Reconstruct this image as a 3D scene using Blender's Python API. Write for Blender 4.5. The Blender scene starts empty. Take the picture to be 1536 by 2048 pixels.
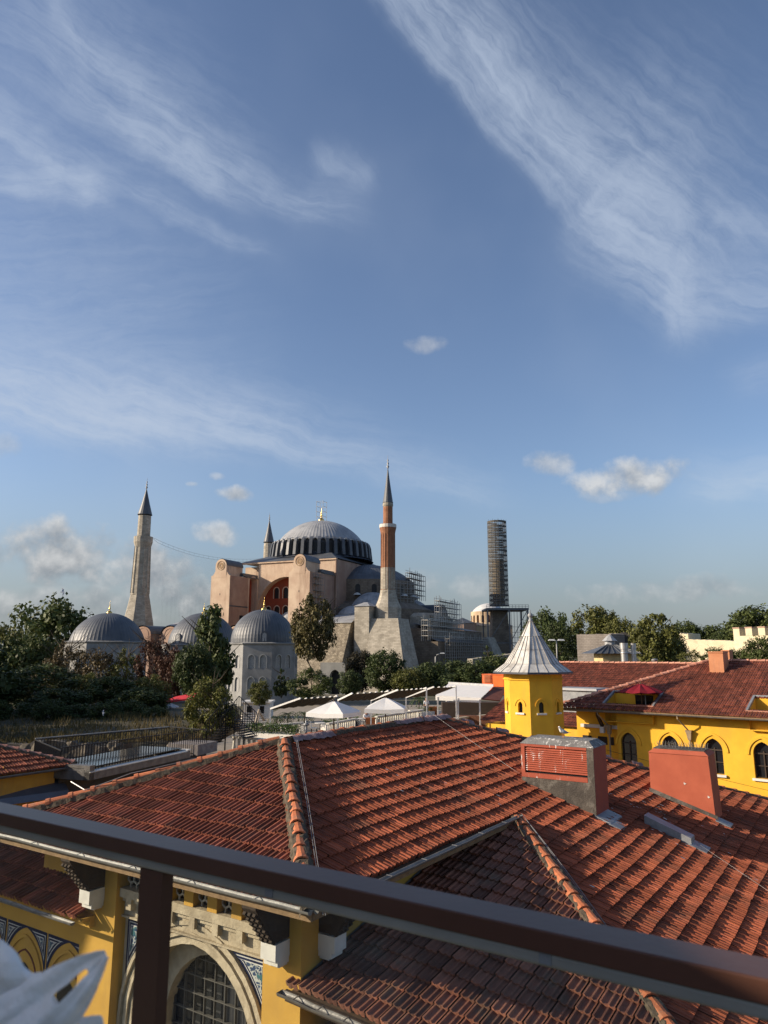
import bpy, bmesh, math, random
import numpy as np
from mathutils import Vector, Matrix, noise as mnoise
rad = math.radians
scene = bpy.context.scene
COL = scene.collection
random.seed(7)
rng = np.random.default_rng(7)

# ------------------------------------------------------------------ camera
PITCH = rad(11.0); FPX = 1450.0
cam = bpy.data.cameras.new('camera'); camo = bpy.data.objects.new('camera', cam); COL.objects.link(camo)
camo.location = (0, 0, 0); camo.rotation_euler = (rad(90) + PITCH, 0, 0)
cam.sensor_fit = 'VERTICAL'; cam.sensor_height = 36.0; cam.lens = 36.0 * FPX / 2048.0
cam.clip_start = 0.05; cam.clip_end = 6000
cam.dof.use_dof = True; cam.dof.focus_distance = 40.0; cam.dof.aperture_fstop = 7.0
scene.camera = camo

# ------------------------------------------------------------------ sun + exposure
SUN_AZ, SUN_EL = rad(-95.0), rad(21.5)          # azimuth from the view direction (+Y), towards +X positive
SDIR = Vector((math.sin(SUN_AZ) * math.cos(SUN_EL), math.cos(SUN_AZ) * math.cos(SUN_EL), math.sin(SUN_EL)))
sun = bpy.data.lights.new('sun', 'SUN'); suno = bpy.data.objects.new('sun', sun); COL.objects.link(suno)
suno.location = (-60, 0, 60); suno.rotation_euler = SDIR.to_track_quat('Z', 'Y').to_euler()
sun.energy = 5.0; sun.angle = rad(0.53); sun.color = (1.0, 0.85, 0.66)
SKY_STRENGTH = 0.108
scene.view_settings.view_transform = 'Standard'; scene.view_settings.look = 'None'
scene.view_settings.gamma = 1.0; scene.view_settings.exposure = 0.5

# ------------------------------------------------------------------ node helper
class NB:
    def __init__(s, tree): s.t = tree; s.n = tree.nodes; s.l = tree.links
    def node(s, typ, **kw):
        n = s.n.new(typ)
        for k, v in kw.items(): setattr(n, k, v)
        return n
    def put(s, sock, v):
        if hasattr(v, 'is_output') or isinstance(v, bpy.types.NodeSocket): s.l.new(v, sock)
        else: sock.default_value = v
    def m(s, op, a, b=None, c=None, clamp=False):
        n = s.n.new('ShaderNodeMath'); n.operation = op; n.use_clamp = clamp
        s.put(n.inputs[0], a)
        if b is not None: s.put(n.inputs[1], b)
        if c is not None: s.put(n.inputs[2], c)
        return n.outputs[0]
    def vm(s, op, a, b=None, out=0):
        n = s.n.new('ShaderNodeVectorMath'); n.operation = op
        s.put(n.inputs[0], a)
        if b is not None:
            if op == 'SCALE': s.put(n.inputs[3], b)
            else: s.put(n.inputs[1], b)
        return n.outputs[out]
    def comb(s, x, y, z):
        n = s.n.new('ShaderNodeCombineXYZ')
        for i, v in enumerate((x, y, z)): s.put(n.inputs[i], v)
        return n.outputs[0]
    def sep(s, v):
        n = s.n.new('ShaderNodeSeparateXYZ'); s.put(n.inputs[0], v); return n.outputs
    def noise(s, vec, scale, detail=4, rough=0.55, dist=0.0, out='Fac'):
        n = s.n.new('ShaderNodeTexNoise'); s.put(n.inputs['Vector'], vec)
        n.inputs['Scale'].default_value = scale; n.inputs['Detail'].default_value = detail
        n.inputs['Roughness'].default_value = rough; n.inputs['Distortion'].default_value = dist
        return n.outputs[out]
    def ramp(s, fac, stops, interp='LINEAR'):
        n = s.n.new('ShaderNodeValToRGB'); s.put(n.inputs[0], fac); r = n.color_ramp; r.interpolation = interp
        while len(r.elements) < len(stops): r.elements.new(0.5)
        for e, (p, c) in zip(r.elements, stops):
            e.position = p
            e.color = (c, c, c, 1) if isinstance(c, (int, float)) else (*c, 1)
        return n.outputs[0]
    def sstep(s, x, a, b):
        n = s.n.new('ShaderNodeMapRange'); n.interpolation_type = 'SMOOTHSTEP'
        s.put(n.inputs[0], x); n.inputs[1].default_value = a; n.inputs[2].default_value = b
        n.inputs[3].default_value = 0; n.inputs[4].default_value = 1
        return n.outputs[0]
    def mix(s, fac, a, b, blend='MIX'):
        n = s.n.new('ShaderNodeMix'); n.data_type = 'RGBA'; n.blend_type = blend; n.clamp_factor = True
        s.put(n.inputs[0], fac)
        for i, v in ((6, a), (7, b)):
            if isinstance(v, tuple) and len(v) == 3: v = (*v, 1)
            s.put(n.inputs[i], v)
        return n.outputs[2]

# ------------------------------------------------------------------ world: Nishita sky + clouds as functions of the sky direction
world = bpy.data.worlds.new('World'); scene.world = world; world.use_nodes = True
world.cycles.sampling_method = 'MANUAL'; world.cycles.sample_map_resolution = 256
wt = world.node_tree; wt.nodes.clear(); W = NB(wt)
sky = W.node('ShaderNodeTexSky', sky_type='NISHITA'); sky.sun_disc = False
sky.sun_elevation = SUN_EL; sky.sun_rotation = SUN_AZ
sky.altitude = 100; sky.air_density = 1.0; sky.dust_density = 1.2; sky.ozone_density = 2.2
def pix_azel(px, py):
    a = (px - 768) / FPX; u = (1024 - py) / FPX
    v = Vector((a, math.cos(PITCH) - u * math.sin(PITCH), math.sin(PITCH) + u * math.cos(PITCH))).normalized()
    return math.atan2(v.x, v.y), math.asin(v.z)
D = W.node('ShaderNodeTexCoord').outputs['Generated']
D = W.vm('NORMALIZE', D)
dx, dy, dz = W.sep(D)
warp = W.vm('SUBTRACT', W.noise(D, 5.0, 5, 0.6, out='Color'), (0.5, 0.5, 0.5))
wx, wy, wz = W.sep(warp)
AZ0 = W.m('ARCTAN2', dx, dy); EL0 = W.m('ARCSINE', dz)
AZ = W.m('MULTIPLY_ADD', wx, 0.10, AZ0); EL = W.m('MULTIPLY_ADD', wy, 0.07, EL0)
fib = W.noise(W.comb(AZ, EL, 0.3), 22.0, 8, 0.66)
def cirrus(p0, p1, wa, wb, power, ends=(0.25, 0.35), streak=9.0, thr=(0.30, 0.84)):
    """a wisp along the great arc p0-p1; wa/wb = half widths on either side (radians)"""
    a0, e0 = pix_azel(*p0); a1, e1 = pix_azel(*p1)
    L = math.hypot(a1 - a0, e1 - e0); tx, ty = (a1 - a0) / L, (e1 - e0) / L
    ra = W.m('SUBTRACT', AZ, a0); re = W.m('SUBTRACT', EL, e0)
    t = W.m('MULTIPLY_ADD', ra, tx, W.m('MULTIPLY', re, ty))
    sd = W.m('MULTIPLY_ADD', ra, -ty, W.m('MULTIPLY', re, tx))
    pos = W.m('DIVIDE', W.m('MAXIMUM', sd, 0.0), wa); neg = W.m('DIVIDE', W.m('MINIMUM', sd, 0.0), wb)
    q = W.m('ADD', W.m('MULTIPLY', pos, pos), W.m('MULTIPLY', neg, neg))
    g = W.m('EXPONENT', W.m('MULTIPLY', q, -1.0))
    tn = W.m('DIVIDE', t, L)
    endm = W.m('MULTIPLY', W.sstep(tn, -ends[0], ends[0]), W.m('SUBTRACT', 1.0, W.sstep(tn, 1 - ends[1], 1 + ends[1])))
    key = min(range(len(ORI)), key=lambda q: abs(((math.atan2(ty, tx) - ORI[q][0] + math.pi / 2) % math.pi) - math.pi / 2)); st = ORI[key][1]
    tex = W.sstep(W.m('MULTIPLY_ADD', fib, 0.35, W.m('MULTIPLY', st, 0.72)), *thr)
    return W.m('MULTIPLY', W.m('MULTIPLY', g, endm), W.m('MULTIPLY', W.m('MULTIPLY_ADD', tex, 1.15, 0.17), power))
ORI = []
for oa in (-0.72, -0.22, 1.45, 0.25):
    cx_, sx_ = math.cos(oa), math.sin(oa)
    tt = W.m('MULTIPLY_ADD', AZ, cx_, W.m('MULTIPLY', EL, sx_)); ss = W.m('MULTIPLY_ADD', AZ, -sx_, W.m('MULTIPLY', EL, cx_))
    ORI.append((oa, W.noise(W.comb(W.m('MULTIPLY', tt, 5.5), W.m('MULTIPLY', ss, 42.0), oa * 3), 1.5, 8, 0.64, 0.35)))
CI = [
    cirrus((690, -120), (1210, 440), 0.110, 0.013, 0.72, (0.1, 0.25)),
    cirrus((760, -120), (1120, 290), 0.035, 0.014, 0.5, (0.1, 0.25)),
    cirrus((1140, 310), (1380, 660), 0.15, 0.035, 0.60, (0.3, 0.2)),
    cirrus((1200, 420), (1345, 560), 0.060, 0.045, 0.42, (0.3, 0.3)),
    cirrus((1360, 520), (1345, 690), 0.02, 0.016, 0.45, (0.2, 0.25)),
    cirrus((1340, 640), (1620, 590), 0.05, 0.022, 0.50, (0.15, 0.2)),
    cirrus((1390, 450), (1620, 490), 0.02, 0.014, 0.35, (0.3, 0.2)),
    cirrus((1460, 760), (1600, 730), 0.02, 0.02, 0.25, (0.3, 0.3)),
    cirrus((60, 110), (470, 400), 0.075, 0.012, 0.42, (0.3, 0.2)),
    cirrus((300, 300), (700, 432), 0.034, 0.014, 0.55, (0.25, 0.2)),
    cirrus((270, 385), (510, 492), 0.012, 0.009, 0.45, (0.25, 0.3)),
    cirrus((-60, 200), (220, 402), 0.022, 0.014, 0.50, (0.2, 0.2)),
    cirrus((-90, 370), (215, 398), 0.034, 0.010, 0.62, (0.1, 0.2)),
    cirrus((95, -40), (150, 110), 0.016, 0.009, 0.36, (0.1, 0.3)),
    cirrus((130, 80), (330, 230), 0.013, 0.013, 0.30, (0.25, 0.4)),
    cirrus((-120, 80), (330, 330), 0.13, 0.08, 0.28, (0.3, 0.4)),
    cirrus((-500, 560), (330, 660), 0.16, 0.12, 0.34, (0.3, 0.5)),
    cirrus((640, 285), (740, 365), 0.016, 0.014, 0.36, (0.3, 0.3)),
    cirrus((-160, 760), (560, 880), 0.055, 0.030, 1.05, (0.1, 0.45), 7.0),
    cirrus((-100, 790), (360, 860), 0.060, 0.026, 0.55, (0.1, 0.45), 7.0),
    cirrus((360, 850), (960, 985), 0.035, 0.014, 0.40, (0.35, 0.2), 7.0),
    cirrus((1370, 985), (1620, 975), 0.030, 0.014, 0.48, (0.2, 0.2), 7.0),
]
ci = CI[0]
for c in CI[1:]: ci = W.m('ADD', ci, c)
veil = W.m('MULTIPLY', W.sstep(W.noise(D, 2.6, 4, 0.5), 0.45, 0.8), 0.14)
ci = W.m('ADD', ci, veil); ci = W.m('MULTIPLY', W.m('SUBTRACT', 1.0, W.m('EXPONENT', W.m('MULTIPLY', ci, -1.15))), 0.92)
# heaps of cumulus: (px, py, half width px, half height px, opacity, shade 0 white..1 grey)
CU = [(463, 988, 38, 17, .75, .15), (428, 1066, 44, 28, .75, .2), (1106, 924, 50, 26, .6, .25), (1266, 954, 100, 38, .85, .25),
      (850, 688, 46, 20, .35, .2), (105, 1110, 120, 66, .9, .7), (292, 1140, 90, 62, .85, .75), (-25, 1112, 45, 40, .85, .75),
      (352, 1195, 110, 45, .7, .8), (10, 895, 40, 24, .35, .2), (1330, 1180, 180, 26, .45, .6), (830, 1165, 60, 36, .4, .5),
      (960, 1170, 60, 30, .35, .5), (434, 952, 18, 9, .4, .1), (384, 968, 14, 6, .4, .1), (150, 1210, 260, 40, .6, .85), (1230, 990, 60, 14, .3, .3)]
cn = W.noise(D, 24.0, 7, 0.56); cn2 = W.noise(W.vm('ADD', D, (0, 0, 0.014)), 24.0, 7, 0.56)
cbig = W.noise(D, 11.0, 3, 0.5)
cden = None; clit = None
for (px, py, hw, hh, op, shd) in CU:
    a0, e0 = pix_azel(px, py); aw = hw / FPX; eh = hh / FPX
    xa = W.m('DIVIDE', W.m('SUBTRACT', AZ0, a0), aw); ye = W.m('DIVIDE', W.m('SUBTRACT', EL0, e0), eh)
    r2 = W.m('ADD', W.m('MULTIPLY', xa, xa), W.m('MULTIPLY', ye, ye))
    v = W.m('ADD', W.m('SUBTRACT', 1.0, W.m('MULTIPLY', r2, 0.55)), W.m('MULTIPLY_ADD', cn, 1.9, -1.06))
    v = W.m('ADD', v, W.m('MULTIPLY_ADD', cbig, 0.7, -0.35))
    den = W.m('MULTIPLY', W.sstep(v, 0.22, 1.0), op)
    lit = W.m('MULTIPLY', den, W.m('ADD', W.m('MULTIPLY_ADD', W.m('SUBTRACT', ye, W.m('MULTIPLY', xa, 0.6)), 0.16, 0.8 - 0.62 * shd), W.m('MULTIPLY', W.m('SUBTRACT', cn, cn2), 2.2)))
    cden = den if cden is None else W.m('MAXIMUM', cden, den)
    clit = lit if clit is None else W.m('MAXIMUM', clit, lit)
skyc = W.vm('SCALE', sky.outputs[0], SKY_STRENGTH)
hz_ = W.m('SUBTRACT', 1.0, W.sstep(EL0, -0.02, 0.25))
low = W.m('SUBTRACT', 1.0, W.sstep(EL0, 0.0, 0.34))
tintc = W.mix(low, (1.02, 0.98, 1.02), (0.92, 0.92, 0.98))
skyc = W.vm('MULTIPLY', skyc, tintc)
skyc = W.mix(W.m('MULTIPLY', hz_, 0.85), skyc, (0.180, 0.204, 0.228))
cir_col = W.mix(low, (0.35, 0.41, 0.51), (0.46, 0.52, 0.55))
skyc = W.mix(ci, skyc, cir_col)
ccol = W.mix(W.m('DIVIDE', clit, W.m('MAXIMUM', cden, 0.02)), (0.185, 0.203, 0.226), (0.50, 0.50, 0.495))
skyc = W.mix(W.m('MULTIPLY', cden, W.sstep(EL0, -0.01, 0.02)), skyc, ccol)
bg = W.node('ShaderNodeBackground'); W.put(bg.inputs[0], skyc); bg.inputs[1].default_value = 1.0
wo = W.node('ShaderNodeOutputWorld'); W.l.new(bg.outputs[0], wo.inputs[0])

# ------------------------------------------------------------------ geometry helpers
CPp, SPp = math.cos(PITCH), math.sin(PITCH)
def ray(px, py):
    a = (px - 768) / FPX; u = (1024 - py) / FPX
    return Vector((a, CPp - u * SPp, SPp + u * CPp))
def at(px, py, Y):
    r = ray(px, py); return r * (Y / r.y)
def onz(px, py, z):
    r = ray(px, py); return r * (z / r.z)
def onpl(px, py, P0, n):
    r = ray(px, py); return r * (P0.dot(n) / r.dot(n))
LOC = {}
def tag(o, label=None, cat=None, group=None, kind=None):
    if label: o['label'] = label
    if cat: o['category'] = cat
    if group: o['group'] = group
    if kind: o['kind'] = kind
    return o
def thing(name, label, cat, loc, group=None):
    o = bpy.data.objects.new(name, None); COL.objects.link(o); o.location = loc
    o.empty_display_size = 0.3
    LOC[o.name] = Vector(loc)
    return tag(o, label, cat, group)
class MB:
    def __init__(s, xf=None): s.v = []; s.f = []; s.xf = xf; s.tint = []
    def add(s, vs, fs, tint=None):
        b = len(s.v); s.v += [tuple(p) for p in vs]; s.f += [tuple(i + b for i in f) for f in fs]
        if tint is not None: s.tint += [tint] * len(fs)
    def quad(s, a, b, c, d): s.add([a, b, c, d], [(0, 1, 2, 3)])
    def poly(s, pts): s.add(pts, [tuple(range(len(pts)))])
    def box(s, x0, x1, y0, y1, z0, z1):
        s.add([(x0, y0, z0), (x1, y0, z0), (x1, y1, z0), (x0, y1, z0), (x0, y0, z1), (x1, y0, z1), (x1, y1, z1), (x0, y1, z1)],
              [(0, 3, 2, 1), (4, 5, 6, 7), (0, 1, 5, 4), (1, 2, 6, 5), (2, 3, 7, 6), (3, 0, 4, 7)])
    def frus(s, x0, x1, y0, y1, z0, X0, X1, Y0, Y1, z1):
        s.add([(x0, y0, z0), (x1, y0, z0), (x1, y1, z0), (x0, y1, z0), (X0, Y0, z1), (X1, Y0, z1), (X1, Y1, z1), (X0, Y1, z1)],
              [(0, 3, 2, 1), (4, 5, 6, 7), (0, 1, 5, 4), (1, 2, 6, 5), (2, 3, 7, 6), (3, 0, 4, 7)])
    def obox(s, o, a, b, c):
        o, a, b, c = Vector(o), Vector(a), Vector(b), Vector(c)
        p = [o, o + a, o + a + b, o + b, o + c, o + a + c, o + a + b + c, o + b + c]
        s.add(p, [(0, 3, 2, 1), (4, 5, 6, 7), (0, 1, 5, 4), (1, 2, 6, 5), (2, 3, 7, 6), (3, 0, 4, 7)])
    def prism(s, pts, ext):
        n = len(pts); e = Vector(ext); P = [Vector(p) for p in pts]
        s.add(P + [p + e for p in P], [tuple(range(n - 1, -1, -1)), tuple(range(n, 2 * n))] + [(i, (i + 1) % n, n + (i + 1) % n, n + i) for i in range(n)])
    def bar(s, p0, p1, w, h=None, up=(0, 0, 1)):
        """square bar from p0 to p1"""
        h = h or w; p0, p1 = Vector(p0), Vector(p1); d = (p1 - p0)
        if d.length < 1e-6: return
        dn = d.normalized(); u = Vector(up)
        if abs(dn.dot(u)) > 0.98: u = Vector((1, 0, 0))
        a = dn.cross(u).normalized() * w; b = a.cross(dn).normalized() * h
        s.obox(p0 - a / 2 - b / 2, a, b, d)
    def tube(s, pts, rads, n=8, cap=True):
        P = [Vector(p) for p in pts]
        if not hasattr(rads, '__len__'): rads = [rads] * len(P)
        rings = []; base = len(s.v); vs = []; fs = []
        for i, p in enumerate(P):
            d = (P[min(i + 1, len(P) - 1)] - P[max(i - 1, 0)]).normalized()
            u = Vector((0, 0, 1)) if abs(d.z) < 0.9 else Vector((1, 0, 0))
            a = d.cross(u).normalized(); b = d.cross(a).normalized()
            for k in range(n):
                t = 2 * math.pi * k / n
                vs.append(p + (a * math.cos(t) + b * math.sin(t)) * rads[i])
        for i in range(len(P) - 1):
            for k in range(n):
                fs.append((i * n + k, i * n + (k + 1) % n, (i + 1) * n + (k + 1) % n, (i + 1) * n + k))
        if cap:
            fs.append(tuple(range(n))); fs.append(tuple(range((len(P) - 1) * n, len(P) * n)))
        s.add(vs, fs)
    def lathe(s, prof, c, n=16, a0=0.0, a1=2 * math.pi, off=0.0):
        """prof = [(r, z)], c = centre (x, y) or (x, y, z)"""
        c = Vector(c) if len(c) == 3 else Vector((c[0], c[1], 0))
        full = abs(a1 - a0 - 2 * math.pi) < 1e-6; m = n if full else n + 1
        vs = []; fs = []
        for (r, z) in prof:
            for k in range(m):
                t = a0 + off + (a1 - a0) * k / n
                vs.append((c.x + r * math.cos(t), c.y + r * math.sin(t), c.z + z))
        for i in range(len(prof) - 1):
            for k in range(n):
                k2 = (k + 1) % m
                fs.append((i * m + k, i * m + k2, (i + 1) * m + k2, (i + 1) * m + k))
        s.add(vs, fs)
    def build(s, name, mat, parent=None, smooth=False, loc=None, recalc=True, auto=None):
        vs = [Vector(p) for p in s.v]
        if s.xf: vs = [s.xf(p) for p in vs]
        root = parent
        while root is not None and root.parent is not None: root = root.parent
        L = LOC[root.name] if root is not None else Vector(loc if loc is not None else (0, 0, 0))
        me = bpy.data.meshes.new(name)
        me.from_pydata([p - L for p in vs], [], s.f)
        if recalc:
            bm = bmesh.new(); bm.from_mesh(me); bmesh.ops.recalc_face_normals(bm, faces=bm.faces); bm.to_mesh(me); bm.free()
        if s.tint and len(s.tint) == len(me.polygons):
            at_ = me.attributes.new('tint', 'FLOAT', 'FACE'); at_.data.foreach_set('value', s.tint)
        me.materials.append(mat)
        if smooth:
            me.polygons.foreach_set('use_smooth', [True] * len(me.polygons))
            if auto: me.set_sharp_from_angle(angle=rad(auto))
        o = bpy.data.objects.new(name, me); COL.objects.link(o)
        if parent is not None: o.parent = parent
        else:
            o.location = L; LOC[o.name] = L
        return o
def arch_pts(cx, hw, zs, kind='pointed', n=7, k=1.25):
    """points of an arch from left springing over the apex to the right springing"""
    out = []
    if kind == 'round':
        for i in range(2 * n + 1):
            t = math.pi * (1 - i / (2 * n)); out.append((cx + hw * math.cos(t), zs + hw * math.sin(t)))
    else:
        Rr = hw * k; c = Rr - hw; amax = math.acos(c / Rr)
        L = [(-(Rr * math.cos(amax * i / n) - c), Rr * math.sin(amax * i / n)) for i in range(n + 1)]
        out = [(cx + x, zs + z) for x, z in L] + [(cx - x, zs + z) for x, z in reversed(L[:-1])]
    return out
def wall_open(mb, F, x0, x1, z0, z1, ops, depth, pane=None, back=0.0):
    """front wall F(x, d, z) with arched openings; ops = [(cx, hw, zsill, zspring, kind, k)]; pane = MB for the infill at depth"""
    ops = sorted(ops); x = x0
    for (cx, hw, zl, zs, kind, k) in ops:
        if cx - hw > x + 1e-6: mb.quad(F(x, 0, z0), F(cx - hw, 0, z0), F(cx - hw, 0, z1), F(x, 0, z1))
        ap = arch_pts(cx, hw, zs, kind, 7, k)
        for (a, b) in zip(ap[:-1], ap[1:]): mb.quad(F(a[0], 0, a[1]), F(b[0], 0, b[1]), F(b[0], 0, z1), F(a[0], 0, z1))
        if zl > z0 + 1e-6: mb.quad(F(cx - hw, 0, z0), F(cx + hw, 0, z0), F(cx + hw, 0, zl), F(cx - hw, 0, zl))
        ring = [(cx - hw, zl)] + ap + [(cx + hw, zl)]
        for a, b in zip(ring, ring[1:] + ring[:1]): mb.quad(F(a[0], 0, a[1]), F(b[0], 0, b[1]), F(b[0], depth, b[1]), F(a[0], depth, a[1]))
        if pane is not None:
            pane.add([F(p[0], depth, p[1]) for p in ring] + [F(cx, depth, (zl + zs) / 2)], [(i, (i + 1) % len(ring), len(ring)) for i in range(len(ring))])
        x = cx + hw
    if x < x1 - 1e-6: mb.quad(F(x, 0, z0), F(x1, 0, z0), F(x1, 0, z1), F(x, 0, z1))
def arch_ring(mb, F, cx, hw, zs, kind, k, w, d0, d1, zl=None, n=8):
    """raised moulding that follows an arch; from depth d0 (front, negative = proud) to d1"""
    a = arch_pts(cx, hw, zs, kind, n, k); b = arch_pts(cx, hw + w, zs, kind, n, (k * hw + w) / (hw + w) if kind != 'round' else k)
    if zl is not None:
        a = [(cx - hw, zl)] + a + [(cx + hw, zl)]; b = [(cx - hw - w, zl)] + b + [(cx + hw + w, zl)]
    for i in range(len(a) - 1):
        p, q, r, s_ = a[i], a[i + 1], b[i + 1], b[i]
        mb.add([F(p[0], d0, p[1]), F(q[0], d0, q[1]), F(r[0], d0, r[1]), F(s_[0], d0, s_[1]), F(p[0], d1, p[1]), F(q[0], d1, q[1]), F(r[0], d1, r[1]), F(s_[0], d1, s_[1])],
               [(0, 1, 2, 3), (0, 1, 5, 4), (3, 2, 6, 7)])

# ------------------------------------------------------------------ materials
MATS = {}
def mat(name, col, col2=None, rough=0.8, nscale=3.0, bump=0.15, bscale=None, stain=None, stain_amt=0.5, stain_scale=0.6, metal=0.0, spec=0.3, tint=0.0, brick=None, objcol=False, transl=0.0, streak=False, alpha=None, sheen=None):
    if name in MATS: return MATS[name]
    m = bpy.data.materials.new(name); m.use_nodes = True; B = NB(m.node_tree); B.n.clear()
    P = B.node('ShaderNodeBsdfPrincipled'); O = B.node('ShaderNodeOutputMaterial')
    P.inputs['Roughness'].default_value = rough; P.inputs['Metallic'].default_value = metal
    P.inputs['Specular IOR Level'].default_value = spec
    geo = B.node('ShaderNodeNewGeometry'); pos = geo.outputs['Position']
    col2 = col2 or tuple(c * 0.78 for c in col)
    nz = B.noise(pos, nscale, 6, 0.6)
    c = B.mix(B.sstep(nz, 0.3, 0.72), col2, col)
    h = nz
    if brick:
        bw, bh, mort, mcol, var = brick
        nrm = geo.outputs['True Normal']
        tg = B.vm('NORMALIZE', B.vm('CROSS_PRODUCT', nrm, (0, 0, 1)))
        u = B.vm('DOT_PRODUCT', pos, tg, out=1); px_, py_, pz_ = B.sep(pos)
        bt = B.node('ShaderNodeTexBrick'); B.put(bt.inputs['Vector'], B.comb(u, pz_, 0))
        bt.inputs['Scale'].default_value = 1.0; bt.inputs['Brick Width'].default_value = bw; bt.inputs['Row Height'].default_value = bh
        bt.inputs['Mortar Size'].default_value = mort; bt.inputs['Mortar Smooth'].default_value = 0.3; bt.inputs['Bias'].default_value = 0.0
        bt.inputs['Color1'].default_value = (1, 1, 1, 1); bt.inputs['Color2'].default_value = (var, var, var, 1); bt.inputs['Mortar'].default_value = (*mcol, 1)
        c = B.mix(1.0, c, bt.outputs['Color'], 'MULTIPLY')
    if tint:
        at_ = B.node('ShaderNodeAttribute', attribute_name='tint')
        f = B.m('MULTIPLY_ADD', at_.outputs['Fac'], tint * 2, 1 - tint)
        c = B.mix(1.0, c, B.comb(f, f, f), 'MULTIPLY')
    if objcol:
        oi = B.node('ShaderNodeObjectInfo'); c = B.mix(1.0, c, oi.outputs['Color'], 'MULTIPLY')
    if stain:
        sp = pos
        if streak:
            sp = B.vm('MULTIPLY', pos, (1.0, 1.0, 0.16))
        sn = B.sstep(B.noise(sp, stain_scale, 7, 0.66, 0.3), 0.48, 0.70)
        c = B.mix(B.m('MULTIPLY', sn, stain_amt), c, stain)
    B.put(P.inputs['Base Color'], c)
    if bump:
        bn = B.node('ShaderNodeBump'); bn.inputs['Strength'].default_value = bump; bn.inputs['Distance'].default_value = 0.03
        B.put(bn.inputs['Height'], B.noise(pos, bscale or nscale * 5, 5, 0.6)); B.put(P.inputs['Normal'], bn.outputs[0])
    sh = P.outputs[0]
    if transl:
        tr = B.node('ShaderNodeBsdfTranslucent'); B.put(tr.inputs[0], c)
        mx = B.node('ShaderNodeMixShader'); mx.inputs[0].default_value = transl; B.l.new(sh, mx.inputs[1]); B.l.new(tr.outputs[0], mx.inputs[2]); sh = mx.outputs[0]
    if alpha is not None:
        tp = B.node('ShaderNodeBsdfTransparent')
        mx = B.node('ShaderNodeMixShader'); mx.inputs[0].default_value = alpha; B.l.new(tp.outputs[0], mx.inputs[1]); B.l.new(sh, mx.inputs[2]); sh = mx.outputs[0]
    B.l.new(sh, O.inputs[0]); MATS[name] = m
    return m
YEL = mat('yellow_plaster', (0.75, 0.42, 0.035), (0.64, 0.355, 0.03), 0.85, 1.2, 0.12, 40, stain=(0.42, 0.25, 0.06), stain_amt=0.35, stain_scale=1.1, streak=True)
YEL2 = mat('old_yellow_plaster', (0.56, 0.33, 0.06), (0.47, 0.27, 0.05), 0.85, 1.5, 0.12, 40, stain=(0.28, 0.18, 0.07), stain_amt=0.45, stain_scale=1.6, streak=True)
WHT = mat('white_paint', (0.72, 0.70, 0.64), None, 0.6, 2.0, 0.1, stain=(0.4, 0.37, 0.32), stain_amt=0.4, stain_scale=2.0)
STN = mat('limestone', (0.50, 0.43, 0.31), (0.36, 0.30, 0.21), 0.9, 4.0, 0.5, 18, stain=(0.16, 0.13, 0.09), stain_amt=0.5, stain_scale=2.2)
TIL = mat('terracotta_tile', (0.34, 0.098, 0.048), (0.25, 0.072, 0.04), 0.85, 5.0, 0.3, 40, stain=(0.10, 0.062, 0.045), stain_amt=0.6, stain_scale=0.9, tint=0.27, spec=.15)
TILO = mat('old_brown_tile', (0.27, 0.105, 0.062), (0.165, 0.07, 0.045), 0.85, 4.0, 0.35, 40, stain=(0.14, 0.12, 0.085), stain_amt=0.55, stain_scale=1.5, tint=0.4)
TILM = mat('dull_red_tile', (0.27, 0.088, 0.052), (0.18, 0.062, 0.04), 0.85, 4.0, 0.3, 40, stain=(0.09, 0.065, 0.05), stain_amt=0.5, stain_scale=1.4, tint=0.4, spec=.15)
TILF = mat('far_red_tile', (0.27, 0.085, 0.05), (0.19, 0.06, 0.037), 0.8, 2.0, 0.2, 30, stain=(0.14, 0.07, 0.05), stain_amt=0.35, stain_scale=0.8, tint=0.35)
CAPM = mat('ridge_cap_tile', (0.48, 0.16, 0.065), (0.33, 0.10, 0.045), 0.75, 7.0, 0.3, 40, stain=(0.22, 0.17, 0.12), stain_amt=0.5, stain_scale=4.0, tint=0.25)
CAPP = mat('pink_cap_tile', (0.55, 0.27, 0.19), (0.46, 0.21, 0.14), 0.8, 5.0, 0.3, 40, tint=0.25)
MORT = mat('mossy_mortar', (0.13, 0.10, 0.07), (0.06, 0.048, 0.032), 0.95, 14.0, 0.9, 30)
CEM = mat('grey_cement', (0.22, 0.20, 0.185), (0.15, 0.13, 0.125), 0.9, 5.0, 0.4, 30, stain=(0.32, 0.30, 0.29), stain_amt=0.4, stain_scale=3.0)
ZINC = mat('weathered_zinc', (0.30, 0.31, 0.32), (0.20, 0.21, 0.225), 0.5, 3.0, 0.15, 20, metal=0.3, stain=(0.15, 0.14, 0.13), stain_amt=0.4, stain_scale=2.5)
GUT = mat('grey_gutter', (0.20, 0.19, 0.18), (0.12, 0.115, 0.11), 0.45, 4.0, 0.2, 20, metal=0.3)
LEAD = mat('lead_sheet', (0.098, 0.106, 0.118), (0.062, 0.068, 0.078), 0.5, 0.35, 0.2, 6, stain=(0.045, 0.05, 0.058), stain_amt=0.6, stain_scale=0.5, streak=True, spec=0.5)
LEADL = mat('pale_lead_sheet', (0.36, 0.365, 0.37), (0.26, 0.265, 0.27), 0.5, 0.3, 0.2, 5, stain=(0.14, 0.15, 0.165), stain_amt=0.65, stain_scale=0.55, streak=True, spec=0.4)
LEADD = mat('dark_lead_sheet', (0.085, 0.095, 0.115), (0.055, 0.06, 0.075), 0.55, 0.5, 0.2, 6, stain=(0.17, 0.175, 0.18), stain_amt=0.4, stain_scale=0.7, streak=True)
DARK = mat('dark_interior', (0.012, 0.012, 0.014), None, 0.4, 2.0, 0.0, spec=0.4)
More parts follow.
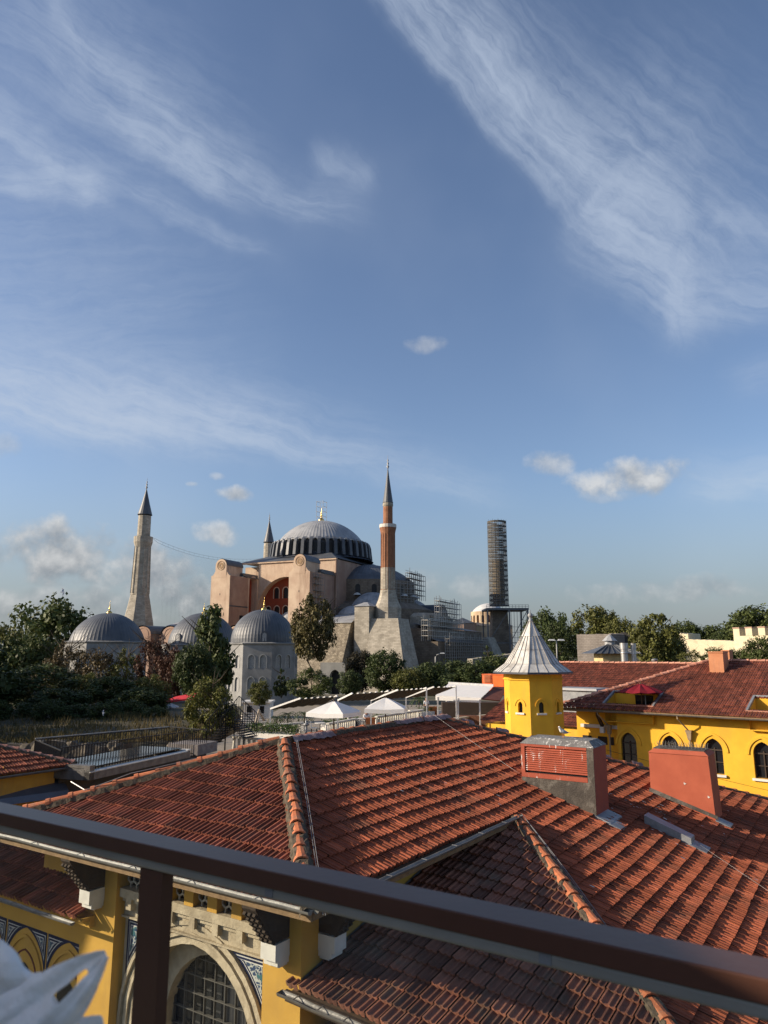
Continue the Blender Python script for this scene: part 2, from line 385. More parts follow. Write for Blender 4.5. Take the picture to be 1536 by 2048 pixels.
BLK = mat('black_iron', (0.025, 0.025, 0.028), None, 0.5, 6.0, 0.1, metal=0.4)
GOLD = mat('gilded_copper', (0.80, 0.55, 0.18), (0.62, 0.40, 0.12), 0.3, 6.0, 0.1, metal=0.9)
REDP = mat('red_oxide_paint', (0.36, 0.075, 0.040), (0.31, 0.06, 0.035), 0.7, 2.5, 0.12, 30, stain=(0.22, 0.055, 0.04), stain_amt=0.5, stain_scale=1.4, streak=True)
STEEL = mat('scaffold_steel', (0.30, 0.29, 0.27), None, 0.55, 3.0, 0.0, metal=0.3)
# ------------------------------------------------------------------ ground
g = MB(); g.add([(-3000, -200, -10), (3000, -200, -10), (3000, 5000, -10), (-3000, 5000, -10)], [(0, 1, 2, 3)])
GRD = mat('dry_ground', (0.16, 0.14, 0.10), (0.09, 0.085, 0.06), 0.95, 0.15, 0.5, 2.0, stain=(0.05, 0.065, 0.025), stain_amt=0.8, stain_scale=0.06)
tag(g.build('ground', GRD), kind='structure')

# ------------------------------------------------------------------ tiled roof faces
TPROF = [(0, .030), (.10, .030), (.17, .004), (.40, 0), (.46, .022), (.56, .022), (.62, 0), (.84, .004), (.91, .030)]
def tile_face(name, parent, mat_, P, amin, amax, b1, tw=0.225, row=0.36, lip=0.048, wave=0.02, b0=0.0, holes=(), seed=0, prof=TPROF, rib=1.0, thick=0.0):
    """P(a, b, h) -> point; a along the eave, b up the slope, h above the roof plane"""
    r = random.Random(seed); mb = MB(); n = len(prof)
    lo = min(amin(b0), amin(b1), amin((b0 + b1) / 2)); hi = max(amax(b0), amax(b1), amax((b0 + b1) / 2))
    nr = int(math.ceil((b1 - b0) / row))
    ncol = int((hi - lo) / tw) + 2
    for j in range(nr):
        bb = b0 + j * row; off = 0.5 * tw * (j % 2) if rib > 1.5 else 0.0
        for i in range(ncol):
            a = lo + i * tw - off; bm_ = min(bb + row * 0.5, b1)
            l_, h_ = amin(bm_) - 0.02, amax(bm_) + 0.02
            if a + tw < l_ or a > h_: continue
            if any(x0 < a + tw / 2 < x1 and y0 < bm_ < y1 for (x0, x1, y0, y1) in holes): continue
            dj = r.gauss(0, .004); dh = r.gauss(0, .004); sk = r.gauss(0, .003)
            top = min(bb + row + 0.04, b1 + 0.02)
            vs = []
            for (fx, fh) in prof:
                x = min(max(a + fx * tw, l_), h_)
                w1 = mnoise.noise((x * .45 + seed, bb * .3, seed * 1.7)); w2 = mnoise.noise((x * .35, bb * .8 + 7, seed * 2.3))
                hh = lip + dh + fh * rib + w1 * wave
                yb = bb + dj + sk * fx + w2 * wave * 1.6
                vs.append((x, yb, hh))
            k = len(vs)
            pts = [P(x, y, h) for (x, y, h) in vs] + [P(x, top, h - lip * 0.75) for (x, y, h) in vs] + [P(x, y + 0.012, h - lip - 0.028 * rib) for (x, y, h) in vs]
            fs = [(q, q + 1, k + q + 1, k + q) for q in range(k - 1)] + [(q, 2 * k + q, 2 * k + q + 1, q + 1) for q in range(k - 1)]
            mb.add(pts, fs, r.random() ** 1.3)
    o = mb.build(name, mat_, parent, recalc=False)
    return o
def caps(name, parent, mat_, p0, p1, rad_=0.115, step=0.36, seed=0, lift=0.03, mortar=True, flange=True, drop=0.05):
    r = random.Random(seed); mb = MB(); p0, p1 = Vector(p0), Vector(p1); d = p1 - p0; L = d.length; dn = d.normalized()
    side = dn.cross(Vector((0, 0, 1))).normalized(); up = side.cross(dn).normalized()
    n = int(L / step); N = 6
    for i in range(n):
        jit = side * r.gauss(0, .008) + up * r.gauss(0, .006)
        q0 = p0 + dn * (i * step) + up * (lift - drop) + jit; q1 = q0 + dn * (step * 1.08) + up * 0.012 + side * r.gauss(0, .006)
        rings = [(0, rad_ * 0.88), (0.82, rad_ * 1.0), (0.82, rad_ * 1.12 if flange else rad_), (1.0, rad_ * 1.14 if flange else rad_ * 1.02), (1.0, rad_ * 0.9)]
        vs = []
        for (t, rr) in rings:
            c = q0.lerp(q1, t)
            for k in range(N + 1):
                th = math.pi * k / N
                vs.append(c + side * (rr * 1.05 * math.cos(th)) + up * (rr * (0.98 * math.sin(th)) - 0.01))
        fs = [(a * (N + 1) + k, a * (N + 1) + k + 1, (a + 1) * (N + 1) + k + 1, (a + 1) * (N + 1) + k) for a in range(len(rings) - 1) for k in range(N)]
        mb.add(vs, fs, r.random())
    o = mb.build(name, mat_, parent, recalc=False)
    if mortar:
        mm = MB(); m = int(L / 0.09); vs = []; fs = []
        for i in range(m + 1):
            c = p0 + dn * (L * i / m)
            for k, (x, z) in enumerate([(-1.55, -.06), (-1.1, .035), (-.6, .05), (.6, .05), (1.1, .035), (1.55, -.06)]):
                f = 1 + 0.28 * mnoise.noise((i * .7 + seed * 9, k * 3.1, 1))
                vs.append(c + side * (x * rad_ * f) + up * (z * (1 + .7 * mnoise.noise((i * .9, k * 2.0, seed + 5))) + 0.018 - drop * .4))
        for i in range(m):
            for k in range(5): fs.append((i * 6 + k, i * 6 + k + 1, (i + 1) * 6 + k + 1, (i + 1) * 6 + k))
        mm.add(vs, fs); mm.build('mortar_bed', MORT, o, recalc=False)
    return o

# ------------------------------------------------------------------ foreground yellow building (frame: s away along d2, r right along -d1)
d1 = Vector((-.834, .552, 0)); d2 = Vector((.552, .834, 0)); A0 = Vector((-2.13, 16, 0))
def RF(p): return A0 + d2 * p[0] - d1 * p[1] + Vector((0, 0, p[2]))
def srz(px, py, s):
    P = onpl(px, py, RF((s, 0, 0)), d2); q = P - A0
    return q.dot(d2), -q.dot(d1), P.z
ZR = -1.87; TP = 0.354; EV = 4.17; ZE = ZR - TP * EV; SB = 6.75
th = math.atan(TP); ct, st_ = math.cos(th), math.sin(th)
hotel = thing('tiled_roof_building', 'yellow building with weathered orange tile roofs just below the terrace railing', 'building', RF((0, 0, -10)))
# right slope: a = s, b = slope distance up from r = 11.6
RB = 11.6; bmax = RB / ct
def P_right(a, b, h):
    r = RB - b * ct
    return RF((a, r - h * -st_, ZR - TP * r + h * ct))
rr_ = lambda b: RB - b * ct
def amin_r(b):
    r = rr_(b)
    return -r if r <= EV else 2.4 - (r - EV) / 0.94
amax_r = lambda b: SB + rr_(b) * 1.0
tile_face('roof', hotel, TIL, P_right, amin_r, amax_r, bmax, wave=0.03, seed=1, row=0.335)
# front hip slope: a = r, b up from the eave
bF = EV / ct
def P_front(a, b, h):
    q = EV - b * ct
    return RF((-q - h * st_, a, ZR - TP * q + h * ct))
tile_face('roof', hotel, TILM, P_front, lambda b: -(EV - b * ct), lambda b: EV - b * ct, bF, wave=0.012, seed=2, row=0.36)
# lower hip slope of the side wing
TP2 = 0.333; th2 = math.atan(TP2); c2, s2 = math.cos(th2), math.sin(th2); PE = 6.0; b2 = PE / c2
def zlow(p, r):
    zw_, zh_, rh = ZE + .03 - .21 * p, ZE - TP2 * p, EV + .94 * p
    return zw_ + (zh_ - zw_) * max(0, min(1.05, (r - 3.45) / (rh - 3.45))) ** 1.6
def P_low(a, b, h):
    p = PE - b * c2
    return RF((2.4 - p - h * .25, a, zlow(p, a) + h * .97))
tile_face('roof', hotel, TILO, P_low, lambda b: 3.42 if b > 1.0 else 3.3, lambda b: EV + 0.94 * (PE - b * c2), b2, wave=0.02, seed=3, row=0.325, tw=0.225)
# hidden slopes (left and back): plain tile sheets
k = MB(RF)
k.quad((0, 0, ZR), (SB, 0, ZR), (SB + EV, -EV, ZE), (-EV, -EV, ZE))
k.build('roof', TILM, hotel)
k = MB(RF); k.quad((SB, 0, ZR), (SB + 12, 12, ZR - TP * 12), (SB + 12, -EV, ZR - TP * 12), (SB + EV, -EV, ZE)); k.build('roof', TILM, hotel)
# roof undersides so that no light leaks through the tiles
k = MB(RF)
k.poly([(0, 0, ZR - .03), (SB, 0, ZR - .03), (SB + RB, RB, ZR - TP * RB - .03), (2.4 - (RB - EV) / .94, RB, ZR - TP * RB - .03), (2.4, EV, ZE - .03), (-EV, EV, ZE - .03)])
k.poly([(0, 0, ZR - .03), (-EV, EV, ZE - .03), (-EV, -EV, ZE - .03)])
zl = zlow(PE, 3.4) - .06
k.poly([(2.4, EV, ZE - .03), (2.4, 3.4, ZE - .03), (2.4 - PE, 3.35, zl), (2.4 - PE, EV + .94 * PE, ZE - TP2 * PE - .06)])
k.build('roof_deck', mat('old_roof_boards', (0.10, 0.065, 0.04), None, 0.9, 6), hotel, recalc=False)
# ridge and hip caps
caps('hip_cap', hotel, CAPM, RF((-.05, .05, ZR + .06)), RF((-EV - .05, EV + .05, ZE + .06)), 0.102, 0.37, 11)
caps('hip_cap', hotel, CAPM, RF((-.05, -.05, ZR + .05)), RF((-EV, -EV, ZE + .07)), 0.09, 0.42, 12, drop=0.0)
caps('hip_cap', hotel, CAPM, RF((2.42, EV + .02, ZE + .05)), RF((2.4 - 6.2, EV + 6.2 * .94, ZE - TP2 * 6.2 + .05)), 0.102, 0.40, 13)
caps('ridge_cap', hotel, CAPM, RF((.1, 0, ZR + .06)), RF((SB + .2, 0, ZR + .06)), 0.085, 0.40, 14, drop=0.04)
caps('hip_cap', hotel, CAPM, RF((SB, 0, ZR + .03)), RF((SB + RB, RB, ZR - TP * RB + .03)), 0.09, 0.42, 15, drop=0.03)
def blob_strip(mb, p0, p1, w, seed, n=24, h=0.05):
    p0, p1 = Vector(p0), Vector(p1); dn = (p1 - p0).normalized(); sd = dn.cross(Vector((0, 0, 1))).normalized(); vs = []; fs = []
    for i in range(n + 1):
        c = p0.lerp(p1, i / n)
        for kx in range(6):
            x = (kx / 5 - .5) * 2; wv = w * (.75 + .5 * mnoise.noise((i * .45 + seed, kx * .3, 2)))
            vs.append(c + sd * (x * wv) + Vector((0, 0, h * (1 - x * x) + .035 * mnoise.noise((i * .6, kx * .9, seed)) - abs(x) * w * .33)))
    for i in range(n):
        for kx in range(5): fs.append((i * 6 + kx, i * 6 + kx + 1, (i + 1) * 6 + kx + 1, (i + 1) * 6 + kx))
    mb.add(vs, fs)
PMM = mat('purple_grey_mortar', (0.30, 0.20, 0.19), (0.22, 0.14, 0.135), 0.9, 6, 0.6, 30, stain=(0.4, 0.33, 0.31), stain_amt=.5, stain_scale=5)
def patch(*a):
    pm = MB(); blob_strip(pm, *a); pm.build('mortar_patch', PMM, hotel, True, recalc=False)
patch(RF((.15, .08, ZR + .09)), RF((1.5, .10, ZR + .09)), .20, 1)
patch(RF((4.2, .05, ZR + .10)), RF((5.6, .05, ZR + .10)), .15, 3)
patch(RF((5.7, .04, ZR + .10)), RF((SB + .3, .10, ZR + .09)), .2, 5)
for q in range(7):
    patch(RF((SB + .5 + q * .75, .45 + q * .75, ZR - TP * (.45 + q * .75) + .09)), RF((SB + .78 + q * .75, .7 + q * .75, ZR - TP * (.7 + q * .75) + .09)), .11, 7 + q, 6, .09)
# wires clipped along the hips
def wire(name, parent, pts, r, mat_, sag=0.0, n=10):
    mb = MB(); P = []
    for a, b in zip(pts[:-1], pts[1:]):
        a, b = Vector(a), Vector(b)
        for i in range(n):
            t = i / n; P.append(a.lerp(b, t) - Vector((0, 0, sag * 4 * t * (1 - t))))
    P.append(Vector(pts[-1])); mb.tube(P, r, 6); return mb.build(name, mat_, parent, True)
WIRE = mat('galvanised_wire', (0.30, 0.29, 0.28), None, 0.45, 5, 0, metal=.5)
for dd in (.17, .21):
    wire('wire', hotel, [RF((-.05 + .2, .05 + dd, ZR + .06)), RF((-2 + .1, 2 + dd + .05, ZR - TP * 2 + .05)), RF((-EV, EV + dd + .04, ZE + .05))], .005, WIRE, -.01)
    wire('wire', hotel, [RF((2.5, EV + .1, ZE + .12)), RF((1.0 + .1, EV + 1.4 * .94 + dd, ZE - TP * 1.5 + .09)), RF((-3.0 + .1, EV + 5.3 * .94 + dd, ZE - TP * 5.5 + .09))], .006, WIRE, -.01)
wire('wire', hotel, [RF((SB - .6, 0, ZR + .25)), RF((4.9, 3.28, ZR - TP * 3.28 + .15))], .0032, WIRE, .01)
wire('wire', hotel, [RF((6.2, 6.9, -4.2)), RF((4.6, 9.5, ZR - TP * 9.5 + .1))], .0032, WIRE, .0)
wire('wire', hotel, [RF((.1, -.1, ZR + .12)), RF((-2.2, -2.1, ZR - TP * 2 + .2)), RF((-3.6, -3.6, ZE + .30))], .009, WIRE, .02)
k = MB(); a = RF((-2.75, -2.75, ZR - TP * 2.7 + .14)); k.tube([a, a + d1 * .5 + Vector((0, 0, .12))], .012, 6); k.build('wire_arm', WIRE, hotel)
wire('wire', hotel, [RF((SB + 3.0, 2.9, ZR - TP * 3 + .35)), RF((SB + 7.5, 7.4, ZR - TP * 7.4 + .3)), RF((SB + 11, 11, ZR - TP * 11 + .3))], .006, BLK, .03)
# walls
F0 = lambda s0: (lambda x, dd, z: (s0 + dd, x, z))
w = MB(RF)
w.box(-2.5, SB + 3, -3.4, 3.45, -10, -3.405); w.box(-3.1, -2.501, -3.4, -1.581, -10, -3.405)
w.box(-3.1, SB + 9, 3.46, 10.5, -10, -5.25)
w.box(-2.2, 1, -8, -3.41, -10, -4.2)
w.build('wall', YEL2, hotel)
pil = MB(RF); pil.box(-3.47, -2.501, 2.74, 3.452, -10, -3.403); pil.box(-3.47, -2.501, -1.58, -0.66, -10, -3.403); pil.build('pilaster', YEL2, hotel)
# portal: stone wall with the big arch
pw = MB(RF); glass = MB(RF); F = F0(-3.24)
CXR = 1.05
wall_open(pw, F, -0.66, 2.74, -10, -4.42, [(CXR, 1.36, -10, -6.02, 'pointed', 1.06)], .34)
F2 = F0(-2.9 + .002); wall_open(pw, F2, CXR - 1.5, CXR + 1.5, -10, -4.3, [(CXR + .02, 1.0, -10, -6.0, 'pointed', 1.18)], .2)
pw.build('portal_wall', STN, hotel)
ar = MB(RF)
arch_ring(ar, F, CXR, 1.36, -6.02, 'pointed', 1.06, .10, -.015, .1, -8)
arch_ring(ar, F, CXR, 1.49, -6.02, 'pointed', 1.06, .05, -.055, .1, -8)
arch_ring(ar, F, CXR, 1.57, -6.02, 'pointed', 1.06, .035, -.03, .1, -8)
arch_ring(ar, F, CXR, 1.64, -6.02, 'pointed', 1.06, .06, -.07, .1, -8)
ar.build('arch_moulding', STN, hotel)
gl = MB(RF); gl.box(-2.64, -2.62, CXR - 1.1, CXR + 1.1, -9, -4.6); wnd = gl.build('arched_window', mat('dark_window_glass', (0.015, 0.017, 0.02), None, 0.08, 3, 0, spec=.6), hotel)
br = MB(RF)
for i in range(-4, 5): br.box(-2.75, -2.70, CXR + i * .235 - .007, CXR + i * .235 + .007, -9, -4.75)
for i in range(13): br.box(-2.752, -2.698, CXR - 1.05, CXR + 1.05, -8.0 + i * .27, -7.984 + i * .27)
br.build('window_grid', mat('grey_window_bars', (0.10, 0.095, 0.085), None, 0.6, 4), wnd)
cu = MB(RF); 
vs = []
for i in range(41): vs.append((-2.69 + .012 * math.sin(i * 2.1), CXR + .15 + i * .02, 0))
for z0, z1 in ((-9, -5.2),): cu.add([(p[0], p[1], z) for z in (z0, z1) for p in vs], [(i, i + 1, 42 + i, 41 + i) for i in range(40)])
cu.build('curtain', mat('grey_curtain', (0.09, 0.09, 0.09), None, .9, 3), wnd, recalc=False)
# stone frieze with corbels below the lattice windows
fr = MB(RF)
fr.box(-3.40, -3.0, -0.66, 2.74, -4.12, -3.98); fr.box(-3.33, -3.0, -0.66, 2.74, -4.20, -4.121)
fr.box(-3.28, -3.0, -0.66, 2.74, -4.42, -4.201)
fr.box(-3.34, -3.0, -0.66, 2.74, -4.45, -4.421)
for i in range(7):
    r0 = -.5 + i * .52; fr.box(-3.385, -3.2, r0, r0 + .13, -4.30, -4.122)
fr.build('stone_frieze', STN, hotel)
pr = MB(RF); lat = MB(RF); latb = MB(RF)
per = .53; r0 = -.66
latb.box(-3.18, -3.16, -.66, 2.74, -3.98, -3.41)
i = 0
r = -0.66
hexs = []
while r < 2.7:
    a, b = r + .0, r + .21
    if r > -.6: pr.box(-3.385, -3.182, a, b, -3.979, -3.405)
    wa, wb = (b if r > -.6 else r + .04), min(r + per, 2.74)
    if wb - wa < .1: break
    R6 = .088; hw_ = MB(RF); hexs.append(hw_)
    cz = -3.98
    for jj in range(6):
        for ii in range(-1, 4):
            cx = wa + ii * R6 * 1.732 + (R6 * .866 if jj % 2 else 0); cz = -3.96 + jj * R6 * 1.5
            pts = [(cx + R6 * math.sin(math.pi / 3 * q), cz + R6 * math.cos(math.pi / 3 * q)) for q in range(6)]
            for q in range(3):
                p, p2 = pts[q], pts[q + 1]
                if wa - .01 < (p[0] + p2[0]) / 2 < wb + .01 and -3.985 < (p[1] + p2[1]) / 2 < -3.42:
                    hw_.bar((-3.26, p[0], p[1]), (-3.26, p2[0], p2[1]), .022, .03)
    r += per
pr.build('window_pier', YEL2, hotel)
lw = latb.build('lattice_window', DARK, hotel); [h_.build('hexagon_grille', mat('plaster_grille', (0.48, 0.45, 0.38), None, .8, 4), lw) for h_ in hexs]
# blue and white tile panels
def tilework():
    m = bpy.data.materials.new('blue_tilework'); m.use_nodes = True; B = NB(m.node_tree); B.n.clear()
    P = B.node('ShaderNodeBsdfPrincipled'); O = B.node('ShaderNodeOutputMaterial'); pos = B.node('ShaderNodeNewGeometry').outputs['Position']
    wv = B.vm('ADD', pos, B.vm('SCALE', B.noise(pos, 5.0, 2, .5, out='Color'), .25))
    v = B.node('ShaderNodeTexVoronoi'); v.feature = 'DISTANCE_TO_EDGE'; B.put(v.inputs['Vector'], wv); v.inputs['Scale'].default_value = 11
    v2 = B.node('ShaderNodeTexVoronoi'); B.put(v2.inputs['Vector'], wv); v2.inputs['Scale'].default_value = 17
    e = B.m('SUBTRACT', 1.0, B.sstep(v.outputs['Distance'], .05, .11)); dsk = B.m('SUBTRACT', 1.0, B.sstep(v2.outputs['Distance'], .2, .3))
    c = B.mix(B.m('MAXIMUM', e, dsk), (0.03, 0.055, 0.12), (0.42, 0.45, 0.42)); c = B.mix(B.sstep(B.noise(pos, 9, 2), .55, .62), c, (0.04, 0.13, 0.15))
    B.put(P.inputs['Base Color'], c); P.inputs['Roughness'].default_value = .35; B.l.new(P.outputs[0], O.inputs[0]); return m
TW = tilework(); NAVY = mat('navy_tile', (0.012, 0.018, 0.06), None, .35, 5, 0); WTI = mat('white_tile', (0.62, 0.62, 0.58), None, .35, 5, 0)
def spandrel(parent, Fp, cx, hw, zs, k, x0, x1, ztop, d0=-.012, nm='tile_panel', zmin=-99):
    pts = arch_pts(cx, hw, zs, 'pointed', 14, k)
    for (mt, ins, dp) in ((NAVY, 0, d0), (WTI, .05, d0 - .006), (NAVY, .065, d0 - .010), (WTI, .095, d0 - .014), (TW, .11, d0 - .018)):
        mb = MB(RF); P2 = arch_pts(cx, hw + ins, zs, 'pointed', 14, k)
        for a, b in zip(P2[:-1], P2[1:]):
            xa, xb = max(min(a[0], x1 - ins), x0 + ins), max(min(b[0], x1 - ins), x0 + ins)
            if xb - xa < 1e-5: continue
            t = lambda x: a[1] + (b[1] - a[1]) * (x - a[0]) / (b[0] - a[0])
            za, zb = max(t(xa), zmin + ins), max(t(xb), zmin + ins)
            if min(za, zb) >= ztop - ins: continue
            mb.quad(Fp(xa, dp, min(za, ztop - ins)), Fp(xb, dp, min(zb, ztop - ins)), Fp(xb, dp, ztop - ins), Fp(xa, dp, ztop - ins))
        if ins == 0: root = mb.build(nm, mt, parent)
        else: mb.build('tile_border' if mt is not TW else 'tile_pattern', mt, root)
spandrel(hotel, F, CXR, 1.70, -6.02, 1.06, CXR, 2.66, -4.47, zmin=-6.4)
spandrel(hotel, F, CXR, 1.70, -6.02, 1.06, -.58, CXR, -4.47, zmin=-6.4)
# eaves: soffit, boards, gutters, brackets
WOOD = mat('dark_eave_timber', (0.060, 0.040, 0.026), (0.035, 0.024, 0.016), .8, 8, .3)
TAN = mat('eave_board', (0.26, 0.17, 0.09), (0.18, 0.115, 0.06), .8, 9, .3)
sf = MB(RF); sf.box(-4.16, -3.1, -4.16, 4.16, -3.40, -3.36); sf.box(-3.1, 2.4, 3.46, 4.14, -3.40, -3.36)
sf.build('soffit', TAN, hotel)
fb = MB(RF); fb.box(-4.20, -4.162, -4.2, 4.2, -3.41, -3.28); fb.box(-4.15, 2.35, 4.162, 4.2, -3.41, -3.28); fb.build('fascia_board', TAN, hotel)
GUTL = mat('dull_gutter', (0.24, 0.235, 0.22), (0.15, 0.145, 0.14), .5, 4.0, .2, 20, metal=.2)
def gutter(name, parent, p0, p1, rad_, out, mat_, n=2):
    """half round trough from p0 to p1; out = outward horizontal direction"""
    mb = MB(); p0, p1, out = Vector(p0), Vector(p1), Vector(out).normalized(); vs = []; fs = []; N = 8
    segs = 14
    for i in range(segs + 1):
        c = p0.lerp(p1, i / segs) + Vector((0, 0, .012 * mnoise.noise((i * .6, p0.x, 3))))
        for rr in (rad_, rad_ * .88):
            for q in range(N + 1):
                t = math.pi * q / N
                vs.append(c + out * (rr * math.cos(t)) - Vector((0, 0, rr * math.sin(t))))
    M = 2 * (N + 1)
    for i in range(segs):
        for q in range(N):
            fs.append((i * M + q, i * M + q + 1, (i + 1) * M + q + 1, (i + 1) * M + q))
            fs.append((i * M + N + 1 + q, i * M + N + 2 + q, (i + 1) * M + N + 2 + q, (i + 1) * M + N + 1 + q))
        fs.append((i * M, i * M + N + 1, (i + 1) * M + N + 1, (i + 1) * M)); fs.append((i * M + N, i * M + 2 * N + 1, (i + 1) * M + 2 * N + 1, (i + 1) * M + N))
    fs.append(tuple(range(N + 1))); fs.append(tuple(segs * M + q for q in range(N + 1)))
    mb.add(vs, fs)
    for i in range(1, 7):
        c = p0.lerp(p1, (i - .3) / 6.5); mb.bar(c + out * (rad_ + .004) + Vector((0, 0, .006)), c - out * (rad_) + Vector((0, 0, .012)), .02, .006)
    return mb.build(name, mat_, parent, True, recalc=False, auto=40)
gutter('gutter', hotel, RF((-4.27, 4.25, -3.25)), RF((-4.27, -4.3, -3.25)), .052, -d2, GUTL)
gutter('gutter', hotel, RF((-4.2, 4.28, -3.25)), RF((2.45, 4.28, -3.24)), .05, -d1, GUTL)
zz = ZE - TP2 * PE
zz = zlow(PE, 3.3); zz2 = zlow(PE, 6.0)
gutter('gutter', hotel, RF((2.4 - PE - .08, 3.25, zz - .03)), RF((2.4 - PE - .08, 6.0, zz2 - .03)), .065, -d2, GUT)
k = MB(RF); k.prism([(2.4 - PE - .02, 3.3, zz - .02), (2.4 - PE - .02, 3.3, zz - .16), (2.4 - PE - .02, 6, zz2 - .16), (2.4 - PE - .02, 6, zz2 - .02)], (.04, 0, 0)); k.build('fascia_board', WOOD, hotel)
k = MB(RF); k.add([(2.38, 3.30, ZE + .0), (2.38, 3.55, ZE + .02), (1.5, 3.6, ZE - .1), (1.5, 3.4, ZE - .1)], [(0, 1, 2, 3)])
k.add([(2.2, 3.47, ZE + .06), (2.2, 3.47, ZE - .1), (-3.47, 3.47, zz - .05), (-3.47, 3.47, zz + .10)], [(0, 1, 2, 3)]); k.build('flashing', GUT, hotel)
k = MB(RF); k.add([(2.5, EV + .05, ZE + .02), (2.35, EV - .12, ZE + .03), (1.9, EV - .5, ZE - .35), (2.0, EV - .05, ZE - .42)], [(0, 1, 2, 3)]); k.build('flashing', ZINC, hotel)
def bracket(sw, r0, dirs, z0=-4.0):
    """timber strut out to the eave on a white corbel; dirs: 'front' or 'side'"""
    T = (lambda o, x, z: (sw - o, r0 + x, z)) if dirs == 'front' else (lambda o, x, z: (r0 + x, sw + o, z))
    b = MB(RF)
    hw = .13
    prof = [(.0, z0 + .02), (.30, z0 + .02), (.72, -3.45), (.72, -3.41), (.30, -3.41), (.0, z0 + .30)]
    b.add([T(o, -hw, z) for o, z in prof] + [T(o, hw, z) for o, z in prof], [tuple(range(6)), tuple(range(6, 12))] + [(i, (i + 1) % 6, 6 + (i + 1) % 6, 6 + i) for i in range(6)])
    for xx in (-.09, 0, .09):
        for i in range(6):
            p = T(.28 + i * .07, xx, z0 + .0 + i * .085); q = T(.36 + i * .07, xx, z0 + .06 + i * .085); b.bar(p, q, .05, .04)
    o = b.build('eave_bracket', WOOD, hotel)
    c = MB(RF)
    for (o1, zt, zb, ww) in ((.30, z0 - .0, z0 - .22, .14), (.24, z0 - .22, z0 - .30, .13), (.17, z0 - .30, z0 - .34, .10)):
        lo_ = T(0, -ww, zb); hi_ = T(o1, ww, zt - .002)
        c.box(min(lo_[0], hi_[0]), max(lo_[0], hi_[0]), min(lo_[1], hi_[1]), max(lo_[1], hi_[1]), zb, zt - .002)
    c.build('corbel', WHT, o)
bracket(-3.47, 3.10, 'front'); bracket(-3.47, -1.12, 'front'); bracket(3.452, -2.95, 'side')
# right slope fittings: chimneys
def zroof(r): return ZR - TP * r
ch = MB(RF); s0, s1 = 4.85, 5.78; ra, rb = 3.30, 5.06
_, _, zt = srz(1041, 1483, s0); zt2 = srz(1184, 1500, s0)[2]; zt = (zt + zt2) / 2
side = MB(RF)
side.add([(s0, rb, zroof(rb) - .4), (s1, rb, zroof(rb) - .4), (s1, rb, zt), (s0, rb, zt)], [(0, 1, 2, 3)])
side.add([(s0, ra, zroof(ra) - .4), (s1, ra, zroof(ra) - .4), (s1, ra, zt), (s0, ra, zt)], [(0, 1, 2, 3)])
side.add([(s1, ra, zroof(rb) - .4), (s1, rb, zroof(rb) - .4), (s1, rb, zt), (s1, ra, zt)], [(0, 1, 2, 3)])
CHM = side.build('chimney', REDP, hotel)
zl0, zl1 = zt - .62, zt - .06
fr_ = MB(RF)
# front frame (red) and cement foot
fr_.box(s0 - .01, s0 + .06, ra, ra + .09, zl0 - .14, zt); fr_.box(s0 - .012, s0 + .06, ra + .09, rb - .16, zl1, zt); fr_.box(s0 - .015, s0 + .06, ra + .09, rb - .16, zl0 - .14, zl0 - .04)
fr_.build('louvre_frame', REDP, CHM)
sl = MB(RF)
for i in range(11):
    z = zl0 + .02 + i * (zl1 - zl0 - .03) / 11
    sl.add([(s0 + .005, ra + .09, z), (s0 + .005, rb - .16, z), (s0 + .06, rb - .16, z + .062), (s0 + .06, ra + .09, z + .062), (s0 + .005, ra + .09, z - .008), (s0 + .005, rb - .16, z - .008)], [(0, 1, 2, 3), (0, 1, 5, 4)])
sl.build('louvre_slats', REDP, CHM)
k = MB(RF); k.quad((s0 + .065, ra, zl0 - .14), (s0 + .065, rb, zl0 - .14), (s0 + .065, rb, zt), (s0 + .065, ra, zt)); k.build('vent_void', DARK, CHM)
DCEM = mat('dirty_cement', (0.095, 0.080, 0.066), (0.055, 0.047, 0.04), .9, 4, .5, 25, stain=(0.26, 0.235, 0.20), stain_amt=.5, stain_scale=3.2)
k = MB(RF); k.box(s0 - .008, s0 + .062, rb - .16, rb - .001, zl0 - .3, zt); 
k.add([(s0 - .004, ra, zroof(ra) - .3), (s0 - .004, rb - .161, zroof(rb) - .3), (s0 - .004, rb - .161, zl0 - .141), (s0 - .004, ra, zl0 - .141)], [(0, 1, 2, 3)])
k.add([(s0 - .007, rb - .16, zroof(rb) - .3), (s0 - .007, rb - .001, zroof(rb) - .3), (s0 - .007, rb - .001, zl0 - .301), (s0 - .007, rb - .16, zl0 - .301)], [(0, 1, 2, 3)])
k.build('cement_foot', DCEM, CHM)
def chamfer_top(s0, s1, r0, r1, z0, h, ins, cap_m, side_m, parent):
    a = MB(RF); a.frus(s0 - .02, s1 + .02, r0 - .02, r1 + .02, z0, s0 + ins, s1 - ins, r0 + ins, r1 - ins, z0 + h)
    o = a.build('chimney_cap', side_m, parent)
    return o
def dropmat(name, base, white=0.5, thr=.60):
    m = mat(name, *base); B = NB(m.node_tree)
    P = [n for n in B.n if n.type == 'BSDF_PRINCIPLED'][0]; lk = P.inputs['Base Color'].links[0].from_socket
    pos = B.node('ShaderNodeNewGeometry').outputs['Position']
    n1 = B.noise(B.vm('MULTIPLY', pos, (1, 1, .12)), 16, 3, .6); n2 = B.noise(pos, 3.0, 2, .5)
    f = B.m('MULTIPLY', B.sstep(n1, thr, thr + .06), B.sstep(n2, .45, .6))
    B.put(P.inputs['Base Color'], B.mix(B.m('MULTIPLY', f, white), lk, (0.72, 0.70, 0.66))); return m
CAPC = dropmat('fouled_cement', ((0.20, 0.195, 0.185), (0.13, 0.125, 0.12), .9, 5.0, .4, 25), .6, .55)
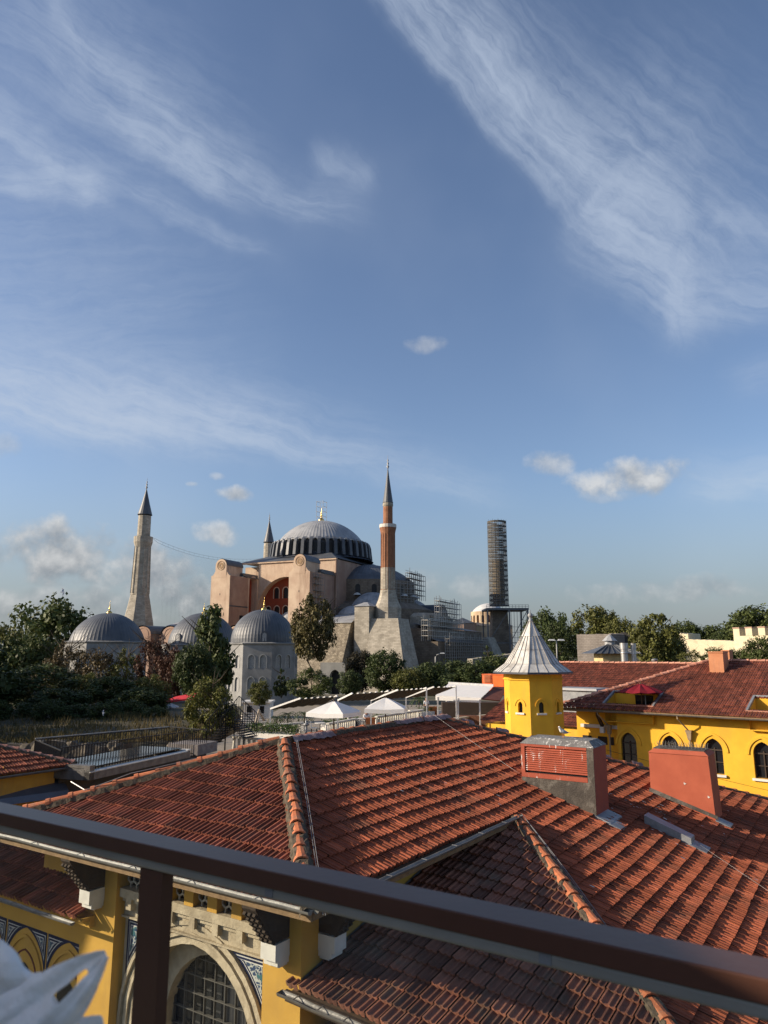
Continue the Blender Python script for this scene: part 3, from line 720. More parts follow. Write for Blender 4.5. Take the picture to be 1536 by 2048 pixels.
FRED = dropmat('fouled_red_paint', ((0.36, 0.08, 0.042), (0.30, 0.065, 0.035), .7, 3.0, .12, 30), .85, .60)
for o in [c for c in CHM.children if c.name.startswith(('louvre'))]: o.data.materials[0] = FRED
chamfer_top(s0, s1, ra, rb, zt + .001, .14, .14, CEM, CAPC, CHM)
# second chimney: plain render, chamfered and spiked top
t0, t1 = 9.05, 9.98; qa, qb = 5.22, 6.72
zc = (srz(1292, 1502, t0)[2] + srz(1428, 1516, t0)[2]) / 2
c2m = MB(RF)
c2m.frus(t0 - .03, t1, qa - .02, qb + .10, zroof(qb) - .5, t0, t1, qa, qb, zc)
c2o = c2m.build('chimney', mat('red_render', (0.42, 0.105, 0.055), (0.36, 0.085, 0.045), .8, 2.2, .25, 60, stain=(0.27, 0.075, 0.05), stain_amt=.35, stain_scale=1.2, streak=True), hotel)
chamfer_top(t0, t1, qa, qb, zc + .001, .11, .12, CEM, c2o.data.materials[0], c2o)
k = MB(RF); k.box(t0 + .1, t1 - .1, qa + .1, qb - .1, zc + .10, zc + .118); k.build('cement_top', DCEM, c2o)
sp = MB(RF)
for i in range(16):
    r0 = qa + .14 + i * .083
    for sg in (-1, 1):
        sp.bar((t0 + .3, r0, zc + .115), (t0 + .3 + sg * .16, r0 + random.uniform(-.03, .03), zc + .25), .006)
        sp.bar((t0 + .6, r0, zc + .115), (t0 + .6 + sg * .16, r0 + random.uniform(-.03, .03), zc + .25), .006)
sp.build('bird_spikes', mat('spike_steel', (0.45, 0.42, 0.35), None, .4, 4, 0, metal=.6), c2o)
k = MB(RF); k.add([(t0 - .07, qa - .05, zroof(qa) + .05), (t0 - .07, qb + .15, zroof(qb) + .05), (t0 - .02, qb + .12, zroof(qb) + .14), (t0 - .02, qa - .03, zroof(qa) + .15)], [(0, 1, 2, 3)])
k.box(t0 - .12, t1, qb + .08, qb + .42, zroof(qb) - .12, zroof(qb) - .09) if False else None
def slab(mb, sA, sB, rA, rB, h): # sheet lying on the right slope
    mb.add([(sA, rA, zroof(rA) + h), (sB, rA, zroof(rA) + h), (sB, rB, zroof(rB) + h), (sA, rB, zroof(rB) + h), (sA, rA, zroof(rA) + h - .05), (sB, rA, zroof(rA) + h - .05), (sB, rB, zroof(rB) + h - .05), (sA, rB, zroof(rB) + h - .05)],
           [(0, 1, 2, 3), (0, 1, 5, 4), (1, 2, 6, 5), (2, 3, 7, 6), (3, 0, 4, 7)])
k.build('cement_fillet', DCEM, c2o); k = MB(RF); slab(k, t0 - .1, t0 + .35, qb + .08, qb + .42, .075); k.build('flashing', ZINC, c2o)
k = MB(RF); slab(k, s0 - .05, s1 - .1, rb - .02, rb + .32, .08); slab(k, s0 - .1, s0 + .35, rb + .3, rb + .55, .075); k.build('flashing', ZINC, CHM)
# zinc roof vent box
v = MB(RF); v.add([(6.05, 5.78, zroof(5.78) + .22), (6.42, 5.78, zroof(5.78) + .22), (6.42, 6.78, zroof(6.78) + .20), (6.05, 6.78, zroof(6.78) + .20), (6.05, 5.78, zroof(5.78) - .02), (6.42, 5.78, zroof(5.78) - .02), (6.42, 6.78, zroof(6.78) - .02), (6.05, 6.78, zroof(6.78) - .02)],
      [(0, 1, 2, 3), (0, 1, 5, 4), (1, 2, 6, 5), (2, 3, 7, 6), (3, 0, 4, 7)]); slab(v, 5.98, 6.48, 6.76, 7.1, .075); v.build('roof_vent', ZINC, hotel)
# bird droppings and loose bits on the right slope
bd = MB(RF)
for i in range(120):
    r = random.uniform(1.5, 10); s = random.uniform(-1 if r < 4 else 3 - (r - 4), 6 + r * .8); z = zroof(r) + random.uniform(.055, .075)
    if random.random() < .5: s = random.gauss(7.0, 1.2); r = random.gauss(5.4, .8); z = zroof(r) + .07
    e = random.uniform(.008, .022); e2 = e * random.uniform(1, 2.6)
    bd.add([(s - e, r - e2, z + TP * e2), (s + e * .4, r - e2 * .7, z + TP * e2 * .7), (s + e, r + e2, z - TP * e2), (s - e * .6, r + e2 * .8, z - TP * e2 * .8)], [(0, 1, 2, 3)])
tag(bd.build('bird_droppings', mat('droppings', (0.62, 0.60, 0.56), None, .9, 20), hotel, recalc=False), kind='stuff')
for px, py in ((1370, 1567), (1418, 1594)):
    s_, r_, z_ = srz(px, py, t0 - .02); k = MB(RF); e = .035
    k.add([(s_ - .004, r_ - e, z_ - .4 * e), (s_ - .004, r_ - .3 * e, z_ - e), (s_ - .004, r_ + e, z_ + .3 * e), (s_ - .004, r_ + .1 * e, z_ + .1 * e), (s_ - .004, r_ - .8 * e, z_ + e)], [(0, 1, 2, 3, 4)]); k.build('bird_dropping', MATS['droppings'], c2o)

# ------------------------------------------------------------------ left lean-to wing with blind arches (part of the same building)
SE3 = -3.86; ZE3 = srz(100, 1831, SE3)[2] + .06; T3 = .36; th3 = math.atan(T3); c3, s3 = math.cos(th3), math.sin(th3)
def P_lean(a, b, h): return RF((SE3 + b * c3 - h * s3, a, ZE3 + T3 * b * c3 + h * c3))
rE = srz(150, 1848, SE3)[1]
tile_face('roof', hotel, TILM, P_lean, lambda b: -8.2, lambda b: rE, 2.3, seed=5, row=.36, wave=.015)
gutter('gutter', hotel, RF((SE3 - .07, rE + .03, ZE3 - .02)), RF((SE3 - .07, -8, ZE3 - .02)), .05, -d2, GUTL)
SW3 = -3.42
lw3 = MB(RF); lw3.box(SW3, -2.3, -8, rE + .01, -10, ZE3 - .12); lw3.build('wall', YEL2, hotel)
k = MB(RF); k.box(SW3 - .16, SW3 - .001, -8, rE + .01, ZE3 - .20, ZE3 - .08); k.box(SW3 - .30, SW3 - .001, -8, rE, ZE3 - .079, ZE3 - .03); k.build('cornice', YEL2, hotel)
a1 = srz(55, 1855, SW3); a2 = srz(140, 1885, SW3); tip = srz(97, 1923, SW3)
sp_ = a2[1] - a1[1]; F3 = F0(SW3); zap = (a1[2] + a2[2]) / 2
hwA = sp_ * .5 - .02; kA = 1.3; riseA = math.sqrt(2 * kA * hwA * hwA - hwA * hwA); zsA = zap - riseA
BRD = mat('maroon_trim', (0.14, 0.03, 0.02), None, .7, 5)
for i in (-2, -1, 0, 1):
    cx = a1[1] + i * sp_
    if cx + hwA * .3 > rE: continue
    m = MB(RF); arch_ring(m, F3, cx, hwA * .86, zsA - .05, 'pointed', kA, .05, -.03, .01, -9); m.build('arch_moulding', YEL2, hotel)
    m = MB(RF); arch_ring(m, F3, cx, hwA * .62, zsA - .08, 'pointed', kA, .03, -.012, .01, -9); m.build('arch_moulding', BRD, hotel)
    p = MB(RF); ap = [(cx - hwA * .40, -9)] + arch_pts(cx, hwA * .40, zsA - .1, 'pointed', 7, kA) + [(cx + hwA * .40, -9)]
    p.add([F3(x, -.006, z) for x, z in ap], [tuple(range(len(ap)))]); p.build('arched_window', DARK, hotel)
    if cx + sp_ / 2 < rE + .2:
        spandrel(hotel, F3, cx, hwA, zsA, kA, cx, min(cx + sp_ / 2, rE), zap + .03, -.008, zmin=-99)
    spandrel(hotel, F3, cx, hwA, zsA, kA, cx - sp_ / 2, cx, zap + .03, -.008, zmin=-99)
# ------------------------------------------------------------------ terrace railing close to the camera, and the plastic bag
def QF(p):  # (q away along d2, l left along d1, z)
    return d2 * p[0] + d1 * p[1] + Vector((0, 0, p[2]))
rail = thing('terrace_railing', 'brown metal handrail with silver channel and glass running across the foreground', 'railing', QF((1.2, 0, -1.58)))
BRN = mat('brown_metal_paint', (0.090, 0.040, 0.026), (0.076, 0.033, 0.021), .36, 2, .03, 60, spec=.28, stain=(0.10, 0.045, 0.03), stain_amt=.25, stain_scale=9)
hq0, hq1, hz = 1.172, 1.252, -.4275
def round_bar(mb, q0, q1, z0, z1, l0, l1, b, F):
    pts = []
    for (cq, cz, a0) in ((q1 - b, z1 - b, 0), (q0 + b, z1 - b, 90), (q0 + b, z0 + b, 180), (q1 - b, z0 + b, 270)):
        for i in range(4):
            t = rad(a0 + i * 30); pts.append((cq + b * math.cos(t), cz + b * math.sin(t)))
    n = len(pts); mb.add([(p[0], l0, p[1]) for p in pts] + [(p[0], l1, p[1]) for p in pts], [(i, (i + 1) % n, n + (i + 1) % n, n + i) for i in range(n)] + [tuple(range(n)), tuple(range(n, 2 * n))])
k = MB(QF); round_bar(k, hq0, hq1, hz - .033, hz, -.165, 6, .003, QF); round_bar(k, hq0, hq1, hz - .033, hz, -3, -.1655, .003, QF); hr = k.build('handrail', BRN, rail)
k = MB(QF); round_bar(k, hq0 + .012, hq1 - .012, hz - .058, hz - .0335, -.09, 6, .008, QF); round_bar(k, hq0 + .012, hq1 - .012, hz - .058, hz - .0335, -3, -.20, .008, QF)
SILV = mat('anodised_aluminium', (0.36, 0.355, 0.32), None, .40, 3, .02, metal=.35); k.build('glass_channel', SILV, rail)
k = MB(QF); k.box(hq0 + .018, hq0 + .05, 1.385, 1.462, -1.58, hz - .059); k.build('post', BRN, rail)
k = MB(QF); k.box(hq0 + .018, hq0 + .05, -.20, -.10, -1.58, hz - .034); k.build('post', BRN, rail)
gm = bpy.data.materials.new('railing_glass'); gm.use_nodes = True; B = NB(gm.node_tree); B.n.clear()
tp = B.node('ShaderNodeBsdfTransparent'); tp.inputs[0].default_value = (.93, .95, .94, 1); gs = B.node('ShaderNodeBsdfGlossy'); gs.inputs['Roughness'].default_value = .02
fz = B.node('ShaderNodeLayerWeight'); fz.inputs['Blend'].default_value = .5; mx = B.node('ShaderNodeMixShader'); B.put(mx.inputs[0], B.m('MULTIPLY_ADD', B.m('POWER', fz.outputs['Facing'], 5.0), .5, .025)); B.l.new(tp.outputs[0], mx.inputs[1]); B.l.new(gs.outputs[0], mx.inputs[2])
df = B.node('ShaderNodeBsdfDiffuse'); df.inputs[0].default_value = (.55, .56, .56, 1); nzz = B.noise(B.node('ShaderNodeNewGeometry').outputs['Position'], 3, 5, .6)
mx2 = B.node('ShaderNodeMixShader'); B.put(mx2.inputs[0], B.m('MULTIPLY', B.sstep(nzz, .4, .8), .05)); B.l.new(mx.outputs[0], mx2.inputs[1]); B.l.new(df.outputs[0], mx2.inputs[2])
O = B.node('ShaderNodeOutputMaterial'); B.l.new(mx2.outputs[0], O.inputs[0])
k = MB(QF); k.box(hq0 + .051, hq0 + .060, -3, 6, -1.55, hz - .058); k.build('glass_pane', gm, rail)
k = MB(QF); 
for l in (-.02, .47, 1.05, 2.1): k.box(hq0 + .0105, hq0 + .03, l, l + .02, hz - .052, hz - .036)
k.build('fixing_clip', ZINC, rail)
# chipped paint spot on the handrail
k = MB(QF); n = 14
for (cq, cl, rr) in ((hq0 + .012, -.065, .010), (hq0 + .018, -.087, .007)):
    k.add([(cq + rr * (1 + .3 * math.sin(i * 2.3)) * math.cos(i * 2 * math.pi / n), cl + rr * 1.2 * math.sin(i * 2 * math.pi / n), hz + .0008) for i in range(n)], [tuple(range(n))])
k.build('paint_chip', mat('chipped_paint', (0.20, 0.19, 0.185), None, .7, 60), hr)
# viewing terrace floor; unseen wall added at its left to shade the railing
k = MB(); k.box(-6, 6, -5, .9, -1.7, -1.58); tw_ = k.build('terrace_floor', mat('terrace_stone', (.3, .27, .23), None, .9, 3)); tag(tw_, kind='structure')
k = MB(); k.box(-3.35, -3.1, -5, 2.75, -1.6, .98); tag(k.build('added_shade_wall', mat('shade_wall_render', (.5, .45, .38), None, .9, 3)), kind='structure')
k = MB(); k.box(-27, -20, 12.7, 21, -10, 1.6); shade_house = thing('added_shade_house', 'plain unseen house block added outside the left edge to cast shade', 'building', (-23, 17, -10)); k.build('wall', YEL2, shade_house)  # unseen block, added to throw shade on the lean-to wing
k = MB(); k.add([(-27.3, 12.4, 1.601), (-19.7, 12.4, 1.601), (-19.7, 21.3, 1.601), (-27.3, 21.3, 1.601), (-23.5, 16.8, 2.3)], [(0, 1, 4), (1, 2, 4), (2, 3, 4), (3, 0, 4)]); k.build('roof', TILM, shade_house)
# plastic bag: crumpled body with two stretched handle loops
bag = thing('plastic_bag', 'crumpled translucent white plastic bag with its handles tugged aside', 'bag', at(60, 2100, .78))
BAGM = mat('white_polythene', (0.97, 0.95, 0.90), (0.90, 0.88, 0.84), .38, 14, .35, 22, spec=.45, transl=.25)
def sheet(name, rows, thick=.0, sub=2, wr=.006, seed=0):
    mb = MB(); n = len(rows[0]); vs = [Vector(p) for r in rows for p in r]
    fs = [(i * n + j, i * n + j + 1, (i + 1) * n + j + 1, (i + 1) * n + j) for i in range(len(rows) - 1) for j in range(n - 1)]
    mb.add(vs, fs); o = mb.build(name, BAGM, bag, True)
    m = o.modifiers.new('sub', 'SUBSURF'); m.levels = m.render_levels = 3
    tx = bpy.data.textures.new(name + '_wrinkle', 'CLOUDS'); tx.noise_scale = .028; tx.noise_depth = 3
    dm = o.modifiers.new('wrinkle', 'DISPLACE'); dm.texture = tx; dm.strength = wr; dm.texture_coords = 'LOCAL'
    so = o.modifiers.new('skin', 'SOLIDIFY'); so.thickness = .0012
    return o
def px3(x, y, d): return at(x, y, d)
def bez(P, t):
    P = [Vector(p) for p in P]
    while len(P) > 1: P = [a.lerp(b, t) for a, b in zip(P[:-1], P[1:])]
    return P[0]
def fan(name, top, bot, nu, nv, depth, fold, hole=None, seed=0, wr=.004):
    """polythene sheet between two outline curves (picture outline at real depth), with folds running along it"""
    mb = MB(); r = random.Random(seed); vs = []; fs = []; ph = [r.uniform(0, 6.28) for _ in range(6)]; fr = [r.uniform(2.2, 3.4), r.uniform(5, 7), r.uniform(11, 14)]
    for i in range(nu + 1):
        u = i / nu; a = bez(top, u); b = bez(bot, u)
        for j in range(nv + 1):
            v = j / nv; p = a.lerp(b, v)
            f = sum(am * math.sin(fq * v * 3.1 + ph[q] + u * (1.5 + q) * (1 if q % 2 else -1)) for q, (am, fq) in enumerate(zip((1, .55, .3), fr)))
            d = depth[0] + (depth[1] - depth[0]) * u - fold * (1 - .7 * u) * (f + 1.6 * math.sin(math.pi * v))
            vs.append(px3(p.x, p.y, d))
    for i in range(nu):
        for j in range(nv):
            if hole and hole[0] < (i + .5) / nu < hole[1] and hole[2] < (j + .5) / nv < hole[3]: continue
            fs.append((i * (nv + 1) + j, (i + 1) * (nv + 1) + j, (i + 1) * (nv + 1) + j + 1, i * (nv + 1) + j + 1))
    mb.add(vs, fs); o = mb.build(name, BAGM, bag, True, recalc=False)
    m = o.modifiers.new('sub', 'SUBSURF'); m.levels = m.render_levels = 2
    tx = bpy.data.textures.new(name + '_crease', 'VORONOI'); tx.noise_scale = .022; tx.distance_metric = 'DISTANCE'
    dm = o.modifiers.new('crease', 'DISPLACE'); dm.texture = tx; dm.strength = wr; dm.texture_coords = 'LOCAL'
    so = o.modifiers.new('skin', 'SOLIDIFY'); so.thickness = .0008
    return o
V2 = lambda x, y: (x, y, 0)
fan('bag_body', [V2(-150, 1930), V2(-40, 1870), V2(35, 1800), V2(35, 1990), V2(85, 1940)], [V2(-150, 2260), V2(-20, 2260), V2(60, 2260), V2(120, 2260), V2(170, 2240)], 16, 14, (.80, .76), .010, None, 3, .006)
fan('bag_body', [V2(-150, 1990), V2(-40, 1950), V2(20, 1935), V2(70, 1990), V2(110, 1990)], [V2(-150, 2260), V2(-20, 2260), V2(60, 2260), V2(150, 2260), V2(190, 2240)], 12, 10, (.86, .84), .006, None, 4, .006)
fan('bag_handle', [V2(-30, 2005), V2(60, 1965), V2(120, 1915), V2(175, 1905), V2(209, 1899)], [V2(20, 2200), V2(110, 2140), V2(170, 2030), V2(205, 1975), V2(216, 1916)], 18, 14, (.755, .735), .0075, (.40, .74, .36, .48), 5, .004)
fan('bag_handle', [V2(158, 2036), V2(180, 2030), V2(207, 2030)], [V2(160, 2160), V2(185, 2160), V2(209, 2160)], 6, 6, (.775, .77), .003, None, 6, .003)
# ------------------------------------------------------------------ the long yellow wing on the right (frame: x along the eave to the right, y inward, z)
WK = onz(1111, 1414, -2.8); wd = Vector((.7635, -.6458, 0)).normalized(); wn = Vector((-wd.y, wd.x, 0))   # wn: inward (away from the camera)
def WF(p): return WK + wd * p[0] + wn * p[1] + Vector((0, 0, p[2]))
wing = thing('long_yellow_wing', 'long bright yellow wing with pointed arched windows and a dull red tile roof', 'building', WF((8, 6, -10 + 2.8)))
TPW = .386; thw = math.atan(TPW); cw, sw_ = math.cos(thw), math.sin(thw); HWW = 6.1; LW = 19.0
def P_wing(a, b, h): return WF((a, b * cw - h * sw_, TPW * b * cw + h * cw))
npl = wn * -sw_ + Vector((0, 0, cw))
def roofab(px, py):
    P = onpl(px, py, WK, npl) - WK; return P.dot(wd), P.dot(wn) / cw
q1, q2, q3, q4 = roofab(1210, 1410), roofab(1305, 1414), roofab(1229, 1385), roofab(1323, 1388)
q5 = roofab(1497, 1423)
da, dw = (q1[0] + q3[0]) / 2, ((q2[0] + q4[0]) - (q1[0] + q3[0])) / 2
DORM = [(da, da + dw), (q5[0], q5[0] + dw)]
dz0, dz1 = (q1[1] + q2[1]) / 2, (q3[1] + q4[1]) / 2
tile_face('roof', wing, TILF, P_wing, lambda b: b * cw + .02, lambda b: LW, HWW / cw, tw=.22, row=.34, wave=.02, seed=21, holes=[(a, b, dz0, dz1) for a, b in DORM])
k = MB(WF); k.quad((HWW, HWW, TPW * HWW), (LW, HWW, TPW * HWW), (LW, 2 * HWW, 0), (0, 2 * HWW, 0)); k.poly([(HWW, HWW, TPW * HWW), (0, 2 * HWW, 0), (0, 0, 0)]); k.build('roof', TILF, wing)
caps('hip_cap', wing, CAPP, WF((HWW, HWW, TPW * HWW + .05)), WF((-.05, -.05, .06)), .11, .40, 31, mortar=False)
caps('ridge_cap', wing, CAPP, WF((HWW, HWW, TPW * HWW + .05)), WF((LW, HWW, TPW * HWW + .05)), .10, .40, 32, mortar=False)
OV = .72
w = MB(WF); wg = MB(WF); FW = lambda x, dd, z: (x, OV + dd, z)
wins = []
for px in (1258, 1341, 1427, 1525):
    P = onpl(px, 1500, WF((0, OV, 0)), wn) - WK; wins.append(P.dot(wd))
ztop = onpl(1258, 1465, WF((0, OV, 0)), wn).z + 2.8; zsl = onpl(1530, 1558, WF((0, OV, 0)), wn).z + 2.8
hwW = .40; kW = 1.35; rise = math.sqrt(2 * kW * hwW ** 2 - hwW ** 2); zsp = ztop - rise
extra = [wins[-1] + 2.6, wins[-1] + 5.2]
wall_open(w, FW, 3.0, LW, -7.2, -.05, [(x, hwW, zsl, zsp, 'pointed', kW) for x in wins + extra], .22, None)
# lower recessed part left of the first pier
w.box(.6, 2.999, OV + .45, OV + .6, -7.2, -.05)
w.quad((3.0, OV, -7.2), (3.0, OV + .6, -7.2), (3.0, OV + .6, -.05), (3.0, OV, -.05))
w.box(LW - .01, LW, OV + .01, 2 * HWW - OV, -7.2, -.05); w.box(.6, LW, 2 * HWW - OV - .2, 2 * HWW - OV, -7.2, -.05); w.box(.55, .75, OV + .61, 2 * HWW - OV - .21, -7.2, -.05)
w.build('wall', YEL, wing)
FRM = mat('dark_window_frame', (0.05, 0.035, 0.025), None, .5, 5)
for x in wins + extra:
    p = MB(WF); ap = [(x - hwW, zsl)] + arch_pts(x, hwW, zsp, 'pointed', 7, kW) + [(x + hwW, zsl)]
    p.add([FW(a, .218, z) for a, z in ap], [tuple(range(len(ap)))]); win = p.build('arched_window', MATS['dark_window_glass'], wing)
    f = MB(WF); arch_ring(f, FW, x, hwW - .05, zsp, 'pointed', kW, .048, .15, .215, zsl); f.box(x - .025, x + .025, OV + .16, OV + .215, zsl, zsp + .1); f.box(x - hwW, x + hwW, OV + .155, OV + .214, zsp - .03, zsp + .03)
    f.box(x - hwW, x + hwW, OV + .158, OV + .213, zsl + .5, zsl + .54); f.build('frame', FRM, win)
    h = MB(WF); arch_ring(h, FW, x, hwW + .16, zsp - .06, 'pointed', kW, .10, -.055, .02); h.build('hood_mould', YEL, wing)
    s = MB(WF); s.box(x - hwW - .1, x + hwW + .1, OV - .12, OV + .2, zsl - .10, zsl - .002); s.build('sill', WHT, win)
# flower pot on the last sill
gutter('gutter', wing, WF((-.1, -.05, -.06)), WF((LW, -.05, -.06)), .08, -wn, GUT)
k = MB(WF); k.box(-.05, LW, .01, .06, -.16, -.03); k.box(-.05, LW, .061, OV + .1, -.10, -.06); k.build('eave_board', TAN, wing)
k = MB(WF); k.box(.9, 2.95, OV + .25, OV + .449, -1.02, -.86); k.build('string_course', WHT, wing)
for a in (.9, 1.75, 2.4):
    k = MB(WF); k.box(a, a + (.5 if a < 2.3 else .2), OV + .43, OV + .449, -1.85, -1.45); k.build('small_window', DARK, wing)
def downpipe(px):
    P = onpl(px, 1480, WF((0, OV, 0)), wn) - WK; x = P.dot(wd); k = MB(WF)
    k.tube([(x - .28, -.05, -.10), (x - .28, -.05, -.24), (x, OV - .12, -.84), (x, OV - .10, -1.0)], .035, 8)
    k.tube([(x, OV - .09, -1.25), (x, OV - .07, -7.1)], .045, 8)
    k.frus(x - .11, x + .11, OV - .22, OV - .002, -.95, x - .15, x + .15, OV - .26, OV - .002, -.80); k.frus(x - .07, x + .07, OV - .16, OV - .002, -1.25, x - .11, x + .11, OV - .21, OV - .002, -.951)
    k.build('downpipe', mat('painted_downpipe', (0.33, 0.25, 0.16), (0.25, 0.19, 0.12), .5, 4), wing, True, auto=40)
downpipe(1221); downpipe(1381)
P = onpl(1207, 1455, WF((0, OV, 0)), wn) - WK; x = P.dot(wd)
k = MB(WF); k.add([(x - .07, OV - .05, -.85), (x + .07, OV - .05, -.85), (x + .07, .02, -.17), (x - .07, .02, -.17), (x - .07, OV - .2, -.9), (x + .07, OV - .2, -.9), (x + .07, .0, -.3), (x - .07, .0, -.3)], [(0, 1, 2, 3), (4, 5, 6, 7), (0, 3, 7, 4), (1, 2, 6, 5), (0, 1, 5, 4)]); b_ = k.build('eave_bracket', WOOD, wing)
k = MB(WF); k.box(x - .1, x + .1, OV - .25, OV - .002, -1.2, -.9); k.build('corbel', WHT, b_)
# roof terrace dormers cut into the slope
for (a, b) in DORM:
    y0, y1 = dz0 * cw, dz1 * cw; zf, zb = TPW * y0, TPW * y1
    d = MB(WF); d.box(a, b, y1 - .02, y1 + .1, zf - .8, zb + .02); d.add([(a, y0, zf - .8), (a, y1, zf - .8), (a, y1, zb), (a, y0, zf)], [(0, 1, 2, 3)]); d.add([(b, y0, zf - .8), (b, y1, zf - .8), (b, y1, zb), (b, y0, zf)], [(0, 1, 2, 3)])
    d.box(a, b, y0 - .01, y1, zf - .82, zf - .78); dm = d.build('roof_terrace', YEL, wing)
    g = MB(WF); g.box(a + (b - a) * .44, a + (b - a) * .82, y1 - .05, y1 - .022, zf - .78, zb - .08); g.build('glass_door', MATS['dark_window_glass'], dm)
    g = MB(WF); xx = a + (b - a) * .66; g.box(xx - .03, xx + .03, y1 - .08, y1 - .052, zf - .78, zb - .06); g.build('door_frame', ZINC, dm)
    g = MB(WF); g.bar((a - .05, y0, zf + .05), (a - .05, y1, zb + .05), .1, .12); g.bar((b + .05, y0, zf + .05), (b + .05, y1, zb + .05), .1, .12); g.bar((a - .1, y1 + .04, zb + .06), (b + .1, y1 + .04, zb + .06), .14, .1); g.build('flashing', ZINC, dm)
    g = MB(WF); g.bar((a - .1, y0 - .05, zf + .04), (b + .1, y0 - .05, zf + .04), .12, .05); g.build('edge_board', CAPP, dm)
CHP = mat('peach_render', (0.50, 0.22, 0.11), (0.44, 0.18, 0.085), .8, 2, .15, stain=(0.3, .15, .1), stain_amt=.4, stain_scale=2.5, streak=True)
def boxat(px0, px1, yt, yb, Y, dep, nm, m, parent, cap=True, F=None, capm=None):
    p = at((px0 + px1) / 2, yb, Y); wdt = (px1 - px0) / FPX * Y; h = (at(px0, yt, Y).z - p.z)
    kb = MB(lambda q: p + wd * q[0] + wn * q[1] + Vector((0, 0, q[2])))
    kb.box(-wdt * .5, wdt * .5, 0, dep, -.6, h - (.06 if cap else 0)); o = kb.build(nm, m, parent, loc=p)
    if cap:
        kc = MB(lambda q: p + wd * q[0] + wn * q[1] + Vector((0, 0, q[2]))); kc.frus(-wdt * .54, wdt * .54, -.05, dep + .05, h - .06, -wdt * .5, wdt * .5, 0, dep, h); kc.build('chimney_cap', capm or m, o)
    return o
boxat(1420, 1447, 1303, 1339, 38.5, .9, 'chimney', CHP, wing); boxat(1444, 1459, 1300, 1318, 43, .7, 'chimney', CHP, wing)
# red parasol standing in the first dormer
def parasol(name, label, P, half, h_can, drop, m, pole_m, sides=4, ang=0.0, polez=2.4, val=.16, group=None):
    """P = apex point"""
    P = Vector(P); t = thing(name, label, 'parasol', P - Vector((0, 0, polez)), group)
    cb = MB(lambda q: P + Vector(q)); n = sides; R = half * (1.414 if sides == 4 else 1.0)
    rings = []; M = 6
    vs = [(0, 0, 0)]; fs = []
    for i in range(1, M + 1):
        f = i / M
        for kx in range(n):
            t0 = ang + 2 * math.pi * (kx + .5) / n; t1 = ang + 2 * math.pi * (kx + 1.5) / n
            for j in range(4):
                p0 = Vector((math.cos(t0), math.sin(t0), 0)) * R * f; p1 = Vector((math.cos(t1), math.sin(t1), 0)) * R * f
                q = p0.lerp(p1, j / 4); edge = min(j, 4 - j) / 2.0
                sag = -.045 * math.sin(math.pi * f) * edge - (.05 * f * edge if i == M else .02 * f * edge)
                vs.append((q.x, q.y, -drop * f ** 1.15 + sag + .012 * mnoise.noise((q.x * 3, q.y * 3, P.x))))
    m_ = 4 * n
    for j in range(m_): fs.append((0, 1 + j, 1 + (j + 1) % m_))
    for i in range(M - 1):
        for j in range(m_): fs.append((1 + i * m_ + j, 1 + i * m_ + (j + 1) % m_, 1 + (i + 1) * m_ + (j + 1) % m_, 1 + (i + 1) * m_ + j))
    b = len(vs)
    for j in range(m_): x, y, z = vs[1 + (M - 1) * m_ + j]; vs.append((x * 1.005, y * 1.005, z - val))
    for j in range(m_): fs.append((1 + (M - 1) * m_ + j, 1 + (M - 1) * m_ + (j + 1) % m_, b + (j + 1) % m_, b + j))
    cb.add(vs, fs); co = cb.build('canopy', m, t, False)
    k = MB(lambda q: P + Vector(q)); k.tube([(0, 0, .06), (0, 0, -polez)], .035, 8); k.build('pole', pole_m, t, True)
    k = MB(lambda q: P + Vector(q))
    for kx in range(n):
        a = ang + 2 * math.pi * (kx + .5) / n; k.bar((0, 0, -drop * .35 - .25), (R * .6 * math.cos(a), R * .6 * math.sin(a), -drop * .62 - .03), .025)
    k.build('ribs', pole_m, t)
    k = MB(lambda q: P + Vector(q)); k.lathe([(.0, .10), (.035, .07), (.03, .02), (.05, -.02), (0.09, -.03)], (0, 0), 8); k.build('finial', pole_m, t, True)
    return t
REDC = mat('red_canvas', (0.26, 0.012, 0.025), None, .85, 6, .1, transl=.2)
WCAN = mat('white_canvas', (0.87, 0.86, 0.83), (0.82, 0.81, 0.78), .85, 3, .1, transl=.22)
DWOOD = mat('dark_pole_wood', (0.09, 0.055, 0.03), None, .7, 8)
parasol('parasol', 'dark red parasol opened inside the roof terrace of the yellow wing', at(1281, 1367, 37.5), 1.05, 0, .38, REDC, DWOOD, sides=8, polez=1.9, val=.03)
# roof behind the long wing
back = thing('rear_tiled_wing', 'low red tiled roof partly in shadow behind the hip of the yellow wing', 'building', WF((-2, 18, -7.2)))
RZ = -.79 + 2.8
def P_rear(a, b, h): return WF((a, 20.0 - (11.0 - b) * cw - h * sw_, RZ - TPW * (11.0 - b) * cw + h * cw))
tile_face('roof', back, TILF, P_rear, lambda b: -11, lambda b: 12, 11.0, tw=.22, row=.36, wave=.02, seed=23)
caps('ridge_cap', back, CAPP, WF((-11, 20, RZ + .05)), WF((12, 20, RZ + .05)), .11, .42, 33, mortar=False)
k = MB(WF); k.quad((-11, 20, RZ), (12, 20, RZ), (12, 28, RZ - 3), (-11, 28, RZ - 3)); k.build('roof', TILF, back)
k = MB(WF); k.box(-10.6, 11.5, 20 - 10.2, 27, -7.2, RZ - 4.15); k.build('wall', YEL, back)
k = MB(WF); k.bar((-1.6, 14.0, RZ - 2.2), (2.0, 19.8, RZ + .02), .10, .10); k.build('valley_line', GUT, back)
p = at(1150, 1400, 44); k = MB(lambda q: p + wd * q[0] + wn * q[1] + Vector((0, 0, q[2]))); k.box(-1.2, 1.3, 0, 1.6, -.7, .55); k.build('plant_box', ZINC, back)
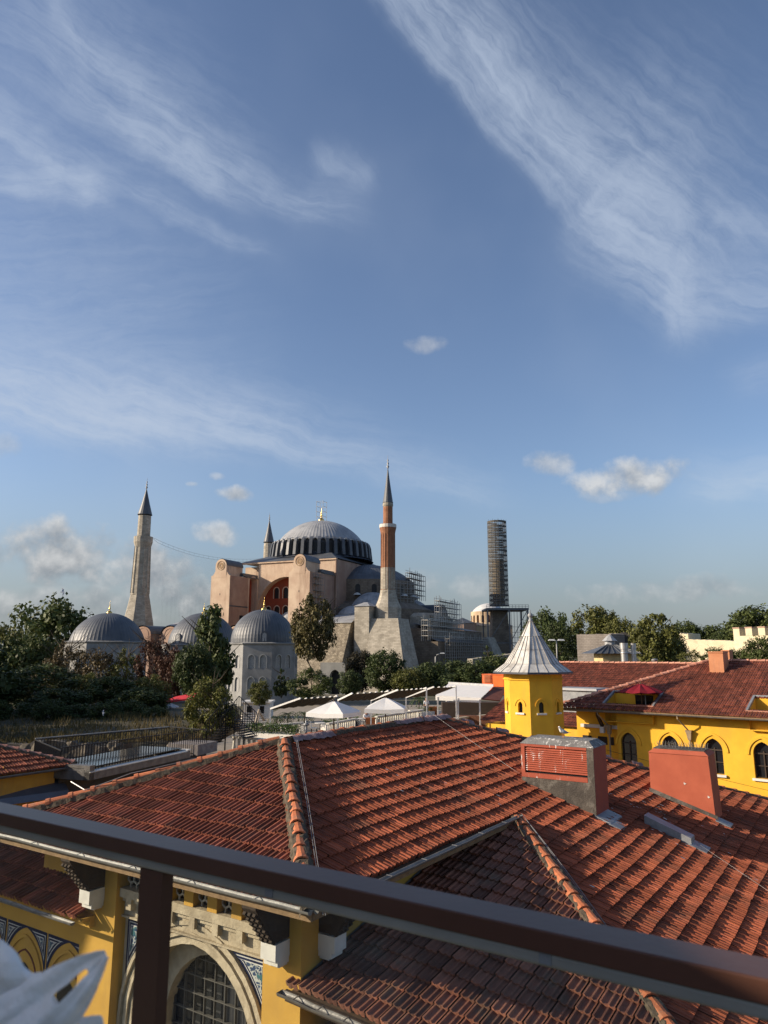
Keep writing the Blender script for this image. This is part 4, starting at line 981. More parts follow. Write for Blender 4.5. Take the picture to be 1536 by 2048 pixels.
k = MB(lambda q: p + wd * q[0] + wn * q[1] + Vector((0, 0, q[2]))); k.frus(-1.35, 1.45, -.15, 1.7, .551, -1.3, 1.4, -.1, 1.65, .68); k.build('plant_box_lid', LEADL, back)
# ------------------------------------------------------------------ octagonal corner tower
TD = 36.6; TC = at(1067, 1400, TD + 1.3); TR = 1.46
tower = thing('corner_tower', 'yellow octagonal tower with a flared metal cone roof', 'tower', (TC.x, TC.y, -10))
faz = math.atan2(-TC.y, -TC.x)          # direction to the camera
off8 = faz - rad(6.5)
zE = at(1066, 1347, TD).z
def zt_(py): return at(1067, py, TD).z
wl = MB(); zb = -10
vo = lambda R, i: (TC.x + R * math.cos(off8 + math.pi / 4 * i), TC.y + R * math.sin(off8 + math.pi / 4 * i))
zw0, zw1 = zt_(1426), zt_(1406)
for i in range(8):
    a = Vector((*vo(TR, i), 0)); b = Vector((*vo(TR, i + 1), 0)); L = (b - a).length; t = (b - a) / L; inn = Vector((TC.x, TC.y, 0)) - (a + b) / 2; inn.normalize()
    FT = lambda x, dd, z, a=a, t=t, inn=inn: a + t * x + inn * dd + Vector((0, 0, z))
    wall_open(wl, FT, 0, L, zb, zE - .02, [(L / 2, .125, zw0, zw1 - .12, 'pointed', 1.5)], .14)
    pn = MB(); ap = [(L / 2 - .125, zw0)] + arch_pts(L / 2, .125, zw1 - .12, 'pointed', 6, 1.5) + [(L / 2 + .125, zw0)]
    pn.add([FT(x, .135, z) for x, z in ap], [tuple(range(len(ap)))]); o = pn.build('arched_window', MATS['dark_window_glass'], tower)
    s = MB(); s.obox(FT(L / 2 - .24, -.07, zw0 - .09), t * .48, inn * .15, Vector((0, 0, .085))); s.build('sill', WHT, o)
    h = MB(); arch_ring(h, FT, L / 2, .26, zw1 - .16, 'pointed', 1.25, .05, -.03, .01); h.build('hood_mould', YEL, tower)
    h = MB(); arch_ring(h, FT, L / 2, .42, zt_(1500), 'pointed', 1.25, .05, -.03, .01); h.build('hood_mould', YEL, tower)
wl.build('wall', YEL, tower)
k = MB()
for i in range(8):
    a = Vector((*vo(TR + .03, i), zE - .30)); b = Vector((*vo(TR + .03, i + 1), zE - .30)); k.bar(a, b, .06, .06)
k.build('string_course', YEL, tower)
rf = MB(); zA = at(1060, 1240, TD).z; zK = at(1066, 1328, TD).z
RE, RK = 1.98, 1.40
prof = [(RE, zE + .05), (RK, zK), (.93, zK + (zA - zK) * .32), (.50, zK + (zA - zK) * .64), (.09, zA)]
vs = []; fs = []; NS = 24
for (R, z) in prof:
    for i in range(NS):
        f = (i % 3) / 3; p0 = Vector((*vo(R, i // 3), z)); p1 = Vector((*vo(R, i // 3 + 1), z)); vs.append(p0.lerp(p1, f))
for j in range(len(prof) - 1):
    for i in range(NS): fs.append((j * NS + i, j * NS + (i + 1) % NS, (j + 1) * NS + (i + 1) % NS, (j + 1) * NS + i))
fs.append(tuple(range(NS)))
rf.add(vs, fs)
WROOF = mat('whitewashed_metal_roof', (0.66, 0.64, 0.59), (0.46, 0.45, 0.42), .6, 2.4, .15, 12, stain=(0.16, 0.125, 0.09), stain_amt=.7, stain_scale=1.5, streak=True, metal=.15)
ro = rf.build('roof', WROOF, tower)
sm = MB()
for i in range(NS):
    for j in range(len(prof) - 1):
        if j == 3 and i % 3: continue
        p0, p1 = Vector(vs[j * NS + i]), Vector(vs[(j + 1) * NS + i]); o_ = Vector((p0.x - TC.x, p0.y - TC.y, 0)).normalized() * .012; sm.bar(p0 + o_, p1 + o_, .022, .03)
for j in (1, 2, 3):
    for i in range(NS): sm.bar(Vector(vs[j * NS + i]), Vector(vs[j * NS + (i + 1) % NS]), .02, .02)
sm.build('seams', mat('roof_seam', (0.30, 0.28, 0.26), None, .6, 3), ro)
k = MB()
for i in range(8): k.bar(Vector((*vo(RE + .01, i), zE + .02)), Vector((*vo(RE + .01, i + 1), zE + .02)), .05, .09)
k.build('eave_edge', LEADD, ro)
k = MB(); k.lathe([(.10, 0), (.12, .1), (.07, .16), (.05, .22), (.12, .28), (.14, .36), (.09, .44), (.03, .48), (.02, .62), (.0, .64)], (TC.x, TC.y, zA - .05), 12); k.build('finial', LEADL, tower, True)
# ------------------------------------------------------------------ hotel terrace in the middle distance
TZ = -6.0
terr = thing('roof_terrace_building', 'flat roofed yellow building carrying the planted restaurant terrace', 'building', (-1, 36, -10))
def quadpx(mb, pts, zz=None, th=.0):
    P = [at(x, y, Y) if zz is None else onz(x, y, zz) for x, y, Y in pts]; mb.poly(P)
k = MB(); dk = [Vector((-9.6, 31.0)), Vector((-3.5, 27.0)), Vector((8.5, 31.5)), Vector((9.5, 37)), Vector((14, 88)), Vector((-11.4, 88)), Vector((-11.4, 46))]
k.prism([(p.x, p.y, -10) for p in dk], (0, 0, 10 + TZ - .05)); k.build('wall', YEL, terr)
k = MB(); k.prism([(p.x, p.y, TZ - .049) for p in dk], (0, 0, .049)); k.build('deck', mat('terrace_paving', (0.30, 0.26, 0.21), (0.22, .19, .15), .9, 2), terr)
BALM = mat('white_balustrade', (0.62, 0.59, 0.51), (0.50, 0.47, 0.41), .8, 3, .15, stain=(.3, .27, .22), stain_amt=.4, stain_scale=2.5)
def balustrade(label, A, B, h=1.0, wbal=.13, gap=.30):
    A, B = Vector(A), Vector(B); t = thing('balustrade', label, 'balustrade', A, 'balustrades round the restaurant terrace')
    dn = (B - A).normalized(); L = (B - A).length; sd = Vector((-dn.y, dn.x, 0)).normalized()
    top = MB(); top.obox(A + Vector((0, 0, h - .12)) - sd * .14, dn * L, sd * .28, Vector((0, 0, .12))); top.build('top_rail', BALM, t)
    bot = MB(); bot.obox(A - sd * .12, dn * L, sd * .24, Vector((0, 0, .14))); bot.build('plinth', BALM, t)
    n = max(2, int(L / gap))
    for i in range(n):
        c = A + dn * (L * (i + .5) / n); b = MB(); b.tube([c + Vector((0, 0, .141)), c + Vector((0, 0, .30)), c + Vector((0, 0, .55)), c + Vector((0, 0, h - .121))], [wbal * .42, wbal * .62, wbal * .42, wbal * .55], 6); b.build('baluster', BALM, t, True)
    return t
bz = TZ
def onY(px, py, z): return onz(px, py, z)
Bq = lambda px, py, h=1.0: (lambda p: Vector((p.x, p.y, p.z - h)))(onz(px, py, TZ + h))
balustrade('white balustrade with a wide top rail beside the steel stairs', Bq(464, 1471), Bq(566, 1481), 1.0, .2, .42)
balustrade('low white balustrade behind the left hedge under the first awning', Bq(528, 1450), Bq(606, 1444), 1.0, .14, .42)
balustrade('white balustrade behind the diners between the two white parasols', Bq(655, 1446), Bq(712, 1436), 1.0, .14, .3)
balustrade('white balustrade behind the second white parasol', Bq(752, 1432), Bq(845, 1419), 1.0, .13, .3)
balustrade('shaded balustrade joining the yellow octagonal tower', Bq(905, 1436), Bq(1022, 1424), 1.0, .15, .26)
balustrade('short white balustrade next to the two waiters', Bq(818, 1420), Bq(846, 1418), 1.0, .15, .3)
parasol('parasol', 'white square parasol nearer the left end of the roof terrace', at(668, 1402, 45), 1.22, 0, .62, WCAN, DWOOD, 4, rad(56.5 + 10), 3.1, .24, 'white parasols on the terrace')
parasol('parasol', 'white square parasol set just right of the other white one', at(771, 1395, 48), 1.25, 0, .62, WCAN, DWOOD, 4, rad(56.5 + 30), 2.95, .24, 'white parasols on the terrace')
AWN = mat('brown_awning_fabric', (0.085, 0.068, 0.05), (0.07, 0.055, 0.042), .9, 5, .1)
AWH = mat('awning_white_beam', (0.72, 0.71, 0.68), None, .5, 5, 0)
def awning(label, fl, bl, br, fr, Yf, Yb, nrib=8, m=AWN, posts=(0,), group='retractable awnings over the terrace'):
    FL, BL, BR, FR = at(*fl, Yf), at(*bl, Yb), at(*br, Yb), at(*fr, Yf)
    t = thing('retractable_awning', label, 'awning', FL, group)
    k = MB(); vs = []; n = nrib * 2
    for i in range(n + 1):
        for j in range(2): vs.append((FL.lerp(FR, i / n) if j == 0 else BL.lerp(BR, i / n)) + Vector((0, 0, -.05 * (i % 2))))
    k.add(vs, [(2 * i, 2 * i + 1, 2 * i + 3, 2 * i + 2) for i in range(n)]); o = k.build('fabric', m, t); s = o.modifiers.new('t', 'SOLIDIFY'); s.thickness = .02
    for a, b in ((FL, BL), (FR, BR)):
        k = MB(); k.bar(a + Vector((0, 0, .05)), b + Vector((0, 0, .05)), .09, .11); k.build('side_beam', AWH, t)
    for i in range(nrib + 1):
        p = BL.lerp(BR, i / nrib); k = MB(); k.bar(p + (BL - FL).normalized() * .03 + Vector((0, 0, .03)), p - (BL - FL).normalized() * .16 + Vector((0, 0, .03)), .07, .07); k.build('rib_end', AWH, t)
    for a in posts:
        p = [FL, FR, BL, BR][a]; k = MB(); k.bar((p.x, p.y, TZ + .001), (p.x, p.y, p.z), .09); k.build('post', AWH, t)
    return t
awning('brown awning on white posts, lowest one at the left end of the terrace', (541, 1419), (601, 1398), (674, 1393), (652, 1407), 51.1, 49.7, 6, posts=(0,))
awning('brown awning between the lowest one and the white parasols', (676, 1402), (705, 1388), (777, 1383), (746, 1399), 52.5, 51.1, 6, posts=(0,))
awning('brown awning right behind the second white parasol', (742, 1402), (796, 1381), (853, 1377), (812, 1394), 54.7, 53.2, 6, posts=(0, 3))
awning('short brown awning touching the white pavilion canopy', (812, 1396), (868, 1375), (912, 1373.5), (872, 1389), 56.8, 55.4, 4, posts=(0, 3))
# white pavilion awning with small tiled roof behind
pav = thing('terrace_pavilion', 'bar pavilion with a large white sloping awning and small tiled roof', 'pavilion', at(935, 1430, 61.1))
k = MB(); c = [at(871, 1391, 57.5), at(897, 1367, 61.8), at(987, 1372, 60.4), at(962, 1396, 56.1)]
n = 10; vs = []
for i in range(n + 1):
    for j in range(5): vs.append(c[0].lerp(c[3], i / n).lerp(c[1].lerp(c[2], i / n), j / 4) + Vector((0, 0, -.03 * math.sin(math.pi * j / 4) + .015 * mnoise.noise((i * .9, j * .9, 4)))))
k.add(vs, [(i * 5 + j, i * 5 + j + 1, (i + 1) * 5 + j + 1, (i + 1) * 5 + j) for i in range(n) for j in range(4)])
k.build('white_awning', WCAN, pav, True)
k = MB(); 
for i in range(n):
    a, b = c[0].lerp(c[3], i / n), c[0].lerp(c[3], (i + 1) / n); k.quad(a, b, b - Vector((0, 0, .34)), a - Vector((0, 0, .34)))
k.build('valance', WCAN, pav)
k = MB(); k.bar(c[1] + Vector((0, 0, .05)), c[2] + Vector((0, 0, .05)), .12, .16); k.build('awning_box', AWH, pav)
for q in (.05, .5, .97):
    p = c[0].lerp(c[3], q); k = MB(); k.bar((p.x, p.y, TZ + .001), (p.x, p.y, p.z - .1), .1); k.build('post', AWH, pav)
k = MB(); k.add([at(963, 1397, 56.2), at(988, 1373, 61.1), at(1014, 1374, 61.8), at(1000, 1401, 56.5)], [(0, 1, 2, 3)]); kk = k.build('roof', TILF, pav); kk.modifiers.new('t', 'SOLIDIFY').thickness = .08
k = MB(); a, b = at(885, 1430, 63.2), at(1012, 1430, 62.5); k.obox((a.x, a.y, TZ + .001), (b.x - a.x, b.y - a.y, 0), (0, 1.2, 0), (0, 0, 1.9)); k.build('wall', mat('dark_brown_panel', (.05, .035, .028), None, .8, 4), pav)
k = MB(); a, b = at(915, 1430, 60.3), at(1000, 1430, 59.6); k.obox((a.x, a.y, TZ + .001), (b.x - a.x, b.y - a.y, 0), (0, .7, 0), (0, 0, 1.05)); k.build('bar_counter', mat('brown_counter', (.16, .07, .04), None, .6, 6), pav)
ORG = mat('orange_render', (0.60, 0.13, 0.04), (0.52, .11, .035), .8, 3, .1)
o1 = boxat(963, 985, 1348, 1367, 66, 1.3, 'vent_chimney', ORG, None); tag(o1, 'peach vent chimney with louvres left of the brighter orange one', 'chimney')
k = MB(); p = at(974, 1367, 65.9)
for i in range(6): k.bar(p + wd * -.38 + Vector((0, 0, .15 + .11 * i)), p + wd * .38 + Vector((0, 0, .15 + .11 * i)), .06, .04)
k.build('louvre_slats', CHP, o1)
o2 = boxat(984, 1009, 1349, 1374, 63, 1.3, 'vent_chimney', mat('bright_orange_render', (0.72, 0.14, 0.025), None, .8, 3), None, capm=MATS['bright_orange_render']); tag(o2, 'plain bright orange chimney block beside the yellow tower', 'chimney')
# metal stair, fence, kiosk on the left part of the terrace
stair = thing('steel_staircase', 'black steel outside staircase with mesh railings beside the balustrade', 'staircase', at(430, 1500, 43))
k = MB(); sp0, sp1 = at(412, 1490, 43), at(452, 1440, 46); sp2 = at(488, 1478, 44)
for A, B in ((sp0, sp1), (sp1, sp2)):
    sd = Vector((.5, 1.3, 0))
    for o_ in (Vector((0, 0, 0)), sd):
        for hh in (0, .65, 1.35): k.bar(A + o_ + Vector((0, 0, hh)), B + o_ + Vector((0, 0, hh)), .035)
        for i in range(9):
            q = A.lerp(B, i / 8) + o_; k.bar(q, q + Vector((0, 0, 1.35)), .03)
k.build('railing', BLK, stair)
k = MB()
for A, B in ((sp0, sp1), (sp1, sp2)):
    for i in range(9): q = A.lerp(B, (i + .5) / 9); k.obox(q + Vector((-.15, 0, -.02)), Vector((.36, -.15, 0)), Vector((.5, 1.3, 0)), Vector((0, 0, .03)))
k.build('treads', BLK, stair)
k = MB()
for q in (sp0, sp1, sp2, sp1 + Vector((.35, .9, 0))): k.bar((q.x, q.y, -10), (q.x, q.y, q.z), .07)
k.build('post', BLK, stair)
# left flat roof with its black fence
FZ = -4.45
flat = thing('flat_roof_annex', 'low grey flat roofed annex with white edged skylights behind the black fence', 'building', (-8, 30, -10))
fa = onz(118, 1556, FZ); fb_ = onz(412, 1506, FZ); fc = onz(336, 1497, FZ); fd = onz(66, 1528, FZ)
k = MB(); q0 = [fa, fb_, fc + Vector((.6, .3, 0)), fd + Vector((-.6, .3, 0))]
k.prism([(p.x, p.y, -10) for p in q0], (0, 0, 10 + FZ)); k.build('wall', mat('grey_roof_felt', (0.085, 0.085, 0.085), (.06, .06, .062), .85, 2, stain=(.14, .13, .12), stain_amt=.3), flat)
def flatbox(A, B, wv, z0, z1, mb): d = Vector(B) - Vector(A); mb.obox((A[0], A[1], z0), (d.x, d.y, 0), wv, (0, 0, z1 - z0))
s0_, s1_ = onz(180, 1532, FZ + .5), onz(375, 1492, FZ + .5)
k = MB(); dv = (s1_ - s0_); dn_ = dv.normalized(); sd_ = Vector((-dn_.y, dn_.x, 0)) * 2.6
for o_, ln in ((Vector((0, 0, 0)), dv), (sd_, dv)): flatbox(s0_ + o_, s0_ + o_ + ln, sd_.normalized() * .25, FZ, FZ + .26, k)
flatbox(s0_, s0_ + sd_, dn_ * .25, FZ, FZ + .5, k); flatbox(s1_, s1_ + sd_, dn_ * .25, FZ, FZ + .26, k); sk = k.build('skylight', GUT, flat)
k = MB()
for o_ in (Vector((0, 0, 0)), sd_): flatbox(s0_ + o_ - sd_.normalized() * .03, s0_ + o_ - sd_.normalized() * .03 + dv, sd_.normalized() * .31, FZ + .261, FZ + .30, k)
for o_ in (s0_, s1_): flatbox(o_, o_ + sd_, dn_ * .3, FZ + .3011, FZ + .34, k)
k.build('white_coping', WHT, sk)
k = MB(); k.obox(s0_ + sd_ * .1 - Vector((0, 0, .12)), dv, sd_ * .8, (0, 0, .03)); k.build('skylight_glass', MATS['dark_window_glass'], sk)
k = MB(); flatbox(s1_ + dn_ * .8, s1_ + dn_ * 2.4, sd_ * .6, FZ, FZ + .45, k); k.build('skylight', CEM, flat)
h0, h1 = onz(120, 1600, FZ - .9), onz(300, 1553, FZ - .9)
k = MB(); dd_ = h1 - h0; upv = Vector((-dd_.y, dd_.x, 0)).normalized()
k.add([h0, h1, h1 + upv * .8 + Vector((0, 0, .8)), h0 + upv * .8 + Vector((0, 0, .8)), h1 + upv * 1.6, h0 + upv * 1.6], [(0, 1, 2, 3), (2, 3, 5, 4), (0, 3, 5), (1, 2, 4)]); k.build('sloping_hatch', mat('blue_grey_metal', (0.13, 0.15, 0.18), (.10, .115, .14), .4, 2, metal=.3), flat)
k = MB()
for i in range(6): p = h0.lerp(h1, i / 5); k.bar(p + Vector((0, 0, .012)) , p + upv * .8 + Vector((0, 0, .812)), .03, .02)
k.build('hatch_seam', GUT, flat)
h0 = onz(-40, 1618, FZ - .6); k = MB(); pr_ = [(math.cos(t) * 1.3, math.sin(t) * .55) for t in [math.pi * i / 8 for i in range(9)]]
hd = (onz(100, 1598, FZ - .6) - h0); hn = Vector((-hd.y, hd.x, 0)).normalized()
k.prism([h0 + hn * (1.3 + x) + Vector((0, 0, z)) for x, z in pr_], hd * 1.3); k.build('barrel_hatch', MATS['blue_grey_metal'], flat)
fence = thing('roof_fence', 'black vertical bar fence standing round the flat annex roof', 'fence', fa)
def fence_run(A, B, h, gap):
    A, B = Vector(A), Vector(B); L = (B - A).length; n = int(L / gap); k = MB()
    for i in range(n + 1):
        p = A.lerp(B, i / n); k.bar(p, p + Vector((0, 0, h)), .022)
    for hh in (.08, h): k.bar(A + Vector((0, 0, hh)), B + Vector((0, 0, hh)), .035)
    k.build('fence_panel', BLK, fence)
fence_run(fa, fb_, 1.05, .13); fence_run(fd, fc, .95, .13); fence_run(fc, fb_, 1.0, .13); fence_run(fa, fd, .95, .13)
k = MB(); k.bar(fd + Vector((0, 0, 1.0)), fc + Vector((0, 0, 1.0)), .06, .03); k.build('top_rail', ZINC, fence)
# small tile roofed building at the far left
KL = onz(153, 1529, -4.0); sb = thing('small_tiled_building', 'small yellow building with a pinkish red tile roof at the left edge', 'building', (KL.x - 2, KL.y, -10))
def SFm(p): return KL + d2 * p[0] - d1 * p[1] + Vector((0, 0, p[2]))
def P_small(a, b, h): return SFm((a, -b * ct - h * -st_, TP * b * ct + h * ct))
tile_face('roof', sb, TILM, P_small, lambda b: -8, lambda b: -b * ct, 4.4, wave=.02, seed=41, tw=.21, row=.35)
k = MB(SFm); k.quad((0, 0, 0), (-4.2, -4.2, TP * 4.2), (-8, -4.2, TP * 4.2), (-8, -8.4, 0)); k.quad((0, 0, 0), (0, -8.4, 0), (-4.2, -4.2, TP * 4.2), (-4.2, -4.2, TP * 4.2)); k.build('roof', TILM, sb)
caps('hip_cap', sb, CAPP, SFm((-4.2, -4.2, TP * 4.2 + .05)), SFm((0, 0, .05)), .11, .4, 44)
k = MB(SFm); k.box(-8, -.5, -8, -.5, -6, -.12); k.build('wall', YEL2, sb)
gutter('gutter', sb, SFm((.1, .06, -.05)), SFm((-8, .06, -.05)), .07, -d1, GUT)
# kiosk and stacked planks
kio = thing('white_kiosk', 'small white kiosk cabin with a flat roof and glass doors', 'kiosk', at(512, 1428, 70))
p = at(512, 1430, 70); FK = lambda q: p + Vector(q) * 1.35
k = MB(FK); k.box(-.9, .95, 0, 1.6, -.8, .80); k.build('cabin', WHT, kio)
k = MB(FK); k.box(-1.0, 1.05, -.15, 1.7, .801, .92); k.build('roof', WHT, kio)
k = MB(FK); k.box(-.65, -.3, -.03, -.002, -.8, .6); k.box(.25, .55, -.03, -.002, -.8, .6); k.build('glass_door', MATS['dark_window_glass'], kio)
pl = thing('stacked_planks', 'stepped stack of pale weathered planks below the white kiosk', 'planks', at(480, 1450, 58))
for i in range(6):
    a, b = at(478 + i * 1.5, 1453 - i * 5.4, 58 + i * 1.2), at(533 - i * 1, 1449 - i * 4.0, 59 + i * 1.2); k = MB(); k.bar(a, b, .5, .10); k.build('plank', mat('pale_plank', (0.50, 0.47, 0.42), (.36, .33, .29), .85, 4), pl)
k = MB(); 
for (x0, y0, x1, y1) in ((509, 1449, 518, 1419), (517, 1420, 530, 1441), (514, 1449, 520, 1421), (518, 1420, 527, 1442)): k.bar(at(x0, y0, 56), at(x1, y1, 56.3 if x0 < 517 else 56.8), .08)
for i in range(5): k.bar(at(510 + i * 1.7, 1444 - i * 5, 56.02), at(515 + i * 1.2, 1445 - i * 5, 56.02), .05)
tag(k.build('step_ladder', mat('bare_wood', (0.45, 0.38, 0.30), None, .8, 6), loc=at(518, 1449, 56)), 'wooden A frame step ladder standing by the stacked planks', 'ladder')
# ------------------------------------------------------------------ the great domed mosque (frame: u to the right along the facade, n out of the facade, h above ground)
HU = Vector((.914, -.407, 0)).normalized(); HN = Vector((-.407, -.914, 0)).normalized(); HC = Vector((-22.3, 254, -10))
def HF(p): return HC + HU * p[0] + HN * p[1] + Vector((0, 0, p[2]))
mosque = thing('great_mosque', 'huge pinkish mosque with a grey ribbed central dome and stepped half domes', 'mosque', HC)
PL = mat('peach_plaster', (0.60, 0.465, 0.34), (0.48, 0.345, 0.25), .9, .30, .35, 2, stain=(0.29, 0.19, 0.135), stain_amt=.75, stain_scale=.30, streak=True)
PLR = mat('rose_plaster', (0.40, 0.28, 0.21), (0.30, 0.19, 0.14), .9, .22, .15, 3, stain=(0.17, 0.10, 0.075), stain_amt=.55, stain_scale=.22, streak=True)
PLD = mat('red_tympanum_plaster', (0.30, 0.065, 0.03), (0.22, 0.045, 0.022), .9, .3, .15, 3, stain=(0.12, .05, .035), stain_amt=.5, stain_scale=.3)
ASH = mat('pale_ashlar', (0.50, 0.455, 0.375), (0.36, 0.325, 0.265), .9, .5, .4, 3, stain=(0.15, 0.13, 0.10), stain_amt=.5, stain_scale=.35, brick=(1.1, .42, .03, (.55, .52, .48), .72))
RUB = mat('rubble_stone', (0.47, 0.41, 0.31), (0.24, 0.205, 0.155), .95, 1.1, .8, 4, stain=(0.13, 0.11, 0.085), stain_amt=.5, stain_scale=.5, brick=(.7, .32, .06, (.5, .46, .4), .55))
BRK = mat('minaret_brick', (0.36, 0.175, 0.10), (0.27, 0.125, 0.07), .9, .8, .2, 6, stain=(0.24, 0.11, 0.065), stain_amt=.5, stain_scale=.3, streak=True, brick=(.5, .18, .02, (.75, .68, .6), .8))
OLDB = mat('old_dark_masonry', (0.27, 0.225, 0.175), (0.17, 0.14, 0.11), .95, .5, .5, 3, stain=(.26, .21, .16), stain_amt=.5, stain_scale=.3, brick=(1.2, .5, .05, (.6, .55, .5), .7))
def dome_prof(R, H, z0, n=14, r0=0.0):
    Rs = (R * R + H * H) / (2 * H); zc = z0 + H - Rs; amax = math.asin(min(1, R / Rs))
    if H > R: amax = math.pi - amax if H > Rs else amax
    out = []
    for i in range(n + 1):
        a = amax * (1 - i / n); out.append((max(Rs * math.sin(a), r0), zc + Rs * math.cos(a)))
    return out
def lead_dome(name, parent, xf, c, R, H, z0, mat_, nrib=40, rib=.10, a0=0, a1=2 * math.pi, seg=3, n=14, rough=None):
    prof = dome_prof(R, H, z0, n); mb = MB(xf); N = nrib * seg; vs = []; fs = []; full = abs(a1 - a0 - 2 * math.pi) < 1e-6; m = N if full else N + 1
    for (r, z) in prof:
        for k in range(m):
            t = a0 + (a1 - a0) * k / N; bump_ = rib if k % seg == 0 else 0
            rr = r + bump_ * min(1, r / (R * .25)); vs.append((c[0] + rr * math.cos(t), c[1] + rr * math.sin(t), z))
    for i in range(len(prof) - 1):
        for k in range(N): fs.append((i * m + k, i * m + (k + 1) % m, (i + 1) * m + (k + 1) % m, (i + 1) * m + k))
    mb.add(vs, fs); return mb.build(name, mat_, parent, False)
def finial(parent, xf, c, z0, s, m=None, big=True):
    k = MB(xf); pr = [(.9, 0), (1.0, .3), (.75, .75), (.3, 1.1), (.14, 1.35), (.34, 1.7), (.30, 2.0), (.10, 2.25), (.22, 2.6), (.08, 2.9), (.14, 3.15), (.04, 3.4), (.03, 4.4), (0, 4.5)]
    k.lathe([(r * s, z * s) for r, z in pr], (c[0], c[1], z0), 10); return k.build('finial', m or GOLD, parent, True)
# main dome and drum
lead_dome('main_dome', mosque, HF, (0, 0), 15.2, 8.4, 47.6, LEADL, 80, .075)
dome_o = [o for o in mosque.children if o.name.startswith('main_dome')][0]
finial(dome_o, HF, (0, 0), 55.9, 1.15)
k = MB(HF)
for i in range(4):
    a = rad(45 + 90 * i); p = (1.9 * math.cos(a), 1.9 * math.sin(a)); k.bar((p[0], p[1], 55.2), (p[0], p[1], 63.2), .09)
    q = (1.9 * math.cos(a + rad(90)), 1.9 * math.sin(a + rad(90)))
    for h in (57.6, 59.4, 61.2, 63.0): k.bar((p[0], p[1], h), (q[0], q[1], h), .08)
k.build('finial_scaffold', STEEL, dome_o)
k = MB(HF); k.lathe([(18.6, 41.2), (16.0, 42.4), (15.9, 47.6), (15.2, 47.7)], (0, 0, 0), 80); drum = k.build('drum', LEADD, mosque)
for i in range(40):
    a = 2 * math.pi * i / 40; ca, sa = math.cos(a), math.sin(a); k = MB(HF); wv = .52
    T = lambda r, x, z: (r * ca - x * sa, r * sa + x * ca, z)
    pr = [(15.6, 42.0), (18.25, 42.0), (17.75, 46.2), (17.3, 47.3), (15.6, 48.2)]
    k.add([T(r, -wv, z) for r, z in pr] + [T(r, wv, z) for r, z in pr], [tuple(range(5)), tuple(range(5, 10))] + [(j, (j + 1) % 5, 5 + (j + 1) % 5, 5 + j) for j in range(5)])
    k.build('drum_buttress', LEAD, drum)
for i in range(40):
    a = 2 * math.pi * (i + .5) / 40; ca, sa = math.cos(a), math.sin(a); k = MB(HF); T = lambda r, x, z: (r * ca - x * sa, r * sa + x * ca, z)
    ap = [(-.62, 43.0)] + arch_pts(0, .62, 45.6, 'round', 4) + [(.62, 43.0)]
    k.add([T(15.98, x, z) for x, z in ap], [tuple(range(len(ap)))]); k.build('drum_window', DARK, drum)
    k = MB(HF); arch_ring(k, lambda x, dd, z: T(16.8 - dd, x, z), 0, .80, 46.6, 'round', 1, .36, -.2, .9, n=4)
    k.build('window_hood', LEADL, drum)
# square base and the great arch wall
k = MB(HF); k.box(-18, 18, -23, 19.5, 0, 38.2); k.build('central_block', PL, mosque)
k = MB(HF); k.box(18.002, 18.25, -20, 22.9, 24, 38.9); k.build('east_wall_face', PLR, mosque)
k = MB(HF); FA = lambda x, dd, z: (x, 22.6 - dd, z)
wall_open(k, FA, -10.6, 18, 20, 38.8, [(0, 10.5, 20, 23.6, 'round', 1)], 2.6); k.box(10.6, 18, 19.6, 22.599, 20, 38.8) if False else None
k.quad((18, 22.6, 20), (18, 19.4, 20), (18, 19.4, 38.8), (18, 22.6, 38.8))
k.build('great_arch_wall', PL, mosque)
k = MB(HF); arch_ring(k, FA, 0, 10.5, 23.6, 'round', 1, .9, -.12, .1, n=14); k.build('arch_moulding', PL, mosque)
k = MB(HF); k.box(-18, 18.3, 22.0, 23.1, 38.801, 39.25); k.build('cornice', PL, mosque)
k = MB(HF); k.add([(-18.2, 23.2, 39.26), (18.5, 23.2, 39.26), (18.5, -23, 39.26), (-18.2, -23, 39.26), (-12, 14.5, 42.3), (12, 14.5, 42.3), (12, -14.5, 42.3), (-12, -14.5, 42.3)], [(0, 1, 5, 4), (1, 2, 6, 5), (2, 3, 7, 6), (3, 0, 4, 7), (4, 5, 6, 7)]); k.build('base_roof', LEAD, mosque)
k = MB(HF); tym = []; FTm = lambda x, dd, z: (x, 19.98 - dd, z)
ops = [(x, .95, 21.9, 24.0, 'round', 1) for x in (-8.2, -4.9, -1.6, 1.7, 5.0, 8.3)]
k2 = [(x, .95, 27.4, 30.0, 'round', 1) for x in (-5.2, -1.7, 1.8, 5.3)]
wall_open(k, FTm, -10.6, 10.6, 20, 26.4, ops, .45); wall_open(k, FTm, -10.6, 10.6, 26.4, 35, k2, .45)
ty = k.build('tympanum', PLD, mosque)
for (x, hw_, a, b, kd, kk) in ops + k2:
    p = MB(HF); ap = [(x - hw_, a)] + arch_pts(x, hw_, b, 'round', 5) + [(x + hw_, a)]; p.add([FTm(q[0], .44, q[1]) for q in ap], [tuple(range(len(ap)))]); o = p.build('arched_window', DARK, ty)
    p = MB(HF); arch_ring(p, FTm, x, hw_, b, 'round', 1, .28, -.05, .05, a, 5); p.build('window_surround', PL, o)
